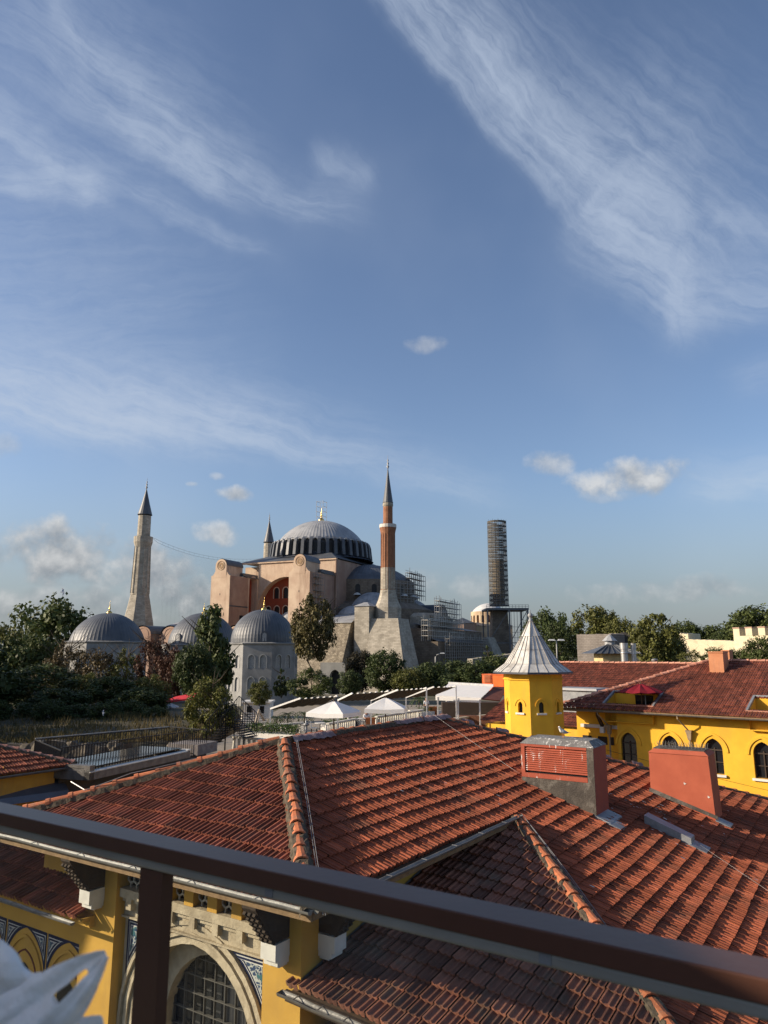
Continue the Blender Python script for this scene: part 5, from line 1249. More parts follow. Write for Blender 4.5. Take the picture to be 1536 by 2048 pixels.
# pair of tall buttress towers in front of the arch
def buttress(u0, label_niche):
    a, b = u0 - 3.55, u0 + 3.55; n0, n1 = 22.601, 38.2
    k = MB(HF)
    k.box(a, b, 28.4, n1, 0, 33.6) if label_niche else k.box(a, b, n0, n1, 0, 33.6)
    if label_niche:
        FS = lambda x, dd, z: (b - dd, 28.4 - x, z)
        wall_open(k, FS, 0.001, 28.4 - n0, 0, 33.6, [(2.9, 2.2, 20, 32.2, 'round', 1)], 2.2); k.quad((a, n0, 0), (a, 28.4, 0), (a, 28.4, 33.6), (a, n0, 33.6)); k.quad((a, n0, 33.6), (b, n0, 33.6), (b, 28.4, 33.6), (a, 28.4, 33.6))
    o = k.build('buttress_tower', PL, mosque)
    if label_niche:
        k = MB(HF); k.quad((b - 2.19, n0, 15), (b - 2.19, 28.39, 15), (b - 2.19, 28.39, 34), (b - 2.19, n0, 34)); k.build('niche_back', PLD, o)
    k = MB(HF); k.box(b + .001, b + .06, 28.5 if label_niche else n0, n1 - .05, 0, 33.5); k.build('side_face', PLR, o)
    # round topped turret at the front
    k = MB(HF); pts = [(u0 - 2.05, 33.0)] + [(u0 + 2.05 * math.cos(t), 36.7 + 2.05 * math.sin(t)) for t in [math.pi - math.pi * i / 12 for i in range(13)]] + [(u0 + 2.05, 33.0)]
    k.prism([(x, 29.6, z) for x, z in pts], (0, 8.64, 0)); tu = k.build('turret', PL, o)
    k = MB(HF); pt = [(u0 + 2.2 * math.cos(t), 36.7 + 2.2 * math.sin(t)) for t in [math.pi - math.pi * i / 12 for i in range(13)]]
    vs = [(x, n, z) for n in (29.4, 38.0) for x, z in pt]; k.add(vs, [(i, i + 1, 14 + i, 13 + i) for i in range(12)]); k.build('lead_vault', LEAD, tu)
    # shoulders: concave sweeps either side of the turret
    for sg in (-1, 1):
        k = MB(HF); sw = [(u0 + sg * 2.05, 33.6)] + [(u0 + sg * (2.05 + 1.5 * (1 - math.cos(t))), 33.6 + 1.6 * (1 - math.sin(t))) for t in [math.pi / 2 * i / 6 for i in range(7)][::-1]]
        sw = [(u0 + sg * 2.05, 33.601)] + [(u0 + sg * (2.05 + 1.4 * (i / 6)), 33.601 + 1.6 * (1 - i / 6) ** 2) for i in range(7)]
        k.prism([(x, 37.0, z) for x, z in sw], (0, 1.15, 0)); k.build('shoulder', PL, o)
    ro = MB(HF); c = (u0, 38.24, 36.7); vs = []; fs = []
    ro.add([(u0 + rr * math.cos(2 * math.pi * i / 20), 38.24 + dn_, 36.7 + rr * math.sin(2 * math.pi * i / 20)) for rr, dn_ in ((1.45, .02), (1.45, .12), (1.25, .12), (1.25, .04)) for i in range(20)], [(j * 20 + i, j * 20 + (i + 1) % 20, (j + 1) * 20 + (i + 1) % 20, (j + 1) * 20 + i) for j in range(3) for i in range(20)])
    for i in range(8):
        t = 2 * math.pi * i / 8
        ro.add([(u0 + .62 * math.cos(t) + .36 * math.cos(2 * math.pi * j / 8), 38.24 + d_, 36.7 + .62 * math.sin(t) + .36 * math.sin(2 * math.pi * j / 8)) for d_ in (.01, .09) for j in range(8)], [tuple(range(8, 16))] + [(j, (j + 1) % 8, 8 + (j + 1) % 8, 8 + j) for j in range(8)])
    ro.build('rosette', mat('rosette_stone', (.40, .27, .16), None, .9, 1), tu)
    sl = MB(HF)
    for du, h, hh in ((0, 33.4, 1.1), (0, 27.5, .6), (-.4, 21, .6), (.5, 24, .5)): sl.quad((u0 + du - .12, 38.225, h), (u0 + du + .12, 38.225, h), (u0 + du + .12, 38.225, h + hh), (u0 + du - .12, 38.225, h + hh))
    sl.build('slit_windows', DARK, o)
    k = MB(HF); k.box(a - .2, b + .3, n0 + .3, 29.3, 33.601, 33.9); k.box(b - 1.2, b - .1, n0 + .3, 31, 33.901, 34.9); k.build('lead_roof', LEAD, o)
    k = MB(HF); k.box(a - .15, b + .2, n0 if not label_niche else 28.41, n1 + .1, 25.4 if label_niche else 24.6, 25.8 if label_niche else 24.9) if label_niche else None
    return o
B1 = buttress(-14.1, True); B2 = buttress(14.1, False)
k = MB(HF); k.box(-10.5, -10.4, 28.5, 38.3, 24.0, 24.4); k.build('ledge', LEAD, B1)
k = MB(HF); k.box(-10.48, -10.43, 30.5, 32.6, 18.0, 21.5); k.build('side_door', DARK, B1)
# side scaffold on the right tower
def scaffold(name, label, P, cols, rows, dx, dz, depth, r=.07, xf=None, planks=True, cat='scaffolding', m=None, parent=None, group=None):
    """P(x, y, z) maps scaffold coordinates to the world"""
    k = MB(); W_, Hh = cols * dx, rows * dz
    for i in range(cols + 1):
        for dpt in (0, depth):
            rag = random.choice((0, .5, 1.0, 1.6)) * dz * .6
            k.bar(P(i * dx, dpt, 0), P(i * dx, dpt, Hh + rag), r)
        for j in range(1, rows + 1): k.bar(P(i * dx, 0, j * dz), P(i * dx, depth, j * dz), r * .8)
    for j in range(1, rows + 1):
        for hh in (0, .5):
            k.bar(P(0, 0, (j + hh) * dz - .01), P(W_, 0, (j + hh) * dz - .01), r * .8)
        k.bar(P(0, depth, j * dz), P(W_, depth, j * dz), r * .8)
    for q in range(max(1, cols // 2)):
        i = random.randrange(cols); j = random.randrange(rows); k.bar(P(i * dx, 0, j * dz), P((i + 1) * dx, 0, (j + 1) * dz), r * .7)
    t = parent if parent else thing(name, label, cat, P(0, 0, 0), group)
    k.build('tube_frame', m or STEEL, t)
    if planks:
        k = MB()
        for j in range(1, rows + 1):
            i0 = random.randrange(0, max(1, cols // 3)); i1 = random.randrange(cols * 2 // 3, cols + 1)
            if i1 > i0: a, b, c, d = P(i0 * dx, .1, j * dz), P(i1 * dx, .1, j * dz), P(i1 * dx, depth - .1, j * dz), P(i0 * dx, depth - .1, j * dz); k.add([a, b, c, d] + [p + Vector((0, 0, .08)) for p in (a, b, c, d)], [(0, 1, 2, 3), (4, 5, 6, 7), (0, 1, 5, 4), (2, 3, 7, 6)])
        k.build('planks', mat('scaffold_planks', (.30, .26, .20), None, .9, 1), t)
    return t
HP = lambda o, a, b: (lambda x, y, z: HF((o[0] + a[0] * x + b[0] * y, o[1] + a[1] * x + b[1] * y, o[2] + z)))
scaffold('scaffolding', 'narrow scaffold against the shaded side of the right buttress tower', HP((17.8, 36.5, 20), (0, -1), (1, 0)), 3, 6, 1.6, 2.0, 1.3, .08)
# galleries and outer lower masses
k = MB(HF); k.box(-38, 36, -36, 33, 0, 18.6); k.build('gallery_block', PL, mosque)
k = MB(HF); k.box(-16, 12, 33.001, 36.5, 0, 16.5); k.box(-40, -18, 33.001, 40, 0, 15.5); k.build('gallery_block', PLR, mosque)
k = MB(HF)
k.add([(-38.5, 33.6, 18.61), (36.6, 33.6, 18.61), (36.6, 18, 22.4), (-38.5, 18, 22.4)], [(0, 1, 2, 3)]); k.add([(36.6, 33.6, 18.61), (36.6, -36, 18.61), (18, -20, 23), (18, 18.02, 22.4)], [(0, 1, 2, 3)]); k.add([(-38.5, 33.6, 18.61), (-38.5, -36, 18.61), (-18, -20, 23), (-18, 18.02, 22.4)], [(0, 3, 2, 1)])
for i in range(20): k.bar((-36 + i * 3.7, 33.5, 18.72), (-36 + i * 3.7, 20, 22.0), .18, .14)
k.build('gallery_roof', LEADL, mosque)
k = MB(HF); k.lathe(dome_prof(4.6, 2.6, 21.4, 6), (25.5, 25.5, 0), 24); k.lathe([(4.7, 20.2), (4.7, 21.4)], (25.5, 25.5, 0), 24); k.build('small_dome', LEADL, mosque)
for (u, n, R, H, z) in ((-27, 26, 4.4, 2.4, 21.0), (-5, 27.5, 3.2, 1.8, 20.6), (5, 27, 3.4, 2.0, 20.8)):
    k = MB(HF); k.lathe(dome_prof(R, H, z, 6), (u, n, 0), 20); k.lathe([(R + .1, z - 1.6), (R + .1, z)], (u, n, 0), 20); k.build('small_dome', LEADL, mosque)
# vaulted gable rooms on the far left and between the tombs
def vault(u0, u1, n0, n1, zs, zb, m1, nm='vaulted_room'):
    k = MB(HF); c = (u0 + u1) / 2; R = (u1 - u0) / 2; pts = [(u0, zb)] + [(c + R * math.cos(t), zs + R * .75 * math.sin(t)) for t in [math.pi - math.pi * i / 10 for i in range(11)]] + [(u1, zb)]
    k.prism([(x, n0, z) for x, z in pts], (0, n1 - n0, 0)); o = k.build(nm, m1, mosque)
    k = MB(HF); pt = [(c + (R + .25) * math.cos(t), zs + .15 + (R + .25) * .75 * math.sin(t)) for t in [math.pi - math.pi * i / 10 for i in range(11)]]
    k.add([(x, n, z) for n in (n0 - .1, n1 + .25) for x, z in pt], [(i, i + 1, 12 + i, 11 + i) for i in range(10)]); k.build('lead_vault', LEAD, o)
    k = MB(HF); arch_ring(k, lambda x, dd, z: (x, n1 - dd, z), c, R * .66, zs - .3, 'round', 1, .35, -.12, .05, n=6); k.build('arch_moulding', PLR, o)
    return o
vault(-40, -33.5, 34, 46, 15.6, 0, PLR); vault(-31, -24.5, 34, 44, 15.5, 0, PLR); v_ = vault(-22.5, -14, 36.6, 45, 16.8, 0, PL)
for du in (-1.4, .9):
    k = MB(HF); ap = [(-18.2 + du - .8, 15.6)] + arch_pts(-18.2 + du, .8, 17.2, 'round', 5) + [(-18.2 + du + .8, 15.6)]; k.add([(x, 45.03, z) for x, z in ap], [tuple(range(len(ap)))]); k.build('arched_window', mat('white_lattice', (.55, .54, .5), None, .8, 1), v_)
vault(-6.5, -.5, 36.6, 44, 15.5, 0, PL); vault(1.2, 7.2, 36.6, 43, 14.8, 0, PL)
# great battered stone pier left of the brick minaret
k = MB(HF); k.add([(15.5, 50.5, 0), (33.0, 50.5, 0), (33.0, 33, 0), (15.5, 33, 0), (15.5, 41.5, 18.4), (33.0, 41.5, 18.4), (33.0, 33, 18.4), (15.5, 33, 18.4)], [(0, 1, 5, 4), (1, 2, 6, 5), (2, 3, 7, 6), (3, 0, 4, 7), (4, 5, 6, 7)]); k.build('battered_pier', RUB, mosque)
k = MB(HF); k.add([(15.2, 42, 18.41), (33.4, 42, 18.41), (33.4, 31, 21), (15.2, 31, 21), (15.2, 42, 18.2), (33.4, 42, 18.2)], [(0, 1, 2, 3), (0, 1, 5, 4)]); k.build('pier_roof', LEADL, mosque)
k = MB(HF); k.box(33.001, 38, 33, 40.5, 0, 19.0); k.build('recessed_wall', OLDB, mosque)
k = MB(HF); k.box(34.5, 38.9, 36.5, 42.6, 0, 22.6); o = k.build('stone_pier', ASH, mosque)
k = MB(HF); k.frus(34.2, 39.2, 36.2, 42.9, 22.601, 36.2, 37.2, 39, 40, 23.8); k.build('pier_cap', LEADL, o)
k = MB(HF); k.box(38.901, 47, 34, 41.5, 0, 19.2); k.add([(38.9, 41.5, 19.2), (47, 41.5, 19.2), (47, 41.5, 0), (38.9, 41.5, 0), (38.9, 46.5, 0), (51.5, 46.5, 0), (51.5, 34, 0), (47, 34, 19.2)], [(0, 1, 5, 4), (1, 7, 6, 5)]); k.build('stone_pier', ASH, mosque)
# east side: half dome, exedra, apse and its scaffold
def halfdome(c, R, H, z0, m, nrib, a0=-100, a1=100, base=None):
    o = lead_dome('half_dome', mosque, HF, c, R, H, z0, m, nrib, .12, rad(a0), rad(a1), 2, 8)
    if base: k = MB(HF); k.lathe([(R + .2, base), (R + .2, z0 - .001)], (c[0], c[1], 0), 40, rad(a0), rad(a1)); k.build('half_dome_wall', OLDB, o)
    return o
hd = halfdome((18.3, 0), 15.6, 6.2, 33.2, LEAD, 36, base=26)
for i in range(11):
    a = rad(-95 + 19 * i); ca, sa = math.cos(a), math.sin(a); k = MB(HF); T = lambda r, x, z: (18.3 + r * ca - x * sa, r * sa + x * ca, z)
    ap = [(-.8, 28.6)] + arch_pts(0, .8, 30.8, 'round', 4) + [(.8, 28.6)]; k.add([T(15.86, x, z) for x, z in ap], [tuple(range(len(ap)))]); k.build('arched_window', DARK, hd)
    k = MB(HF); k.lathe(dome_prof(1.3, .8, 28.0, 3), (18.3 + 16.6 * ca, 16.6 * sa, 0), 10); k.build('white_cover', mat('white_sheeting', (.62, .61, .58), None, .7, 2), hd)
k = MB(HF); k.lathe([(22.5, 0), (22.5, 23.6), (16.5, 26.2)], (18.3, 0, 0), 48, rad(-110), rad(110)); k.build('east_mass', OLDB, mosque)
for (c, R, H, z, b) in (((27, 14.5), 7.8, 4.4, 24.4, 19), ((27, -14.5), 7.8, 4.4, 24.4, 19)): halfdome(c, R, H, z, LEADL, 18, -80 if c[1] < 0 else -60, 120 if c[1] > 0 else 80, b)
k = MB(HF); k.box(36.001, 44, -14, 8, 0, 21.5); ap_o = k.build('apse_block', OLDB, mosque)
k = MB(HF); c_ = 4.0; pts = [(-8 + 4.6 * math.cos(t) * 1.0, 21.5 + 4.4 * math.sin(t)) for t in [math.pi * i / 10 for i in range(11)]]
k.prism([(30, y, z) for y, z in pts], (12.5, 0, 0)); k.build('lead_vault', LEADD, ap_o)
k = MB(HF); k.lathe([(10.5, 0), (10.5, 21.3), (9, 22.4), (0, 22.6)], (37, 1, 0), 8, off=rad(22.5)); k.build('apse', ASH, mosque)
k = MB(HF); k.box(36.001, 52, -34, 24, 0, 13.2); k.box(36.002, 49, -30, 20, 13.2, 17.2); k.build('east_block', OLDB, mosque)
k = MB(HF); k.add([(52.2, 24.2, 13.3), (52.2, -34, 13.3), (46, -30, 15), (46, 20, 15)], [(0, 1, 2, 3)]); k.add([(49.3, 20.2, 17.3), (49.3, -30, 17.3), (40, -26, 19), (40, 16, 19)], [(0, 1, 2, 3)]); k.build('lead_roof', LEAD, mosque)
k = MB(HF); k.add([(52, -22, 0), (52, -33, 0), (52, -33, 15.4), (52, -22, 15.4), (60, -22, 0), (60, -33, 0), (53, -22, 15.4), (53, -33, 15.4)], [(0, 1, 2, 3), (4, 5, 7, 6), (0, 4, 6, 3), (1, 5, 7, 2), (3, 2, 7, 6)]); k.build('battered_pier', ASH, mosque)
SS = mat('pale_scaffold', (0.52, 0.50, 0.46), None, .5, 3, 0, metal=.2)
DKS = mat('dark_scaffold', (0.34, 0.325, 0.30), None, .6, 3, 0)
scaffold('scaffolding', 'tall scaffold covering the dark lower east front of the mosque', HP((53.5, 22, 0), (0, -1), (1, 0)), 22, 8, 2.0, 1.75, 1.4, .14, m=DKS)
scaffold('scaffolding', 'pale scaffold stage along the top of the mosque east front', HP((47, 24, 13.4), (0, -1), (1, 0)), 20, 4, 1.7, 1.5, 2.0, .17, m=SS)
scaffold('scaffolding', 'scaffold wrapped round the stepped apse of the mosque', HP((46.0, 10, 17.4), (0, -1), (1, 0)), 12, 5, 1.8, 1.7, 1.6, .14, m=SS)
scaffold('scaffolding', 'scaffold on the shoulder right of the brick minaret shaft', HP((33, 2, 27.5), (0, -1), (1, 0)), 8, 5, 1.8, 1.7, 1.6, .13, m=DKS)
scaffold('scaffolding', 'scaffold frames round the half dome between right buttress and brick minaret', HP((30.0, 14, 22.5), (.35, -.94), (.94, .35)), 9, 6, 1.7, 1.6, 1.4, .10, m=DKS, planks=False)
# ------------------------------------------------------------------ minarets
def minaret(name, label, C, prof, n, m_shaft, cone, balc, base=None, rings=(), ang=0.0, fin=1.0, m_cone=LEAD, mb_=None):
    """prof: list of (radius, z) for the shaft (absolute z), cone=(r, z0, z1), balc=(r, z0, z1)"""
    t = thing(name, label, 'minaret', (C.x, C.y, -10), 'minarets of the great mosque'); c = (C.x, C.y, 0)
    k = MB(); k.lathe(prof, c, n, off=ang); k.build('shaft', m_shaft, t)
    if base: k = MB(); k.lathe(base, c, 8 if n > 10 else n, off=ang); k.build('base', ASH, t)
    if balc:
        r, z0, z1, rs = balc; k = MB(); k.lathe([(rs, z0 - 1.9), (rs + (r - rs) * .35, z0 - 1.2), (rs + (r - rs) * .65, z0 - .6), (r, z0), (r, z1), (r - .18, z1), (r - .18, z0 + .1), (rs * .9, z0 + .1)], c, 16, off=ang); k.build('balcony', mb_ or m_shaft, t)
    r, z0, z1 = cone; k = MB(); k.lathe([(r * 1.12, z0), (r * 1.05, z0 + .35), (r * .62, z0 + (z1 - z0) * .42), (r * .3, z0 + (z1 - z0) * .73), (.08, z1)], c, 16, off=ang); co = k.build('cone_roof', m_cone, t)
    k = MB(); s = fin; k.lathe([(.14 * s, 0), (.38 * s, .5 * s), (.12 * s, .9 * s), (.30 * s, 1.3 * s), (.09 * s, 1.7 * s), (.2 * s, 2.1 * s), (.05 * s, 2.5 * s), (.04, 3.4 * s)], (C.x, C.y, z1 - .15), 8); k.build('finial', LEADL, co, True)
    for (r, z, h) in rings: k = MB(); k.lathe([(r * .9, z), (r, z + h * .3), (r, z + h * .7), (r * .9, z + h)], c, n, off=ang); k.build('stone_ring', ASH, t)
    return t
def zpx(py, px, Y): return at(px, py, Y).z
# brick minaret right of the dome
M = at(776, 1200, 203); Y = 203; zz = lambda y: zpx(y, 776, Y)
minaret('brick_minaret', 'slender red brick minaret with white balcony band, nearest of the four minarets', M,
        [(2.02, zz(1180)), (1.95, zz(1075)), (1.95, zz(1056)), (1.36, zz(1055.9)), (1.34, zz(1012))], 16, BRK, (1.36, zz(1006), zz(936)), (2.35, zz(1057), zz(1049), 1.95),
        base=[(3.7, zz(1262)), (3.7, zz(1216)), (2.75, zz(1200)), (2.25, zz(1188)), (2.12, zz(1181)), (2.05, zz(1179.5))], rings=((1.50, zz(1014), 1.2), (2.14, zz(1186), .5)), fin=1.15, m_cone=LEAD, mb_=BRK)
t = [o for o in bpy.data.objects if o.name == 'brick_minaret'][0]
k = MB(); k.lathe([(2.42, zz(1056)), (2.42, zz(1049.5)), (2.2, zz(1049.4)), (2.2, zz(1056))], (M.x, M.y, 0), 16); k.build('balcony_parapet', mat('marble_parapet', (.62, .59, .53), None, .8, 1), t)
k = MB()
for i in range(16):
    a = 2 * math.pi * i / 16; k.bar((M.x + 1.98 * math.cos(a), M.y + 1.98 * math.sin(a), zz(1178)), (M.x + 1.97 * math.cos(a), M.y + 1.97 * math.sin(a), zz(1066)), .16)
k.build('shaft_ribs', BRK, t)
k = MB(); k.lathe([(2.06, zz(1179)), (2.04, zz(1136))], (M.x, M.y, 0), 16); k.build('stone_lower_shaft', ASH, t)
# stone minaret, left
M = at(279, 1200, 236); Y = 236; zz = lambda y: zpx(y, 282, Y)
minaret('stone_minaret', 'pale fluted stone minaret with a grey cone, standing left of the mosque', M,
        [(2.95, zz(1189)), (2.5, zz(1100)), (2.42, zz(1078)), (2.12, zz(1077)), (2.05, zz(1032))], 12, ASH, (2.15, zz(1030), zz(977)), (3.0, zz(1085), zz(1074), 2.45),
        base=[(4.9, zz(1246)), (3.05, zz(1190))], rings=((3.06, zz(1191), .5), (2.6, zz(1095), .4)), fin=1.1)
t = [o for o in bpy.data.objects if o.name == 'stone_minaret'][0]
k = MB(); k.lathe([(6.6, -10), (4.9, zz(1246))], (M.x, M.y, 0), 8); k.build('base', ASH, t)
k = MB()
for i in range(12):
    a = 2 * math.pi * i / 12; k.bar((M.x + 2.93 * math.cos(a), M.y + 2.93 * math.sin(a), zz(1187)), (M.x + 2.45 * math.cos(a), M.y + 2.45 * math.sin(a), zz(1092)), .28)
k.build('shaft_ribs', ASH, t)
M2 = at(534, 1200, 303); Y = 303; zz2 = lambda y: zpx(y, 534, Y)
minaret('stone_minaret', 'distant stone minaret rising behind the left side of the great dome', M2,
        [(2.5, 10), (2.1, zz2(1110)), (2.0, zz2(1087))], 12, ASH, (2.1, zz2(1085), zz2(1040)), (2.9, zz2(1135), zz2(1128), 2.2), fin=1.0)
# festoon of lights strung between the two stone minarets
fest = thing('light_festoon', 'net of light strings hanging between the left minaret and the distant one', 'string lights', at(303, 1077, 236))
a, b = at(303, 1074, 236), at(524, 1117, 303); k = MB(); LSTR = mat('light_string', (0.16, 0.17, 0.18), None, .6, 3, 0)
def fp(t, dz): q = a.lerp(b, t); return q - Vector((0, 0, 4 * 3.4 * t * (1 - t) * (1 - .25 * t) + dz * (1 if .01 < t < .99 else 0)))
for dz in (0, .9):
    P = [fp(i / 24, dz) for i in range(25)]
    for p, q in zip(P[:-1], P[1:]): k.bar(p, q, .055)
for i in range(2, 24): k.bar(fp(i / 24, 0), fp(i / 24, .9), .04)
k.build('cable', LSTR, fest)
k = MB()
for i in range(60):
    t_ = .10 + i * .0088; p = fp(t_, .9); k.bar(p, p - Vector((0, 0, 20 + 6 * math.sin(i * 1.7))), .016)
k.build('light_strings', LSTR, fest)
# minaret under restoration: stub shaft inside a round scaffold on a steel platform
M = at(998, 1200, 268); Y = 268; zz = lambda y: zpx(y, 997, Y); C3 = (M.x, M.y, 0)
scm = thing('scaffolded_minaret', 'minaret stub wrapped in a tall round scaffold on a steel platform', 'minaret', (M.x, M.y, -10), 'minarets of the great mosque')
k = MB(); k.lathe([(2.35, zz(1212)), (2.1, zz(1122))], C3, 12); k.build('shaft', mat('ochre_stone', (.36, .25, .11), (.26, .18, .08), .9, .4, .2, 2), scm)
k = MB(); hb = 3.9; k.frus(M.x - hb * 1.05, M.x + hb * .85, M.y - hb, M.y + hb, -10, M.x - hb * .75, M.x + hb * .65, M.y - hb * .8, M.y + hb * .8, zz(1222)); k.build('stone_base', OLDB, scm)
k = MB(); z0, z1 = zz(1212), zz(1046); R = 3.55; n = 16
for i in range(n):
    a = 2 * math.pi * i / n
    for rr in (R, R - .9): k.bar((M.x + rr * math.cos(a), M.y + rr * math.sin(a), z0), (M.x + rr * math.cos(a), M.y + rr * math.sin(a), z1 + random.uniform(0, 1.4)), .07)
LV = 17
for j in range(LV * 2 + 1):
    z = z0 + (z1 - z0) * j / (LV * 2)
    for i in range(n):
        a, b = 2 * math.pi * i / n, 2 * math.pi * (i + 1) / n; k.bar((M.x + R * math.cos(a), M.y + R * math.sin(a), z), (M.x + R * math.cos(b), M.y + R * math.sin(b), z), .06)
k.build('tube_frame', mat('grey_tube', (.22, .215, .21), None, .5, 2, 0, metal=.3), scm)
k = MB(); k.lathe([(R - .03, z0), (R - .03, z1)], C3, 32); k.build('mesh_netting', mat('scaffold_netting', (.16, .155, .15), (.11, .108, .10), .9, 1.5, 0, alpha=.40), scm)
k = MB()
for j in range(LV + 1):
    z = z0 + (z1 - z0) * j / LV; k.lathe([(R - .95, z), (R - .05, z), (R - .02, z + .55), (R - .12, z + .55), (R - .12, z + .12), (R - .95, z + .12), (R - .95, z)], C3, 16, rad(40 * (j % 3)), rad(40 * (j % 3) + 300))
k.build('working_decks', mat('dark_planks', (.10, .088, .07), None, .9, 2), scm)
k = MB()
for j in range(LV):
    z = z0 + (z1 - z0) * j / LV; a = rad(200 + j * 47); b = a + .55; k.bar((M.x + (R - .4) * math.cos(a), M.y + (R - .4) * math.sin(a), z), (M.x + (R - .4) * math.cos(b), M.y + (R - .4) * math.sin(b), z + (z1 - z0) / LV), .35, .06)
    k.box(M.x + 1.2 * math.cos(a + 2), M.x + 1.2 * math.cos(a + 2) + .6, M.y - 3.2, M.y - 3.0, z + .2, z + .7)
k.build('stairs', mat('galvanised_panel', (.42, .41, .38), None, .6, 2), scm)
k = MB(); a, b = at(972, 1213, 262), at(1052, 1213, 266); zt0 = zz(1222); x0, x1 = a.x, b.x; y0, y1 = M.y - 7, M.y + 6
k.box(x0, x1, y0, y1, zt0, zt0 + .7); k.build('platform', mat('platform_steel', (.13, .14, .15), None, .6, 2), scm)
k = MB()
for x in (x0 + .4, (x0 + x1) / 2 + .6, x1 - .4):
    for y in (y0 + .3, y1 - .3): k.bar((x, y, -10), (x, y, zt0), .5)
for (xa, xb) in ((x0 + .4, (x0 + x1) / 2 + .6), ((x0 + x1) / 2 + .6, x1 - .4)):
    for z in (-2, 3.5): k.bar((xa, y0 + .3, z), (xb, y0 + .3, z), .3)
    k.bar((xa, y0 + .3, 3.5), (xb, y0 + .3, zt0), .22); k.bar((xb, y0 + .3, -2), (xa, y0 + .3, 3.5), .22)
xa, xb = (x0 + x1) / 2 + 1.2, x1 - 1
for i in range(6):
    x = xa + (xb - xa) * i / 5; k.bar((x, y0 + .2, -10), (x, y0 + .2, zt0), .12)
for i in range(10): z = -8 + i * 1.9; k.bar((xa, y0 + .2, z), (xb, y0 + .2, z), .12)
for i in range(14): k.bar((x0 + (x1 - x0) * i / 13, y0 + .05, zt0 + .7), (x0 + (x1 - x0) * i / 13, y0 + .05, zt0 + 1.8), .1)
k.bar((x0, y0 + .05, zt0 + 1.8), (x1, y0 + .05, zt0 + 1.8), .12); k.bar((x0, y0 + .05, zt0 + 1.25), (x1, y0 + .05, zt0 + 1.25), .1)
k.build('support_frame', mat('support_steel', (.16, .165, .17), None, .6, 2), scm)
# ------------------------------------------------------------------ three domed tombs in front
MAR = mat('grey_marble_facing', (0.31, 0.31, 0.30), (0.22, 0.22, 0.215), .6, .35, .05, 3, stain=(0.14, 0.143, 0.146), stain_amt=.7, stain_scale=.25)
LAT = mat('pierced_screen', (0.46, 0.46, 0.44), (0.20, 0.20, 0.20), .8, 9, .4, 20)
def tomb(label, pxc, Y, r_px, ytop, ybase, ang, sides=8, wins=True, ddorm=None, fin=1.0, wallk=1.06):
    C = at(pxc, ybase, Y); zt = at(pxc, ytop, Y).z; R = r_px / FPX * Y * 1.0; zb = C.z; H = zt - zb
    t = thing('domed_tomb', label, 'tomb', (C.x, C.y, -10), 'domed tombs in front of the mosque'); c = (C.x, C.y)
    d = lead_dome('dome', t, None, c, R, H, zb, LEAD, 60, .045, n=14); finial(d, None, c, zt - .2, .62 * fin)
    RW = R * wallk / math.cos(math.pi / sides) ; wl = MB(); vo = lambda i: Vector((C.x + RW * math.cos(ang + 2 * math.pi * i / sides), C.y + RW * math.sin(ang + 2 * math.pi * i / sides), 0))
    panes = []
    for i in range(sides):
        a, b = vo(i), vo(i + 1); L = (b - a).length; tt = (b - a) / L; inn = (Vector((C.x, C.y, 0)) - (a + b) / 2).normalized()
        FT = lambda x, dd, z, a=a, tt=tt, inn=inn: a + tt * x + inn * dd + Vector((0, 0, z))
        z0 = -10; z1 = zb - .35; zm = (zb - 10) / 2 - .6
        hi = [(x * L, .62, zb - 5.0, zb - 3.2, 'pointed', 1.2) for x in (.30, .70)]; lo_ = [(x * L, .62, zb - 9.4, zb - 7.4, 'pointed', 1.2) for x in (.30, .70)]
        wall_open(wl, FT, 0, L, zb - 6.0, z1, hi, .25); wall_open(wl, FT, 0, L, z0, zb - 6.0, lo_, .25)
        for (cx, hw_, za, zs, kd, kk) in hi + lo_: panes.append((FT, cx, hw_, za, zs, kk))
    w_ = wl.build('wall', MAR, t)
    for (FT, cx, hw_, za, zs, kk) in panes:
        p = MB(); ap = [(cx - hw_, za)] + arch_pts(cx, hw_, zs, 'pointed', 5, kk) + [(cx + hw_, za)]; p.add([FT(x, .24, z) for x, z in ap], [tuple(range(len(ap)))]); o = p.build('window_screen', LAT, w_)
        p = MB(); arch_ring(p, FT, cx, hw_, zs, 'pointed', kk, .16, -.06, .04, za, 5); p.build('surround', mat('pale_marble', (.42, .42, .40), None, .6, 1), o)
    k = MB(); k.lathe([(RW * .98, -.5), (RW * 1.035, -.2), (RW * 1.045, 0), (R * .99, .25)], (C.x, C.y, zb - .2), sides, off=ang); k.build('cornice', MAR, t)
    if ddorm is not None:
        for aa in ddorm:
            k = MB(); ca, sa = math.cos(aa), math.sin(aa); T = lambda r, x, z: (C.x + r * ca - x * sa, C.y + r * sa + x * ca, zb + z)
            ap = [(-.75, 0)] + arch_pts(0, .75, 1.4, 'round', 5) + [(.75, 0)]
            k.add([T(R * 1.0, x, z) for x, z in ap] + [T(R * .7, x, z) for x, z in ap], [tuple(range(len(ap)))] + [(i, i + 1, len(ap) + i + 1, len(ap) + i) for i in range(len(ap) - 1)]); dd_ = k.build('dormer', LEAD, d)
            k = MB(); ap = [(-.4, .15)] + arch_pts(0, .4, 1.4, 'round', 5) + [(.4, .15)]; k.add([T(R * 1.0 + .02, x, z) for x, z in ap], [tuple(range(len(ap)))]); k.build('dormer_window', LAT, dd_)
    return t
cam_ang = lambda px: math.atan2(-1, -(px - 768) / FPX)
tomb('grey marble tomb with a round lead dome, nearest and rightmost of the three tombs', 526, 150, 62, 1219, 1285, cam_ang(526) + rad(14), 8, True, [cam_ang(526) + rad(2), cam_ang(526) + rad(78)])
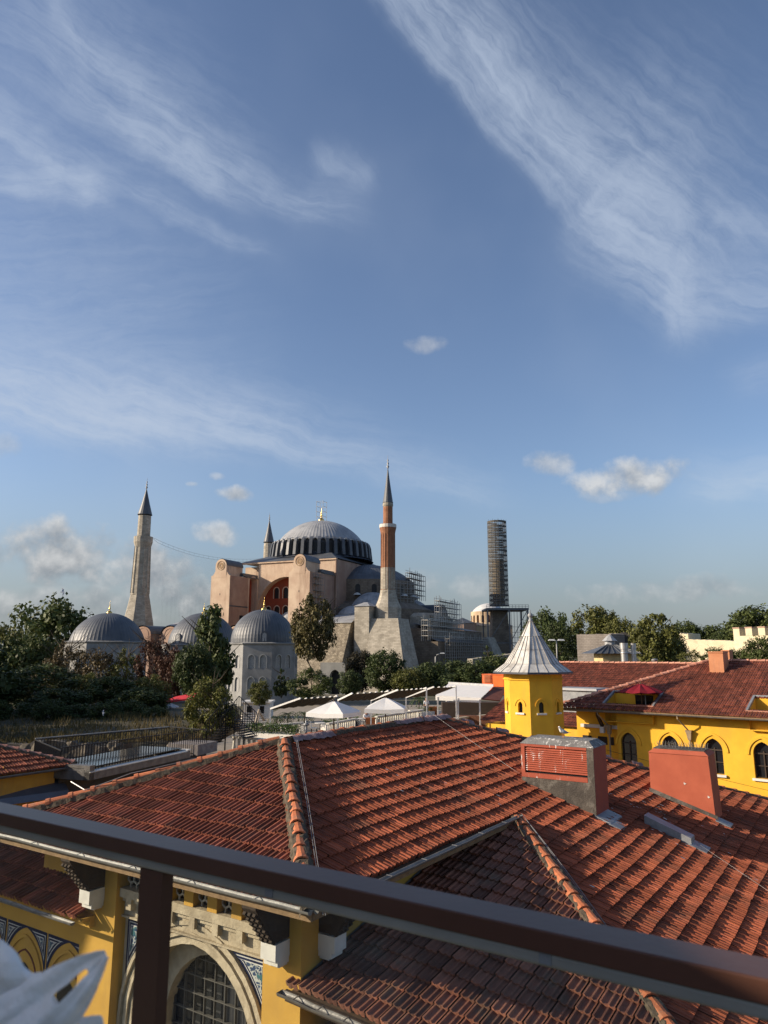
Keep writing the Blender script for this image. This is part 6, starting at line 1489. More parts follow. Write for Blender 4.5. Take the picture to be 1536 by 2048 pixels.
tomb('marble tomb with a lead dome mostly hidden by trees, leftmost of the three', 215, 152, 70, 1226, 1282, cam_ang(215) + rad(18), 8, True, None, 1.0)
tomb('domed tomb half hidden behind the tall green tree, middle one of three', 405, 163, 66, 1226, 1288, cam_ang(405) + rad(4), 8, True, [cam_ang(405) - rad(45)], .9)
# small arched gate beside the rightmost tomb
gt = thing('stone_gate', 'small grey stone gate with a pointed arch right of the marble tomb', 'gate', at(665, 1370, 140))
Pg = at(640, 1372, 140); FG = lambda x, dd, z: Pg + Vector((1, -.25, 0)).normalized() * x + Vector((.25, 1, 0)).normalized() * dd + Vector((0, 0, z))
k = MB(); wall_open(k, FG, 0, 4.9, -1.5, 4.3, [(2.9, 1.0, -1.5, 1.8, 'pointed', 1.25)], 1.2); k.quad(FG(4.9, 0, -1.5), FG(4.9, 2, -1.5), FG(4.9, 2, 4.3), FG(4.9, 0, 4.3)); k.quad(FG(0, 0, 4.3), FG(4.9, 0, 4.3), FG(4.9, 2, 4.3), FG(0, 2, 4.3)); k.quad(FG(0, 0, -1.5), FG(0, 2, -1.5), FG(0, 2, 4.3), FG(0, 0, 4.3)); k.build('wall', MAR, gt)
k = MB(); k.quad(FG(1.8, 1.19, -1.5), FG(4, 1.19, -1.5), FG(4, 1.19, 3.5), FG(1.8, 1.19, 3.5)); k.build('doorway', DARK, gt)
# ------------------------------------------------------------------ old church with a white dome in the far distance
C = at(978, 1260, 330); ch_ = thing('old_church', 'distant old brick church with arcaded drum and pale shallow dome', 'church', (C.x, C.y, -10)); zc = lambda y: at(978, y, 330).z
k = MB(); k.lathe(dome_prof(7.4, 3.9, zc(1224), 8), (C.x, C.y, 0), 32); k.build('dome', mat('white_lead', (.58, .58, .57), None, .6, 1), ch_, True)
CHW = mat('cream_church_plaster', (.52, .43, .29), (.40, .28, .18), .9, .3, .2, 2)
k = MB()
for i in range(20):
    a, b = 2 * math.pi * i / 20, 2 * math.pi * (i + 1) / 20; A_ = Vector((C.x + 8.0 * math.cos(a), C.y + 8.0 * math.sin(a), 0)); B_ = Vector((C.x + 8.0 * math.cos(b), C.y + 8.0 * math.sin(b), 0)); L = (B_ - A_).length; tt = (B_ - A_) / L; inn = (Vector((C.x, C.y, 0)) - (A_ + B_) / 2).normalized()
    FT = lambda x, dd, z, A_=A_, tt=tt, inn=inn: A_ + tt * x + inn * dd + Vector((0, 0, z)); wall_open(k, FT, 0, L, zc(1250), zc(1224), [(L / 2, .62, zc(1246), zc(1234), 'round', 1)], .7)
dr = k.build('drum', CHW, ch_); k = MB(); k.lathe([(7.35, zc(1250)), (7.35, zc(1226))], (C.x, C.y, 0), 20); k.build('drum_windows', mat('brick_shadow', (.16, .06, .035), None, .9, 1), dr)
k = MB(); k.box(C.x - 11, C.x + 9, C.y - 9, C.y + 9, -10, zc(1253)); k.build('nave', CHW, ch_)
k = MB(); k.add([(C.x - 11.3, C.y - 9.3, zc(1253)), (C.x + 9.3, C.y - 9.3, zc(1253)), (C.x + 6, C.y - 6, zc(1246)), (C.x - 8, C.y - 6, zc(1246))], [(0, 1, 2, 3)]); k.build('lead_roof', LEAD, ch_)
for x in (-6, 0, 5):
    k = MB(); arch_ring(k, lambda xx, dd, z: (C.x + xx, C.y - 9.01 + dd, z), x, 2.2, zc(1275), 'round', 1, .5, -.2, .02, n=6); k.build('blind_arch', CHW, ch_)
P = at(925, 1252, 320); ot = thing('brick_tower_house', 'low red brick rotunda with a grey pointed roof left of the church', 'building', (P.x, P.y, -10))
k = MB(); k.lathe([(6, -10), (6, P.z + 1)], (P.x, P.y, 0), 8); k.build('wall', PLR, ot); k = MB(); k.lathe([(6.4, P.z + 1), (0.1, P.z + 3.6)], (P.x, P.y, 0), 8); k.build('roof', LEAD, ot)
# ------------------------------------------------------------------ old city walls on the right
def wallthing(name, label, cat, pts, th_, m, merlons=False, zb=-10):
    A_, B_ = pts; d = Vector((B_.x - A_.x, B_.y - A_.y, 0)); L = d.length; dn = d / L; sd = Vector((-dn.y, dn.x, 0)) * th_
    t = thing(name, label, cat, (A_.x, A_.y, zb)); k = MB(); n = 24; vs = []; fs = []
    for i in range(n + 1):
        p = A_.lerp(B_, i / n); jz = .18 * mnoise.noise((i * .8, A_.x, 2)) if not merlons else 0
        for (o_, z) in ((0, zb), (0, p.z + jz), (1, p.z + jz), (1, zb)): vs.append((p.x + sd.x * o_, p.y + sd.y * o_, z))
    for i in range(n):
        for j in range(3): fs.append((i * 4 + j, i * 4 + j + 1, (i + 1) * 4 + j + 1, (i + 1) * 4 + j))
    fs += [(0, 1, 2, 3), (n * 4, n * 4 + 1, n * 4 + 2, n * 4 + 3)]
    k.add(vs, fs); k.build('masonry', m, t)
    if merlons:
        k = MB(); c = int(L / 2.2)
        for i in range(c):
            p = A_ + dn * (L * i / c); k.obox((p.x, p.y, p.z - .01), dn * 1.35, sd * .4, (0, 0, 1.3))
        k.build('merlons', m, t)
        k = MB()
        for i in range(c): p = A_ + dn * (L * i / c) - Vector((sd.x, sd.y, 0)).normalized() * .08 - dn * .08; k.obox((p.x, p.y, p.z + 1.291), dn * 1.5, sd * .5, (0, 0, .22))
        k.build('merlon_caps', PLR, t)
    return t
OLDW = mat('grey_city_wall', (0.23, 0.205, 0.185), (0.17, 0.15, 0.135), .95, .6, .3, 4, stain=(.13, .115, .10), stain_amt=.4, stain_scale=.3, brick=(.7, .26, .03, (.6, .58, .55), .8))
CRW = mat('cream_city_wall', (0.66, 0.58, 0.41), (0.54, 0.46, 0.31), .95, .5, .5, 4, stain=(.30, .25, .17), stain_amt=.45, stain_scale=.5)
wallthing('city_wall', 'weathered grey brick city wall with a straight top behind the chimney pipes', 'wall', (at(1153, 1269, 118), at(1222, 1268, 112)), 3, OLDW)
cw2 = wallthing('city_wall', 'sunlit cream stretch of city wall with a dark pointed arch behind the leafy tree', 'wall', (at(1218, 1267, 122), at(1300, 1268, 118)), 2.5, CRW)
P0 = at(1247, 1300, 119.2); k = MB(); arch_ring(k, lambda x, dd, z: P0 + Vector((x, -.6 + dd, z)), 0, 1.2, 1.0, 'pointed', 1.2, .4, -.15, .05, -2); k.build('arch_moulding', OLDB, cw2)
k = MB(); ap = [(-1.2, -3)] + arch_pts(0, 1.2, 1.0, 'pointed', 6, 1.2) + [(1.2, -3)]; k.add([P0 + Vector((x, -.62, z)) for x, z in ap], [tuple(range(len(ap)))]); k.build('archway', DARK, cw2)
wallthing('city_wall', 'cream rubble city wall with a ragged top between two trees', 'wall', (at(1355, 1278, 150), at(1476, 1282, 140)), 3, CRW)
wallthing('wall_tower', 'cream wall tower stub with a broken crown above the rubble wall', 'tower', (at(1352, 1266, 152), at(1376, 1268, 150)), 5, CRW)
wallthing('city_wall', 'tall cream city wall with dark capped merlons at the right edge', 'wall', (at(1467, 1272, 132), at(1600, 1270, 120)), 4, CRW, True)
wallthing('garden_wall', 'low pale garden wall below the scaffolded minaret', 'wall', (at(945, 1318, 190), at(1045, 1305, 200)), 2, ASH)
# pavilion roof and steel flue pipes behind the red roof
P = at(1232, 1330, 70); pv = thing('lead_roofed_pavilion', 'small square pavilion with a grey ribbed lead roof and lantern', 'pavilion', (P.x, P.y, -10))
k = MB(); k.box(P.x - 1.2, P.x + 1.6, P.y, P.y + 3, -10, at(1232, 1306, 70).z); k.build('wall', mat('cream_wall', (.58, .46, .24), None, .9, 1), pv)
z0 = at(1232, 1307, 70).z; z1 = at(1232, 1289, 70).z; k = MB(); k.frus(P.x - 2.3, P.x + 2.3, P.y - .8, P.y + 3.8, z0, P.x - .3, P.x + .3, P.y + 1.2, P.y + 1.8, z1)
for i in range(8):
    x = -2.2 + i * .62; k.bar((P.x + x, P.y - .8, z0 + .04), (P.x + x * .15, P.y + 1.2, z1 + .04), .07)
k.build('roof', LEAD, pv)
k = MB(); k.lathe([(.5, z1 - .3), (.5, z1 + .35), (.75, z1 + .36), (.3, z1 + .8), (.0, z1 + 1.0)], (P.x, P.y + 1.5, 0), 8); k.build('lantern', LEADL, pv)
for px, yt, w_, lb in ((1250, 1286, .29, 'thick shiny steel flue pipe beside the pavilion roof'), (1269, 1287, .19, 'thinner steel flue pipe right of the thick one')):
    P = at(px, 1330, 62); zt = at(px, yt, 62).z; k = MB(); k.lathe([(w_, -10), (w_, zt - .5)], (P.x, P.y, 0), 14); k.lathe([(w_ * 1.18, zt - .5), (w_ * 1.18, zt), (w_ * .9, zt), (w_ * .9, zt - .2)], (P.x, P.y, 0), 14)
    for i in range(5): z = zt - .9 - i * 1.1; k.lathe([(w_, z), (w_ * 1.08, z + .03), (w_ * 1.08, z + .1), (w_, z + .13)], (P.x, P.y, 0), 14)
    tag(k.build('flue_pipe', mat('steel_flue', (.52, .51, .49), None, .35, 3, .05, metal=.7), None, True, loc=(P.x, P.y, -10), auto=40), lb, 'flue pipe', 'steel flue pipes')
P = at(1310, 1334, 60); k = MB(); k.lathe([(.22, P.z - .6), (.22, P.z + .45), (.26, P.z + .5), (.26, P.z + .62), (0, P.z + .66)], (P.x, P.y, 0), 12); tag(k.build('vent_pipe', MATS['steel_flue'], None, True, loc=(P.x, P.y, P.z - .6), auto=40), 'short capped grey vent pipe on the red ridge', 'vent pipe')
# street lamps
def lamp(label, px, ytop, ybot, Y, two=False):
    P = at(px, ybot, Y); h = at(px, ytop, Y).z - P.z; t = thing('street_lamp', label, 'street lamp', P, 'street lamps')
    PM = mat('grey_lamp_post', (.35, .35, .34), None, .5, 2, 0)
    k = MB()
    if two: k.tube([P, P + Vector((0, 0, h))], [.09, .06], 8)
    else: k.tube([P, P + Vector((0, 0, h * .75)), P + Vector((.25, 0, h * .93)), P + Vector((.9, 0, h))], [.12, .09, .07, .06], 8)
    k.build('pole', PM, t, True)
    for dx in ((-.5, .5) if two else (1.15,)):
        k = MB(); k.frus(P.x + dx - .4, P.x + dx + .4, P.y - .15, P.y + .15, P.z + h - .02, P.x + dx - .25, P.x + dx + .25, P.y - .1, P.y + .1, P.z + h + .14); k.build('lamp_head', mat('lamp_glass', (.75, .75, .72), None, .3, 2, 0), t)
    if two: k = MB(); k.bar(P + Vector((-.6, 0, h)), P + Vector((.6, 0, h)), .06); k.build('cross_arm', PM, t)
lamp('single arm street lamp in front of the mosque scaffold', 871, 1307, 1335, 120)
lamp('twin headed grey lamp post right of the yellow tower', 1115, 1281, 1330, 80, True)
# ------------------------------------------------------------------ raised bank, ruin wall and dry grass on the left
def bank_z(x, y): return -5.7 + .5 * mnoise.noise((x * .12, y * .12, 3)) + .25 * mnoise.noise((x * .4, y * .4, 5))
k = MB(); nx, ny = 40, 16; vs = []; fs = []
for i in range(nx + 1):
    for j in range(ny + 1):
        x = -46 + 34 * i / nx; y = 50 + 34 * j / ny; edge = min(1, j / 1.5, (ny - j) / 3 + .2, (nx - i) / 4)
        vs.append((x, y + (1.2 * mnoise.noise((x * .2, 0, 1)) if j == 0 else 0), -10 + (bank_z(x, y) + 10) * edge))
for i in range(nx):
    for j in range(ny): fs.append((i * (ny + 1) + j, (i + 1) * (ny + 1) + j, (i + 1) * (ny + 1) + j + 1, i * (ny + 1) + j + 1))
k.add(vs, fs); tag(k.build('bank', mat('dry_earth', (.10, .085, .055), (.055, .05, .032), .95, .6, .6, 5, stain=(.04, .045, .02), stain_amt=.7, stain_scale=.3), None, True), kind='structure')
ruin = thing('ruined_wall', 'crumbling grey rubble wall along the foot of the dry grass bank', 'ruin', (-24, 50, -10))
k = MB(); n = 70; vs = []; fs = []; nz = 7
for i in range(n + 1):
    x = -45 + 33 * i / n; top = -5.9 + .55 * mnoise.noise((x * .25, 3, 1)) + .5 * abs(mnoise.noise((x * .9, 1, 2))) - (1.0 if -17 < x < -14 else 0)
    for j in range(nz + 1): vs.append((x, 49.4 + .25 * j / nz + .28 * mnoise.noise((x * 1.3, j * .9, 7)) + .15 * mnoise.noise((x * 4, j * 2.3, 9)), -10 + (top + 10) * j / nz))
    vs.append((x, 51.5, top - .1))
m_ = nz + 2
for i in range(n):
    for j in range(m_ - 1): fs.append((i * m_ + j, (i + 1) * m_ + j, (i + 1) * m_ + j + 1, i * m_ + j + 1))
k.add(vs, fs); k.build('masonry', mat('ruin_rubble', (.24, .21, .17), (.11, .095, .075), .95, 2.2, 1.0, 7, stain=(.05, .045, .035), stain_amt=.7, stain_scale=.8), ruin, recalc=False)
for i in range(16):
    x = random.uniform(-30, -12.5); y = 49 + random.uniform(-1.2, 1.5); s = random.uniform(.25, .6); z = -6.0 + random.uniform(-.3, .2) if y > 49.3 else -7.2 + random.uniform(-.5, .5)
    k = MB(); pts = []
    for a in range(6):
        for b, zz_ in ((1, -.4), (.8, .45)): pts.append((x + s * b * math.cos(a * 1.05) * random.uniform(.7, 1.1), y + s * b * math.sin(a * 1.05) * random.uniform(.6, 1), z + s * zz_ * random.uniform(.8, 1.2)))
    k.add(pts, [(2 * a, (2 * a + 2) % 12, (2 * a + 3) % 12, 2 * a + 1) for a in range(6)] + [tuple(2 * a + 1 for a in range(6)), tuple(2 * a for a in range(6))]); k.build('fallen_stone', mat('fallen_stone', (.34, .30, .24), (.22, .19, .15), .9, 3), ruin)
GRS = mat('dry_grass_blades', (.16, .12, .05), (.08, .07, .028), .9, .35, 0, tint=.4, transl=.25)
k = MB()
for i in range(9000):
    x = random.uniform(-45, -12.3); y = random.uniform(50.2, 66) if random.random() < .8 else random.uniform(49.8, 51.5)
    z = bank_z(x, y) - .1; h = random.uniform(.2, .75) * (1.2 if mnoise.noise((x * .3, y * .3, 8)) > 0 else .6); a = random.uniform(0, 6.28); w_ = .045; lx, ly = random.gauss(0, .2), random.gauss(0, .2)
    k.add([(x - w_ * math.cos(a), y - w_ * math.sin(a), z), (x + w_ * math.cos(a), y + w_ * math.sin(a), z), (x + lx, y + ly, z + h)], [(0, 1, 2)], random.random())
tag(k.build('dry_grass', GRS, recalc=False), 'dry brownish grass growing on the bank above the ruined wall', 'grass', kind='stuff')
# ------------------------------------------------------------------ trees
LEAF = mat('leaves', (1, 1, 1), (.62, .66, .6), .6, 1.2, 0, tint=.5, objcol=True, transl=.16, spec=.25)
BARK = mat('bark', (.11, .085, .06), (.06, .048, .035), .95, 6, .6, 20)
def crown(name, seed, nclump, nleaf, leaf, shape, spread=.14, flat=.85):
    r = random.Random(seed); mb = MB(); cl = []
    while len(cl) < nclump:
        u = Vector((r.uniform(-1, 1), r.uniform(-1, 1), r.uniform(-1, 1)))
        if u.length > 1: continue
        if u.length < .55 and r.random() < .65: continue
        zf = (u.z + 1) / 2; wdt = shape(zf)
        if math.hypot(u.x, u.y) > wdt: continue
        cl.append((Vector((u.x * .5, u.y * .5, zf)) * 1.0, r.uniform(.6, 1.3) * spread, r.random()))
    for i in range(nleaf):
        c, s, tn = cl[r.randrange(len(cl))]
        d = Vector((r.gauss(0, 1), r.gauss(0, 1), r.gauss(0, 1))); d.normalize(); p = c + d * (s * r.random() ** .4) * Vector((1, 1, flat)).length / 1.6
        p.z = max(.0, p.z)
        nrm = (d * .9 + Vector((r.gauss(0, .5), r.gauss(0, .5), r.gauss(.25, .5)))).normalized()
        a = nrm.cross(Vector((r.gauss(0, 1), r.gauss(0, 1), r.gauss(0, 1)))).normalized(); b = nrm.cross(a)
        e = leaf * r.uniform(.6, 1.35); e2 = e * r.uniform(.45, .8)
        mb.add([p - a * e, p + b * e2, p + a * e, p - b * e2], [(0, 1, 2, 3)], min(1, max(0, tn * .6 + r.random() * .4)))
    o = mb.build('crown', LEAF, recalc=False); me = o.data; me.name = 'crown_' + name; bpy.data.objects.remove(o); return me
def trunk(name, seed, hfrac, r0, nl, lean=.05, upto=.75):
    """trunk + limbs in a unit box: z 0..1 is the whole tree"""
    r = random.Random(seed); mb = MB(); P = [Vector((0, 0, 0))]
    for i in range(1, 6): P.append(Vector((r.gauss(0, lean * .3), r.gauss(0, lean * .3), upto * i / 5)))
    mb.tube(P, [r0 * (1 - .13 * i) * (1.25 if i == 0 else 1) for i in range(6)], 7)
    for i in range(nl):
        t = r.uniform(hfrac * .8, upto); j = t / upto * 5; p = P[int(j)].lerp(P[min(5, int(j) + 1)], j - int(j)); a = r.uniform(0, 6.28); L = r.uniform(.16, .34)
        q = p + Vector((math.cos(a) * L * .7, math.sin(a) * L * .7, L * .35)); s = p + Vector((math.cos(a) * L * 1.25, math.sin(a) * L * 1.25, L * .8))
        mb.tube([p, q, s], [r0 * .42, r0 * .26, r0 * .08], 5)
    o = mb.build('trunk', BARK, recalc=False); me = o.data; me.name = 'trunk_' + name; bpy.data.objects.remove(o); return me
round_ = lambda z: min(1, (1 - abs(2 * z - .95) ** 2.6) ** .5 * 1.05) if abs(2 * z - .95) < 1 else .2
oval = lambda z: max(.15, math.sin(math.pi * min(1, z * .93 + .07)) ** .7)
cyp = lambda z: max(.08, (1 - z) ** .55 * min(1, z * 5 + .35))
conif = lambda z: max(.05, (1 - z) * (.8 + .35 * math.sin(z * 34)) * min(1, z * 6 + .3))
mush = lambda z: min(1, (1.02 - max(0, 2 * z - 1) ** 2) ** .5) * (1 if z > .1 else .9)
CR = {'round': [crown('round', 1, 130, 9500, .026, round_, .13), crown('round_b', 2, 120, 9500, .026, round_, .13)],
      'oval': [crown('oval', 3, 110, 8500, .026, oval, .13), crown('oval_b', 4, 100, 8000, .026, oval, .12)],
      'sparse': [crown('sparse', 5, 90, 3600, .024, oval, .10), crown('sparse_b', 6, 80, 3200, .026, round_, .11)],
      'tall': [crown('tall', 7, 90, 6500, .034, lambda z: max(.25, cyp(z)), .13)],
      'conifer': [crown('conifer', 8, 110, 5500, .026, conif, .07)],
      'dome': [crown('dome', 9, 120, 9000, .022, mush, .11)],
      'open': [crown('open', 10, 75, 8000, .022, oval, .10), crown('open_b', 11, 70, 8000, .023, lambda z: max(.3, oval(z)), .11)]}
TK = {0: trunk('short', 1, .3, .030, 7), 1: trunk('tall', 2, .45, .020, 8, .12), 2: trunk('bare', 3, .25, .018, 26, .1, .85)}
cnt = {}
def tree(label, px, ytop, ybase, wpx, Y, kind, col, tk=0, z0=.14, group=None, zb=None, name='tree'):
    cx = at(px, ytop, Y); zb = at(px, ybase, Y).z if zb is None else zb; h = cx.z - zb; wdt = wpx / FPX * Y
    t = thing(name, label, 'tree', (cx.x, cx.y, zb), group); i = cnt.get(kind, 0); cnt[kind] = i + 1
    me = CR[kind][i % len(CR[kind])]
    c = bpy.data.objects.new('crown', me); COL.objects.link(c); c.parent = t; c.scale = (wdt * 1.0, wdt * 1.0, h * (1 - z0) * .97); c.location = (0, 0, h * z0); c.rotation_euler = (0, 0, random.uniform(0, 6.28)); c.color = (*col, 1)
    k_ = bpy.data.objects.new('trunk', TK[tk]); COL.objects.link(k_); k_.parent = t; k_.scale = (h * .9, h * .9, h); k_.rotation_euler = (0, 0, random.uniform(0, 6.28))
    return t
DG, MG, OL, BR, RB_, YG = (.060, .080, .024), (.082, .102, .029), (.120, .122, .030), (.110, .078, .034), (.105, .046, .028), (.135, .135, .028)
GB = 'trees round the domed tombs'
tree('broad dark tree with the highest crown at the far left', 108, 1203, 1420, 165, 172, 'round', MG, 0, .12, GB)
tree('olive tree overlapping the left edge behind the round dark one', 28, 1240, 1425, 110, 160, 'oval', OL, 0, .1, GB)
tree('dark rounded tree left of the lead dome, lower than the broad one', 62, 1268, 1430, 120, 140, 'round', MG, 0, .1, GB)
tree('sparse brown tree in front of the leftmost dome left side', 140, 1272, 1430, 80, 118, 'sparse', BR, 2, .1, GB)
tree('thin brown leafed tree before the middle of the leftmost tomb', 200, 1292, 1430, 80, 112, 'sparse', BR, 2, .1, GB)
tree('thin brownish tree before the right half of the leftmost tomb', 255, 1288, 1430, 70, 112, 'sparse', OL, 2, .1, GB)
tree('rusty red leafed tree between the leftmost and middle tombs', 312, 1268, 1420, 74, 110, 'sparse', RB_, 2, .1, GB)
tree('dense reddish brown tree left of the tall green tree', 345, 1290, 1425, 66, 104, 'open', RB_, 2, .1, GB)
tree('low brown bush tree between left olive tree and thin brown trees', 110, 1310, 1432, 90, 105, 'open', BR, 0, .05, GB)
tree('large black green dome shaped tree above the dry bank at left', 75, 1328, 1448, 165, 84, 'dome', DG, 0, .03, 'trees along the dry bank', zb=-6)
tree('dark bushy tree filling the left edge above the bank', -10, 1345, 1450, 130, 80, 'round', DG, 0, .03, 'trees along the dry bank', zb=-6)
tree('round topped olive tree second from the left along the bank', 172, 1346, 1440, 86, 86, 'dome', OL, 0, .05, 'trees along the dry bank', zb=-6)
tree('darker bushy tree between the two olive topped bank trees', 222, 1352, 1440, 100, 80, 'round', DG, 0, .03, 'trees along the dry bank', zb=-6)
tree('neat round olive tree left of the red market canopy', 303, 1350, 1438, 74, 78, 'dome', OL, 0, .05, 'trees along the dry bank', zb=-6)
tree('black green bush below the neat round olive tree', 285, 1376, 1440, 100, 75, 'round', DG, 0, .02, 'trees along the dry bank', zb=-6)
tree('black green bush tree beneath the dome shaped bank tree', 120, 1376, 1446, 110, 76, 'round', DG, 0, .02, 'trees along the dry bank', zb=-6)
for i, (px, yt, w_, lb) in enumerate(((-12, 1398, 70, 'low dark scrub bush at the left picture edge on the bank'), (48, 1405, 74, 'low dark scrub bush under the dome shaped bank tree'), (105, 1400, 66, 'low scrub bush right of the dome shaped bank tree'), (160, 1408, 70, 'low scrub bush under the round olive bank tree'), (212, 1404, 64, 'scrub bush in the middle of the bank top'), (262, 1402, 62, 'scrub bush left of the neat round olive tree foot'), (312, 1412, 50, 'scrub bush next to the red market canopy'))):
    tree(lb, px, yt, 1452, w_, 66 + (i % 2) * 2, 'round', DG, 0, .0, 'scrub bushes along the bank', name='bush')
tree('tall pointed green tree hiding the middle tomb', 424, 1216, 1405, 104, 108, 'tall', MG, 0, .06, GB)
tree('lower dark tree clump right of the rusty red tree', 392, 1285, 1410, 74, 100, 'round', DG, 0, .05, GB)
tree('bright yellow green tree beside the steel staircase', 424, 1348, 1490, 100, 46, 'open', YG, 2, .08)
tree('tall slim tree with brownish green leaves in front of the mosque buttress', 630, 1180, 1346, 84, 135, 'oval', (.115, .095, .034), 1, .12)
tree('small dark pine against the marble tomb corner', 564, 1327, 1396, 42, 100, 'conifer', DG, 1, .05, name='pine_tree')
tree('low broad spiky green tree under the tall slim tree', 624, 1336, 1400, 88, 88, 'open', MG, 0, .03)
tree('small leafy tree beside the white kiosk roof', 520, 1358, 1412, 44, 66, 'oval', OL, 0, .05)
tree('dark tree beneath the brick minaret, right of two', 772, 1302, 1388, 78, 106, 'round', DG, 0, .05, 'trees below the mosque east front')
tree('dark reddish tree left of the dark tree beneath the minaret', 724, 1300, 1385, 62, 112, 'round', (.045, .038, .02), 0, .05, 'trees below the mosque east front')
tree('small greenish shrub right of the stone gate', 700, 1342, 1390, 50, 95, 'round', DG, 0, .02, 'trees below the mosque east front')
for i, (px, yt, w_, c, lb) in enumerate(((818, 1336, 66, OL, 'olive bush tree at the left end of the dark hedge of trees'), (862, 1326, 74, DG, 'dark rounded tree second along the row below the scaffold'), (908, 1320, 80, DG, 'dark rounded tree in the middle of the row below the scaffold'), (952, 1322, 76, DG, 'dark rounded tree fourth along the row below the scaffold'), (996, 1310, 66, MG, 'greener rounded tree ending the row next to the yellow tower'), (835, 1352, 90, DG, 'low black green bush in front of the olive bush tree'), (925, 1345, 110, DG, 'low black green bush behind the white awning'))):
    tree(lb, px, yt, 1392, w_, 98 + (i % 3) * 4, 'round', c, 0, .02, 'trees below the mosque east front')
tree('small flat layered cedar in front of the old church', 975, 1282, 1345, 40, 150, 'conifer', DG, 1, .1, name='cedar_tree')
GR = 'trees on the right skyline'
tree('dark rounded tree rising right behind the tower cone', 1092, 1222, 1345, 92, 170, 'round', DG, 0, .05, GR)
tree('black green umbrella pine right of the tower cone', 1118, 1236, 1350, 74, 140, 'dome', DG, 0, .08, GR)
tree('olive green rounded tree behind the left end of the grey city wall', 1190, 1212, 1330, 96, 165, 'round', OL, 0, .05, GR)
tree('smaller tree right of the olive rounded tree behind the grey wall', 1240, 1238, 1330, 66, 150, 'round', OL, 0, .05, GR)
tree('big leafy tree in front of the cream wall arch', 1305, 1221, 1345, 96, 98, 'oval', OL, 0, .04, GR)
tree('darker lower tree on the right flank of the big leafy tree', 1336, 1256, 1345, 60, 102, 'round', MG, 0, .04, GR)
tree('hazy distant tree just right of the big leafy tree', 1368, 1244, 1320, 66, 230, 'round', MG, 0, .03, GR)
tree('distant low tree in the skyline dip left of the big right tree', 1424, 1250, 1320, 80, 230, 'round', MG, 0, .03, GR)
tree('low dark tree between the distant one and the tall right tree', 1458, 1258, 1320, 64, 190, 'round', DG, 0, .03, GR)
tree('tall broad dark tree above the merlon wall at the right edge', 1510, 1212, 1320, 116, 175, 'round', MG, 0, .04, GR)
tree('green tree in front of the merlon wall at the right edge', 1516, 1270, 1345, 64, 88, 'oval', MG, 0, .03, GR)
tree('thin bare bush growing up the rubble wall', 1380, 1296, 1345, 56, 92, 'sparse', OL, 2, .02, GR)
tree('small bush between the rubble wall and the peach chimney', 1432, 1292, 1345, 62, 90, 'sparse', DG, 2, .02, GR)
tree('small green bush below the merlon wall', 1470, 1300, 1345, 50, 90, 'round', MG, 0, .02, GR)
for i, (x, y, zt_, w_) in enumerate(((-42, 54, 4.5, 12), (-41, 66, 5, 13), (-47, 76, 6, 13), (-31, 33, 3.0, 9), (-34, 43, 3.5, 9), (-29, 24, 1.5, 8))):  # out-of-view trees, added only for the shade they cast
    t = thing('tree', 'bushy unseen tree added outside the left edge to shade the bank and annex', 'tree', (x, y, -10), 'added shade trees beyond the left edge')
    c = bpy.data.objects.new('crown', CR['dome'][0]); COL.objects.link(c); c.parent = t; c.scale = (w_, w_, (zt_ + 10) * .9); c.location = (0, 0, (zt_ + 10) * .08); c.rotation_euler = (0, 0, i * 1.3); c.color = (*DG, 1)
    k_ = bpy.data.objects.new('trunk', TK[0]); COL.objects.link(k_); k_.parent = t; k_.scale = ((zt_ + 10),) * 3
# far wooded ridge that closes the horizon
k = MB(); n = 120
for i in range(n):
    x0 = -900 + 1800 * i / n; y = 620 + 60 * mnoise.noise((i * .3, 1, 1)); h = 4 + 5 * abs(mnoise.noise((i * .21, 5, 2))) + (6 if x0 > 150 else 0)
    for q in range(40):
        p = Vector((x0 + random.uniform(0, 16), y + random.uniform(-8, 8), -10 + h * random.random() ** .6 + 5)); e = random.uniform(1.2, 2.6); a = Vector((random.gauss(0, 1), random.gauss(0, .5), random.gauss(0, 1))).normalized() * e; b = Vector((random.gauss(0, 1), random.gauss(0, .5), random.gauss(0, 1))).normalized() * e
        k.add([p - a, p + b, p + a, p - b], [(0, 1, 2, 3)], random.random())
o = k.build('distant_wood', LEAF, recalc=False); o.color = (.06, .075, .04, 1); tag(o, 'far off band of woodland along the horizon', 'woodland', kind='stuff')
k = MB(); vs = []
for i in range(61):
    x = -900 + 30 * i; h = 5 + 3 * mnoise.noise((i * .3, 2, 2)); vs += [(x, 640, -10), (x, 655, -10 + h), (x, 760, -10)]
k.add(vs, [(3 * i + j, 3 * i + 3 + j, 3 * i + 4 + j, 3 * i + 1 + j) for i in range(60) for j in range(2)]); tag(k.build('hills', mat('wooded_hill', (.05, .06, .03), None, .95, .1, .3, 1), None, True), kind='structure')
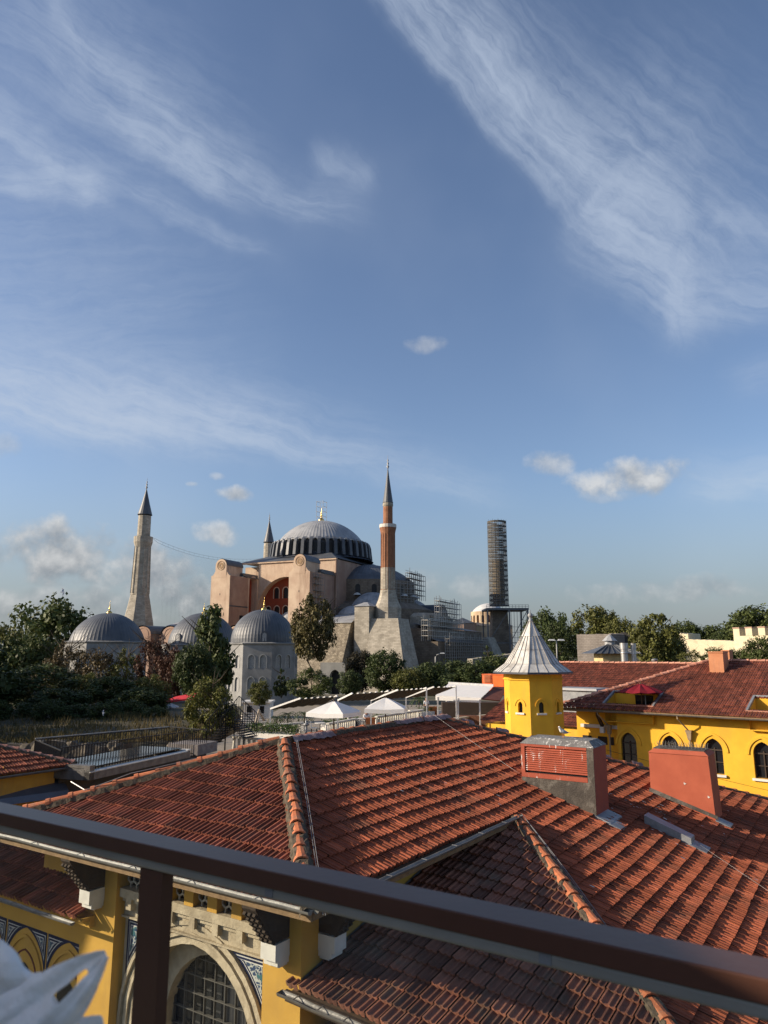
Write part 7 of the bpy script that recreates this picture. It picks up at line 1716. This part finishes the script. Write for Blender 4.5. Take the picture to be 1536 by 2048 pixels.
# ------------------------------------------------------------------ terrace planting, furniture and people
def hedge(label, A, B, wv, h, col, n=1500, planter=True):
    A, B = Vector(A), Vector(B); d = B - A; L = d.length; dn = d / L; sd = Vector((-dn.y, dn.x, 0)).normalized(); t = thing('clipped_hedge', label, 'hedge', A, 'hedges in planters on the terrace'); k = MB()
    for i in range(n):
        p = A + dn * random.uniform(0, L) + sd * random.uniform(0, wv) + Vector((0, 0, .35 + (h - .35) * random.random() ** .7 + .06 * random.gauss(0, 1)))
        a = Vector((random.gauss(0, 1), random.gauss(0, 1), random.gauss(0, 1))).normalized() * random.uniform(.035, .07); b = Vector((random.gauss(0, 1), random.gauss(0, 1), random.gauss(0, 1))).normalized() * random.uniform(.025, .05)
        k.add([p - a, p + b, p + a, p - b], [(0, 1, 2, 3)], random.random())
    o = k.build('foliage', LEAF, t, recalc=False); o.color = (*col, 1)
    k = MB(); k.obox(A, dn * L, sd * wv, (0, 0, .42)); k.build('planter', WHT if planter else BALM, t)
GRN = (.07, .115, .025)
hedge('bright green hedge behind the white balustrade at the left of the terrace', onz(488, 1478, TZ + .3), onz(588, 1484, TZ + .3), 1.0, 1.0, GRN, 2600)
hedge('green hedge below the first white parasol', onz(652, 1461, TZ), onz(722, 1452, TZ), .6, .75, GRN, 900)
hedge('green hedge below the second white parasol', onz(752, 1449, TZ), onz(812, 1443, TZ), .6, .75, GRN, 900)
hedge('green hedge in front of the waiters', onz(842, 1434, TZ), onz(884, 1430, TZ), .6, .8, GRN, 700)
hedge('hedge on the long white planter beside the bar pavilion', onz(918, 1424, TZ), onz(966, 1421, TZ), .6, .95, GRN, 900)
def palm(label, px, py, h, n=14, L=.9, col=(.06, .085, .025)):
    P = onz(px, py, TZ); t = thing('potted_palm', label, 'palm', P, 'potted palms on the terrace'); k = MB(); k.tube([P + Vector((0, 0, .35)), P + Vector((.03, 0, h * .7))], [.06, .045], 7); k.build('trunk', BARK, t)
    k = MB()
    for i in range(n):
        a = 6.28 * i / n + random.uniform(-.2, .2); u = random.uniform(.1, .9); pts = []
        for s in range(6): f = s / 5; pts.append(P + Vector((math.cos(a) * L * f, math.sin(a) * L * f, h * .7 + L * (u * f - 1.0 * f * f))))
        sd = Vector((-math.sin(a), math.cos(a), 0))
        for p, q in zip(pts[:-1], pts[1:]):
            for sg in (-1, 1):
                for m in range(2): c = p.lerp(q, m / 2); k.add([c, c + (q - p) * .35, c + sd * sg * .2 * (1 - .5 * abs(m - 1)) + (q - p) * .6 - Vector((0, 0, .07))], [(0, 1, 2)], random.random())
    o = k.build('fronds', LEAF, t, recalc=False); o.color = (*col, 1)
    k = MB(); k.lathe([(.18, 0), (.26, .38), (.22, .38), (.2, .3)], P, 12); k.build('pot', WHT, t)
palm('potted palm left of the first white parasol', 608, 1462, 1.9)
palm('potted palm behind the second white parasol', 800, 1438, 1.8)
palm('leafy potted palm under the short awning', 838, 1428, 2.2, 18, 1.0)
palm('potted palm under the first awning', 575, 1458, 1.7, 16, 1.0, (.05, .065, .025))
palm('potted palm between the kiosk side and the first awning post', 553, 1462, 1.5, 14, .9, (.05, .065, .025))
SKIN = mat('skin', (.50, .29, .20), None, .6, 8, 0); SHW = mat('white_shirt', (.74, .74, .76), None, .8, 8, 0); TRS = mat('dark_trousers', (.03, .03, .04), None, .8, 8, 0); HAIR = mat('dark_hair', (.02, .014, .01), None, .7, 8, 0)
def skinmesh(name, joints, edges, m, parent, lv=1):
    root = parent
    me = bpy.data.meshes.new(name); me.from_pydata([j[0] for j in joints], edges, []); o = bpy.data.objects.new(name, me); COL.objects.link(o); o.parent = parent
    sk = o.modifiers.new('skin', 'SKIN'); me.skin_vertices or None
    if not me.skin_vertices:
        bm = bmesh.new(); bm.from_mesh(me); bm.verts.layers.skin.verify(); bm.to_mesh(me); bm.free()
    for i, j in enumerate(joints): me.skin_vertices[0].data[i].radius = (j[1], j[1]); me.skin_vertices[0].data[i].use_root = (i == 0)
    sk.use_smooth_shade = True; s = o.modifiers.new('sub', 'SUBSURF'); s.levels = s.render_levels = lv; me.materials.append(m); return o
def person(label, P, face, pose='stand', shirt=None, group='people on the roof terrace', arm=0.0):
    """face = heading in radians; joints in local metres"""
    t = thing('person', label, 'person', P, group); t.rotation_euler = (0, 0, face)
    hip = .92 if pose == 'stand' else .48
    J = [((0, 0, hip), .115), ((0, .01, hip + .22), .12), ((0, .0, hip + .46), .13), ((0, 0, hip + .55), .055), ((0, .02, hip + .63), .085), ((0, .03, hip + .73), .095), ((0, .01, hip + .81), .06)]
    E_ = [(0, 1), (1, 2), (2, 3), (3, 4), (4, 5), (5, 6)]
    for sg in (-1, 1):
        b = len(J); J += [((sg * .19, 0, hip + .47), .055), ((sg * .24, -.02 + arm * .1, hip + .20), .045), ((sg * .20, .12 + arm * .2, hip + .04 + arm * .2), .035), ((sg * .19, .20 + arm * .24, hip + .02 + arm * .2), .04)]
        E_ += [(2, b), (b, b + 1), (b + 1, b + 2), (b + 2, b + 3)]
        b = len(J)
        J += [((sg * .10, 0, hip - .06), .085), ((sg * .11, .03, .48), .06), ((sg * .11, -.01, .08), .042), ((sg * .12, .13, .04), .04)] if pose == 'stand' else [((sg * .10, .06, hip), .085), ((sg * .12, .44, hip + .02), .065), ((sg * .12, .46, .08), .045), ((sg * .12, .58, .04), .04)]
        E_ += [(0, b), (b, b + 1), (b + 1, b + 2), (b + 2, b + 3)]
    body = skinmesh('body', J, E_, SKIN, t)
    S = [(p, r + .022) for p, r in J[:3]]; S += [(J[7][0], .075), (J[8][0], .062), (J[15][0], .075), (J[16][0], .062)]
    skinmesh('shirt', S, [(0, 1), (1, 2), (2, 3), (3, 4), (2, 5), (5, 6)], shirt or SHW, t)
    T_ = [(J[0][0], .135)] + [(J[i][0], J[i][1] + .018) for i in (11, 12, 13, 19, 20, 21)]
    skinmesh('trousers', T_, [(0, 1), (1, 2), (2, 3), (0, 4), (4, 5), (5, 6)], TRS, t)
    k = MB(); k.lathe(dome_prof(.108, .10, 0, 5), (0, -.005, hip + .76), 12); LOC['person_hair'] = Vector(); o = k.build('hair', HAIR, None, True, loc=(0, 0, 0)); o.parent = t
    return t
person('waiter in a white shirt standing with his back to us near the hedge', onz(853, 1432, TZ), rad(10), 'stand')
person('waiter in a white shirt leaning by the white pole, right of another waiter', onz(896, 1429, TZ), rad(250), 'stand', None, arm=.5)
person('diner in a white shirt seated under the second white parasol', onz(733, 1452, TZ), rad(200), 'sit', None, arm=.6)
person('diner in a dark top seated left of the diner in white', onz(702, 1455, TZ), rad(280), 'sit', mat('dark_top', (.05, .03, .03), None, .8, 5), arm=.6)
def table(label, P, r, m):
    t = thing('dining_table', label, 'table', P, 'dining tables on the terrace'); k = MB(); k.lathe([(0, .72), (r, .72), (r, .75), (0, .75)], P, 20); k.build('tabletop', m, t); k = MB(); k.lathe([(.22, 0), (.22, .02), (.035, .04), (.035, .72)], P, 10); k.build('pedestal', BLK, t)
def chair(label, P, a):
    t = thing('terrace_chair', label, 'chair', P, 'chairs on the terrace'); c, s = math.cos(a), math.sin(a); F_ = lambda q: P + Vector((q[0] * c - q[1] * s, q[0] * s + q[1] * c, q[2]))
    k = MB(F_); k.box(-.23, .23, -.23, .23, .42, .47); k.build('seat', WHT, t); k = MB(F_); k.add([(-.23, -.23, .47), (.23, -.23, .47), (.22, -.30, .88), (-.22, -.30, .88), (-.23, -.19, .47), (.23, -.19, .47), (.22, -.26, .88), (-.22, -.26, .88)], [(0, 1, 2, 3), (4, 5, 6, 7), (0, 3, 7, 4), (1, 2, 6, 5), (2, 3, 7, 6)]); k.build('backrest', WHT, t)
    for x in (-.2, .2):
        for y in (-.2, .2): k = MB(F_); k.bar((x, y, 0), (x, y, .42), .04); k.build('leg', BLK, t)
for i, (px, py, lb) in enumerate(((716, 1456, 'round white dining table between the two seated diners'), (775, 1448, 'round white dining table under the second parasol'), (640, 1466, 'round white dining table under the first white parasol'))):
    P = onz(px, py, TZ); table(lb, P, .42, WHT)
for px, py, a, lb in ((733, 1452, 200, 'white chair under the diner in white'), (702, 1455, 280, 'white chair under the diner in the dark top'), (690, 1459, 90, 'empty white chair left of the diner in the dark top'), (786, 1446, 120, 'empty white chair right of the table under the second parasol'), (628, 1468, 270, 'empty white chair left of the table under the first parasol')):
    chair(lb, onz(px, py, TZ), rad(a))
for px, py, lb in ((741, 1457, 'orange brown wooden box planter beside the parasol pole'), (866, 1431, 'orange brown wooden box by the waiters')):
    P = onz(px, py, TZ); k = MB(); k.box(P.x - .38, P.x + .38, P.y - .2, P.y + .2, TZ + .001, TZ + .85); o = k.build('wooden_box', mat('orange_wood', (.34, .12, .04), (.25, .085, .03), .7, 5), None, loc=P); tag(o, lb, 'box', 'wooden boxes on the terrace')
    k = MB(); 
    for i in range(5): k.box(P.x - .39, P.x + .39, P.y - .215, P.y - .201, TZ + .05 + i * .16, TZ + .17 + i * .16)
    k.build('slats', MATS['orange_wood'], o)
P = onz(894, 1436, TZ); k = MB(); k.tube([P, P + Vector((0, 0, 1.5))], .06, 8); k.lathe([(.0, 1.5), (.1, 1.5), (.1, 1.56), (0, 1.58)], P, 10); tag(k.build('bollard_post', WHT, None, True, loc=P, auto=40), 'white round post between the waiters and the curved planter', 'post')
P = onz(612, 1480, TZ + .3); k = MB(); k.tube([P, P + Vector((0, 0, .9))], .08, 8); k.lathe([(.1, .9), (.2, .95), (.2, 1.05), (.05, 1.1), (.09, 1.2), (0, 1.3)], P, 10); tag(k.build('vent_cowl', ZINC, None, True, loc=P), 'grey metal vent cowl at the left end of the orange ridge', 'vent')
# low red market canopy beyond the bank
P = at(355, 1402, 82); mk = thing('market_canopy', 'low bright red canopy roof above white stalls among the trees', 'canopy', (P.x, P.y, -10)); zt = P.z
k = MB(); k.add([(P.x - 1.6, P.y, zt - .1), (P.x + 1.7, P.y, zt + .35), (P.x + 1.5, P.y + 2.5, zt + .75), (P.x - .9, P.y + 2.5, zt + .35), (P.x - 1.6, P.y, zt - .28), (P.x + 1.7, P.y, zt + .17)], [(0, 1, 2, 3), (0, 1, 5, 4)]); k.build('canopy', mat('bright_red_canvas', (.55, .03, .04), None, .8, 3), mk)
k = MB()
for x in (-1.5, 1.6): k.bar((P.x + x, P.y + .1, -10), (P.x + x, P.y + .1, zt - .1), .08)
k.build('post', AWH, mk)
k = MB(); k.box(P.x - 1.8, P.x + 1.9, P.y - .6, P.y - .1, -10, zt - 1.0); k.box(P.x - 1.8, P.x - .1, P.y - .7, P.y - .61, zt - .95, zt - .7); k.build('stall_counter', WHT, mk)
parasol('parasol', 'pale grey parasol in front of the red market canopy', (P.x - .4, P.y - 1.2, zt - .15), .9, 0, .35, mat('grey_canvas', (.5, .5, .5), None, .85, 4), DWOOD, 8, 0, 2.2, .08)
# ------------------------------------------------------------------ gulls
GW = mat('gull_white', (.74, .73, .71), None, .8, 12, 0); GG = mat('gull_grey', (.36, .37, .39), (.28, .29, .31), .8, 14, 0); GK = mat('gull_black', (.02, .02, .02), None, .7, 5, 0); GY = mat('gull_beak', (.65, .28, .05), None, .5, 5, 0)
gs_, gr_, gz = srz(1126, 1473, 5.3)
GP = RF((5.3, gr_, zt2 + .14)); GP.z = RF((0, 0, 0)).z + zt + 0 if False else GP.z
zcap = [zt_ for zt_ in (CHM.children[-1].bound_box[0],)]
ztopcap = max((Vector(v.co).z for c in CHM.children if c.name.startswith('chimney_cap') for v in c.data.vertices)) + LOC[hotel.name].z
GP = RF((5.3, gr_, ztopcap))
gull = thing('gull', 'white gull with grey wings standing on the louvred chimney top', 'bird', GP, 'gulls'); gull.rotation_euler = (0, 0, rad(146.5 + 62)); gull.scale = (.78, .78, .82)
skinmesh('body', [((0, 0, .17), .065), ((-.11, 0, .145), .05), ((-.21, 0, .125), .022), ((.08, 0, .21), .055), ((.115, 0, .27), .036), ((.14, 0, .305), .038), ((.165, 0, .303), .024)], [(0, 1), (1, 2), (0, 3), (3, 4), (4, 5), (5, 6)], GW, gull, 2)
def child(k, name, m, par, smooth=False): o = k.build(name, m, None, smooth, loc=(0, 0, 0)); o.parent = par; return o
for sg in (-1, 1):
    k = MB(); k.add([(.07, sg * .060, .215), (-.02, sg * .073, .20), (-.14, sg * .055, .165), (-.27, sg * .02, .125), (-.15, sg * .062, .125), (.0, sg * .075, .135), (.07, sg * .066, .165)], [(0, 1, 5, 6), (1, 2, 4, 5), (2, 3, 4)]); w_ = child(k, 'wing', GG, gull, True); w_.modifiers.new('t', 'SOLIDIFY').thickness = .012
    k = MB(); k.tube([(.0, sg * .03, .13), (.0, sg * .03, .0)], .006, 5); k.add([(.05, sg * .03 - .02, .002), (.05, sg * .03 + .02, .002), (0, sg * .03, .004)], [(0, 1, 2)]); child(k, 'leg', GY, gull)
k = MB(); k.lathe([(.013, 0), (.010, .03), (.002, .055)], (0, 0, 0), 6); o = child(k, 'beak', GY, gull, True); o.location = (.178, 0, .30); o.rotation_euler = (0, rad(98), 0)
k = MB(); k.add([(-.20, -.018, .132), (-.33, -.012, .118), (-.33, .012, .118), (-.20, .018, .132)], [(0, 1, 2, 3)]); o = child(k, 'wing_tip', GK, gull); o.modifiers.new('t', 'SOLIDIFY').thickness = .008
def flying(label, px, py, Y, s, head, bank):
    P = at(px, py, Y); t = thing('gull', label, 'bird', P, 'gulls'); t.rotation_euler = (bank, 0, head); t.scale = (s, s, s)
    skinmesh('body', [((0, 0, 0), .06), ((-.12, 0, 0), .045), ((-.22, 0, .0), .02), ((.1, 0, .01), .05), ((.17, 0, .015), .032)], [(0, 1), (1, 2), (0, 3), (3, 4)], GW, t, 1)
    for sg in (-1, 1):
        k = MB(); k.add([(.09, sg * .04, .02), (.14, sg * .32, .12), (.02, sg * .70, .04), (-.06, sg * .66, .03), (.0, sg * .34, .1), (-.07, sg * .05, .02)], [(0, 1, 4, 5), (1, 2, 3, 4)]); w_ = child(k, 'wing', GG, t); w_.modifiers.new('t', 'SOLIDIFY').thickness = .012
    return t
flying('gull flying above the broad tree at the far left', 125, 1184, 90, 1.3, rad(30), rad(35))
flying('white gull gliding low over the dry bank', 207, 1426, 62, .6, rad(200), rad(-30))
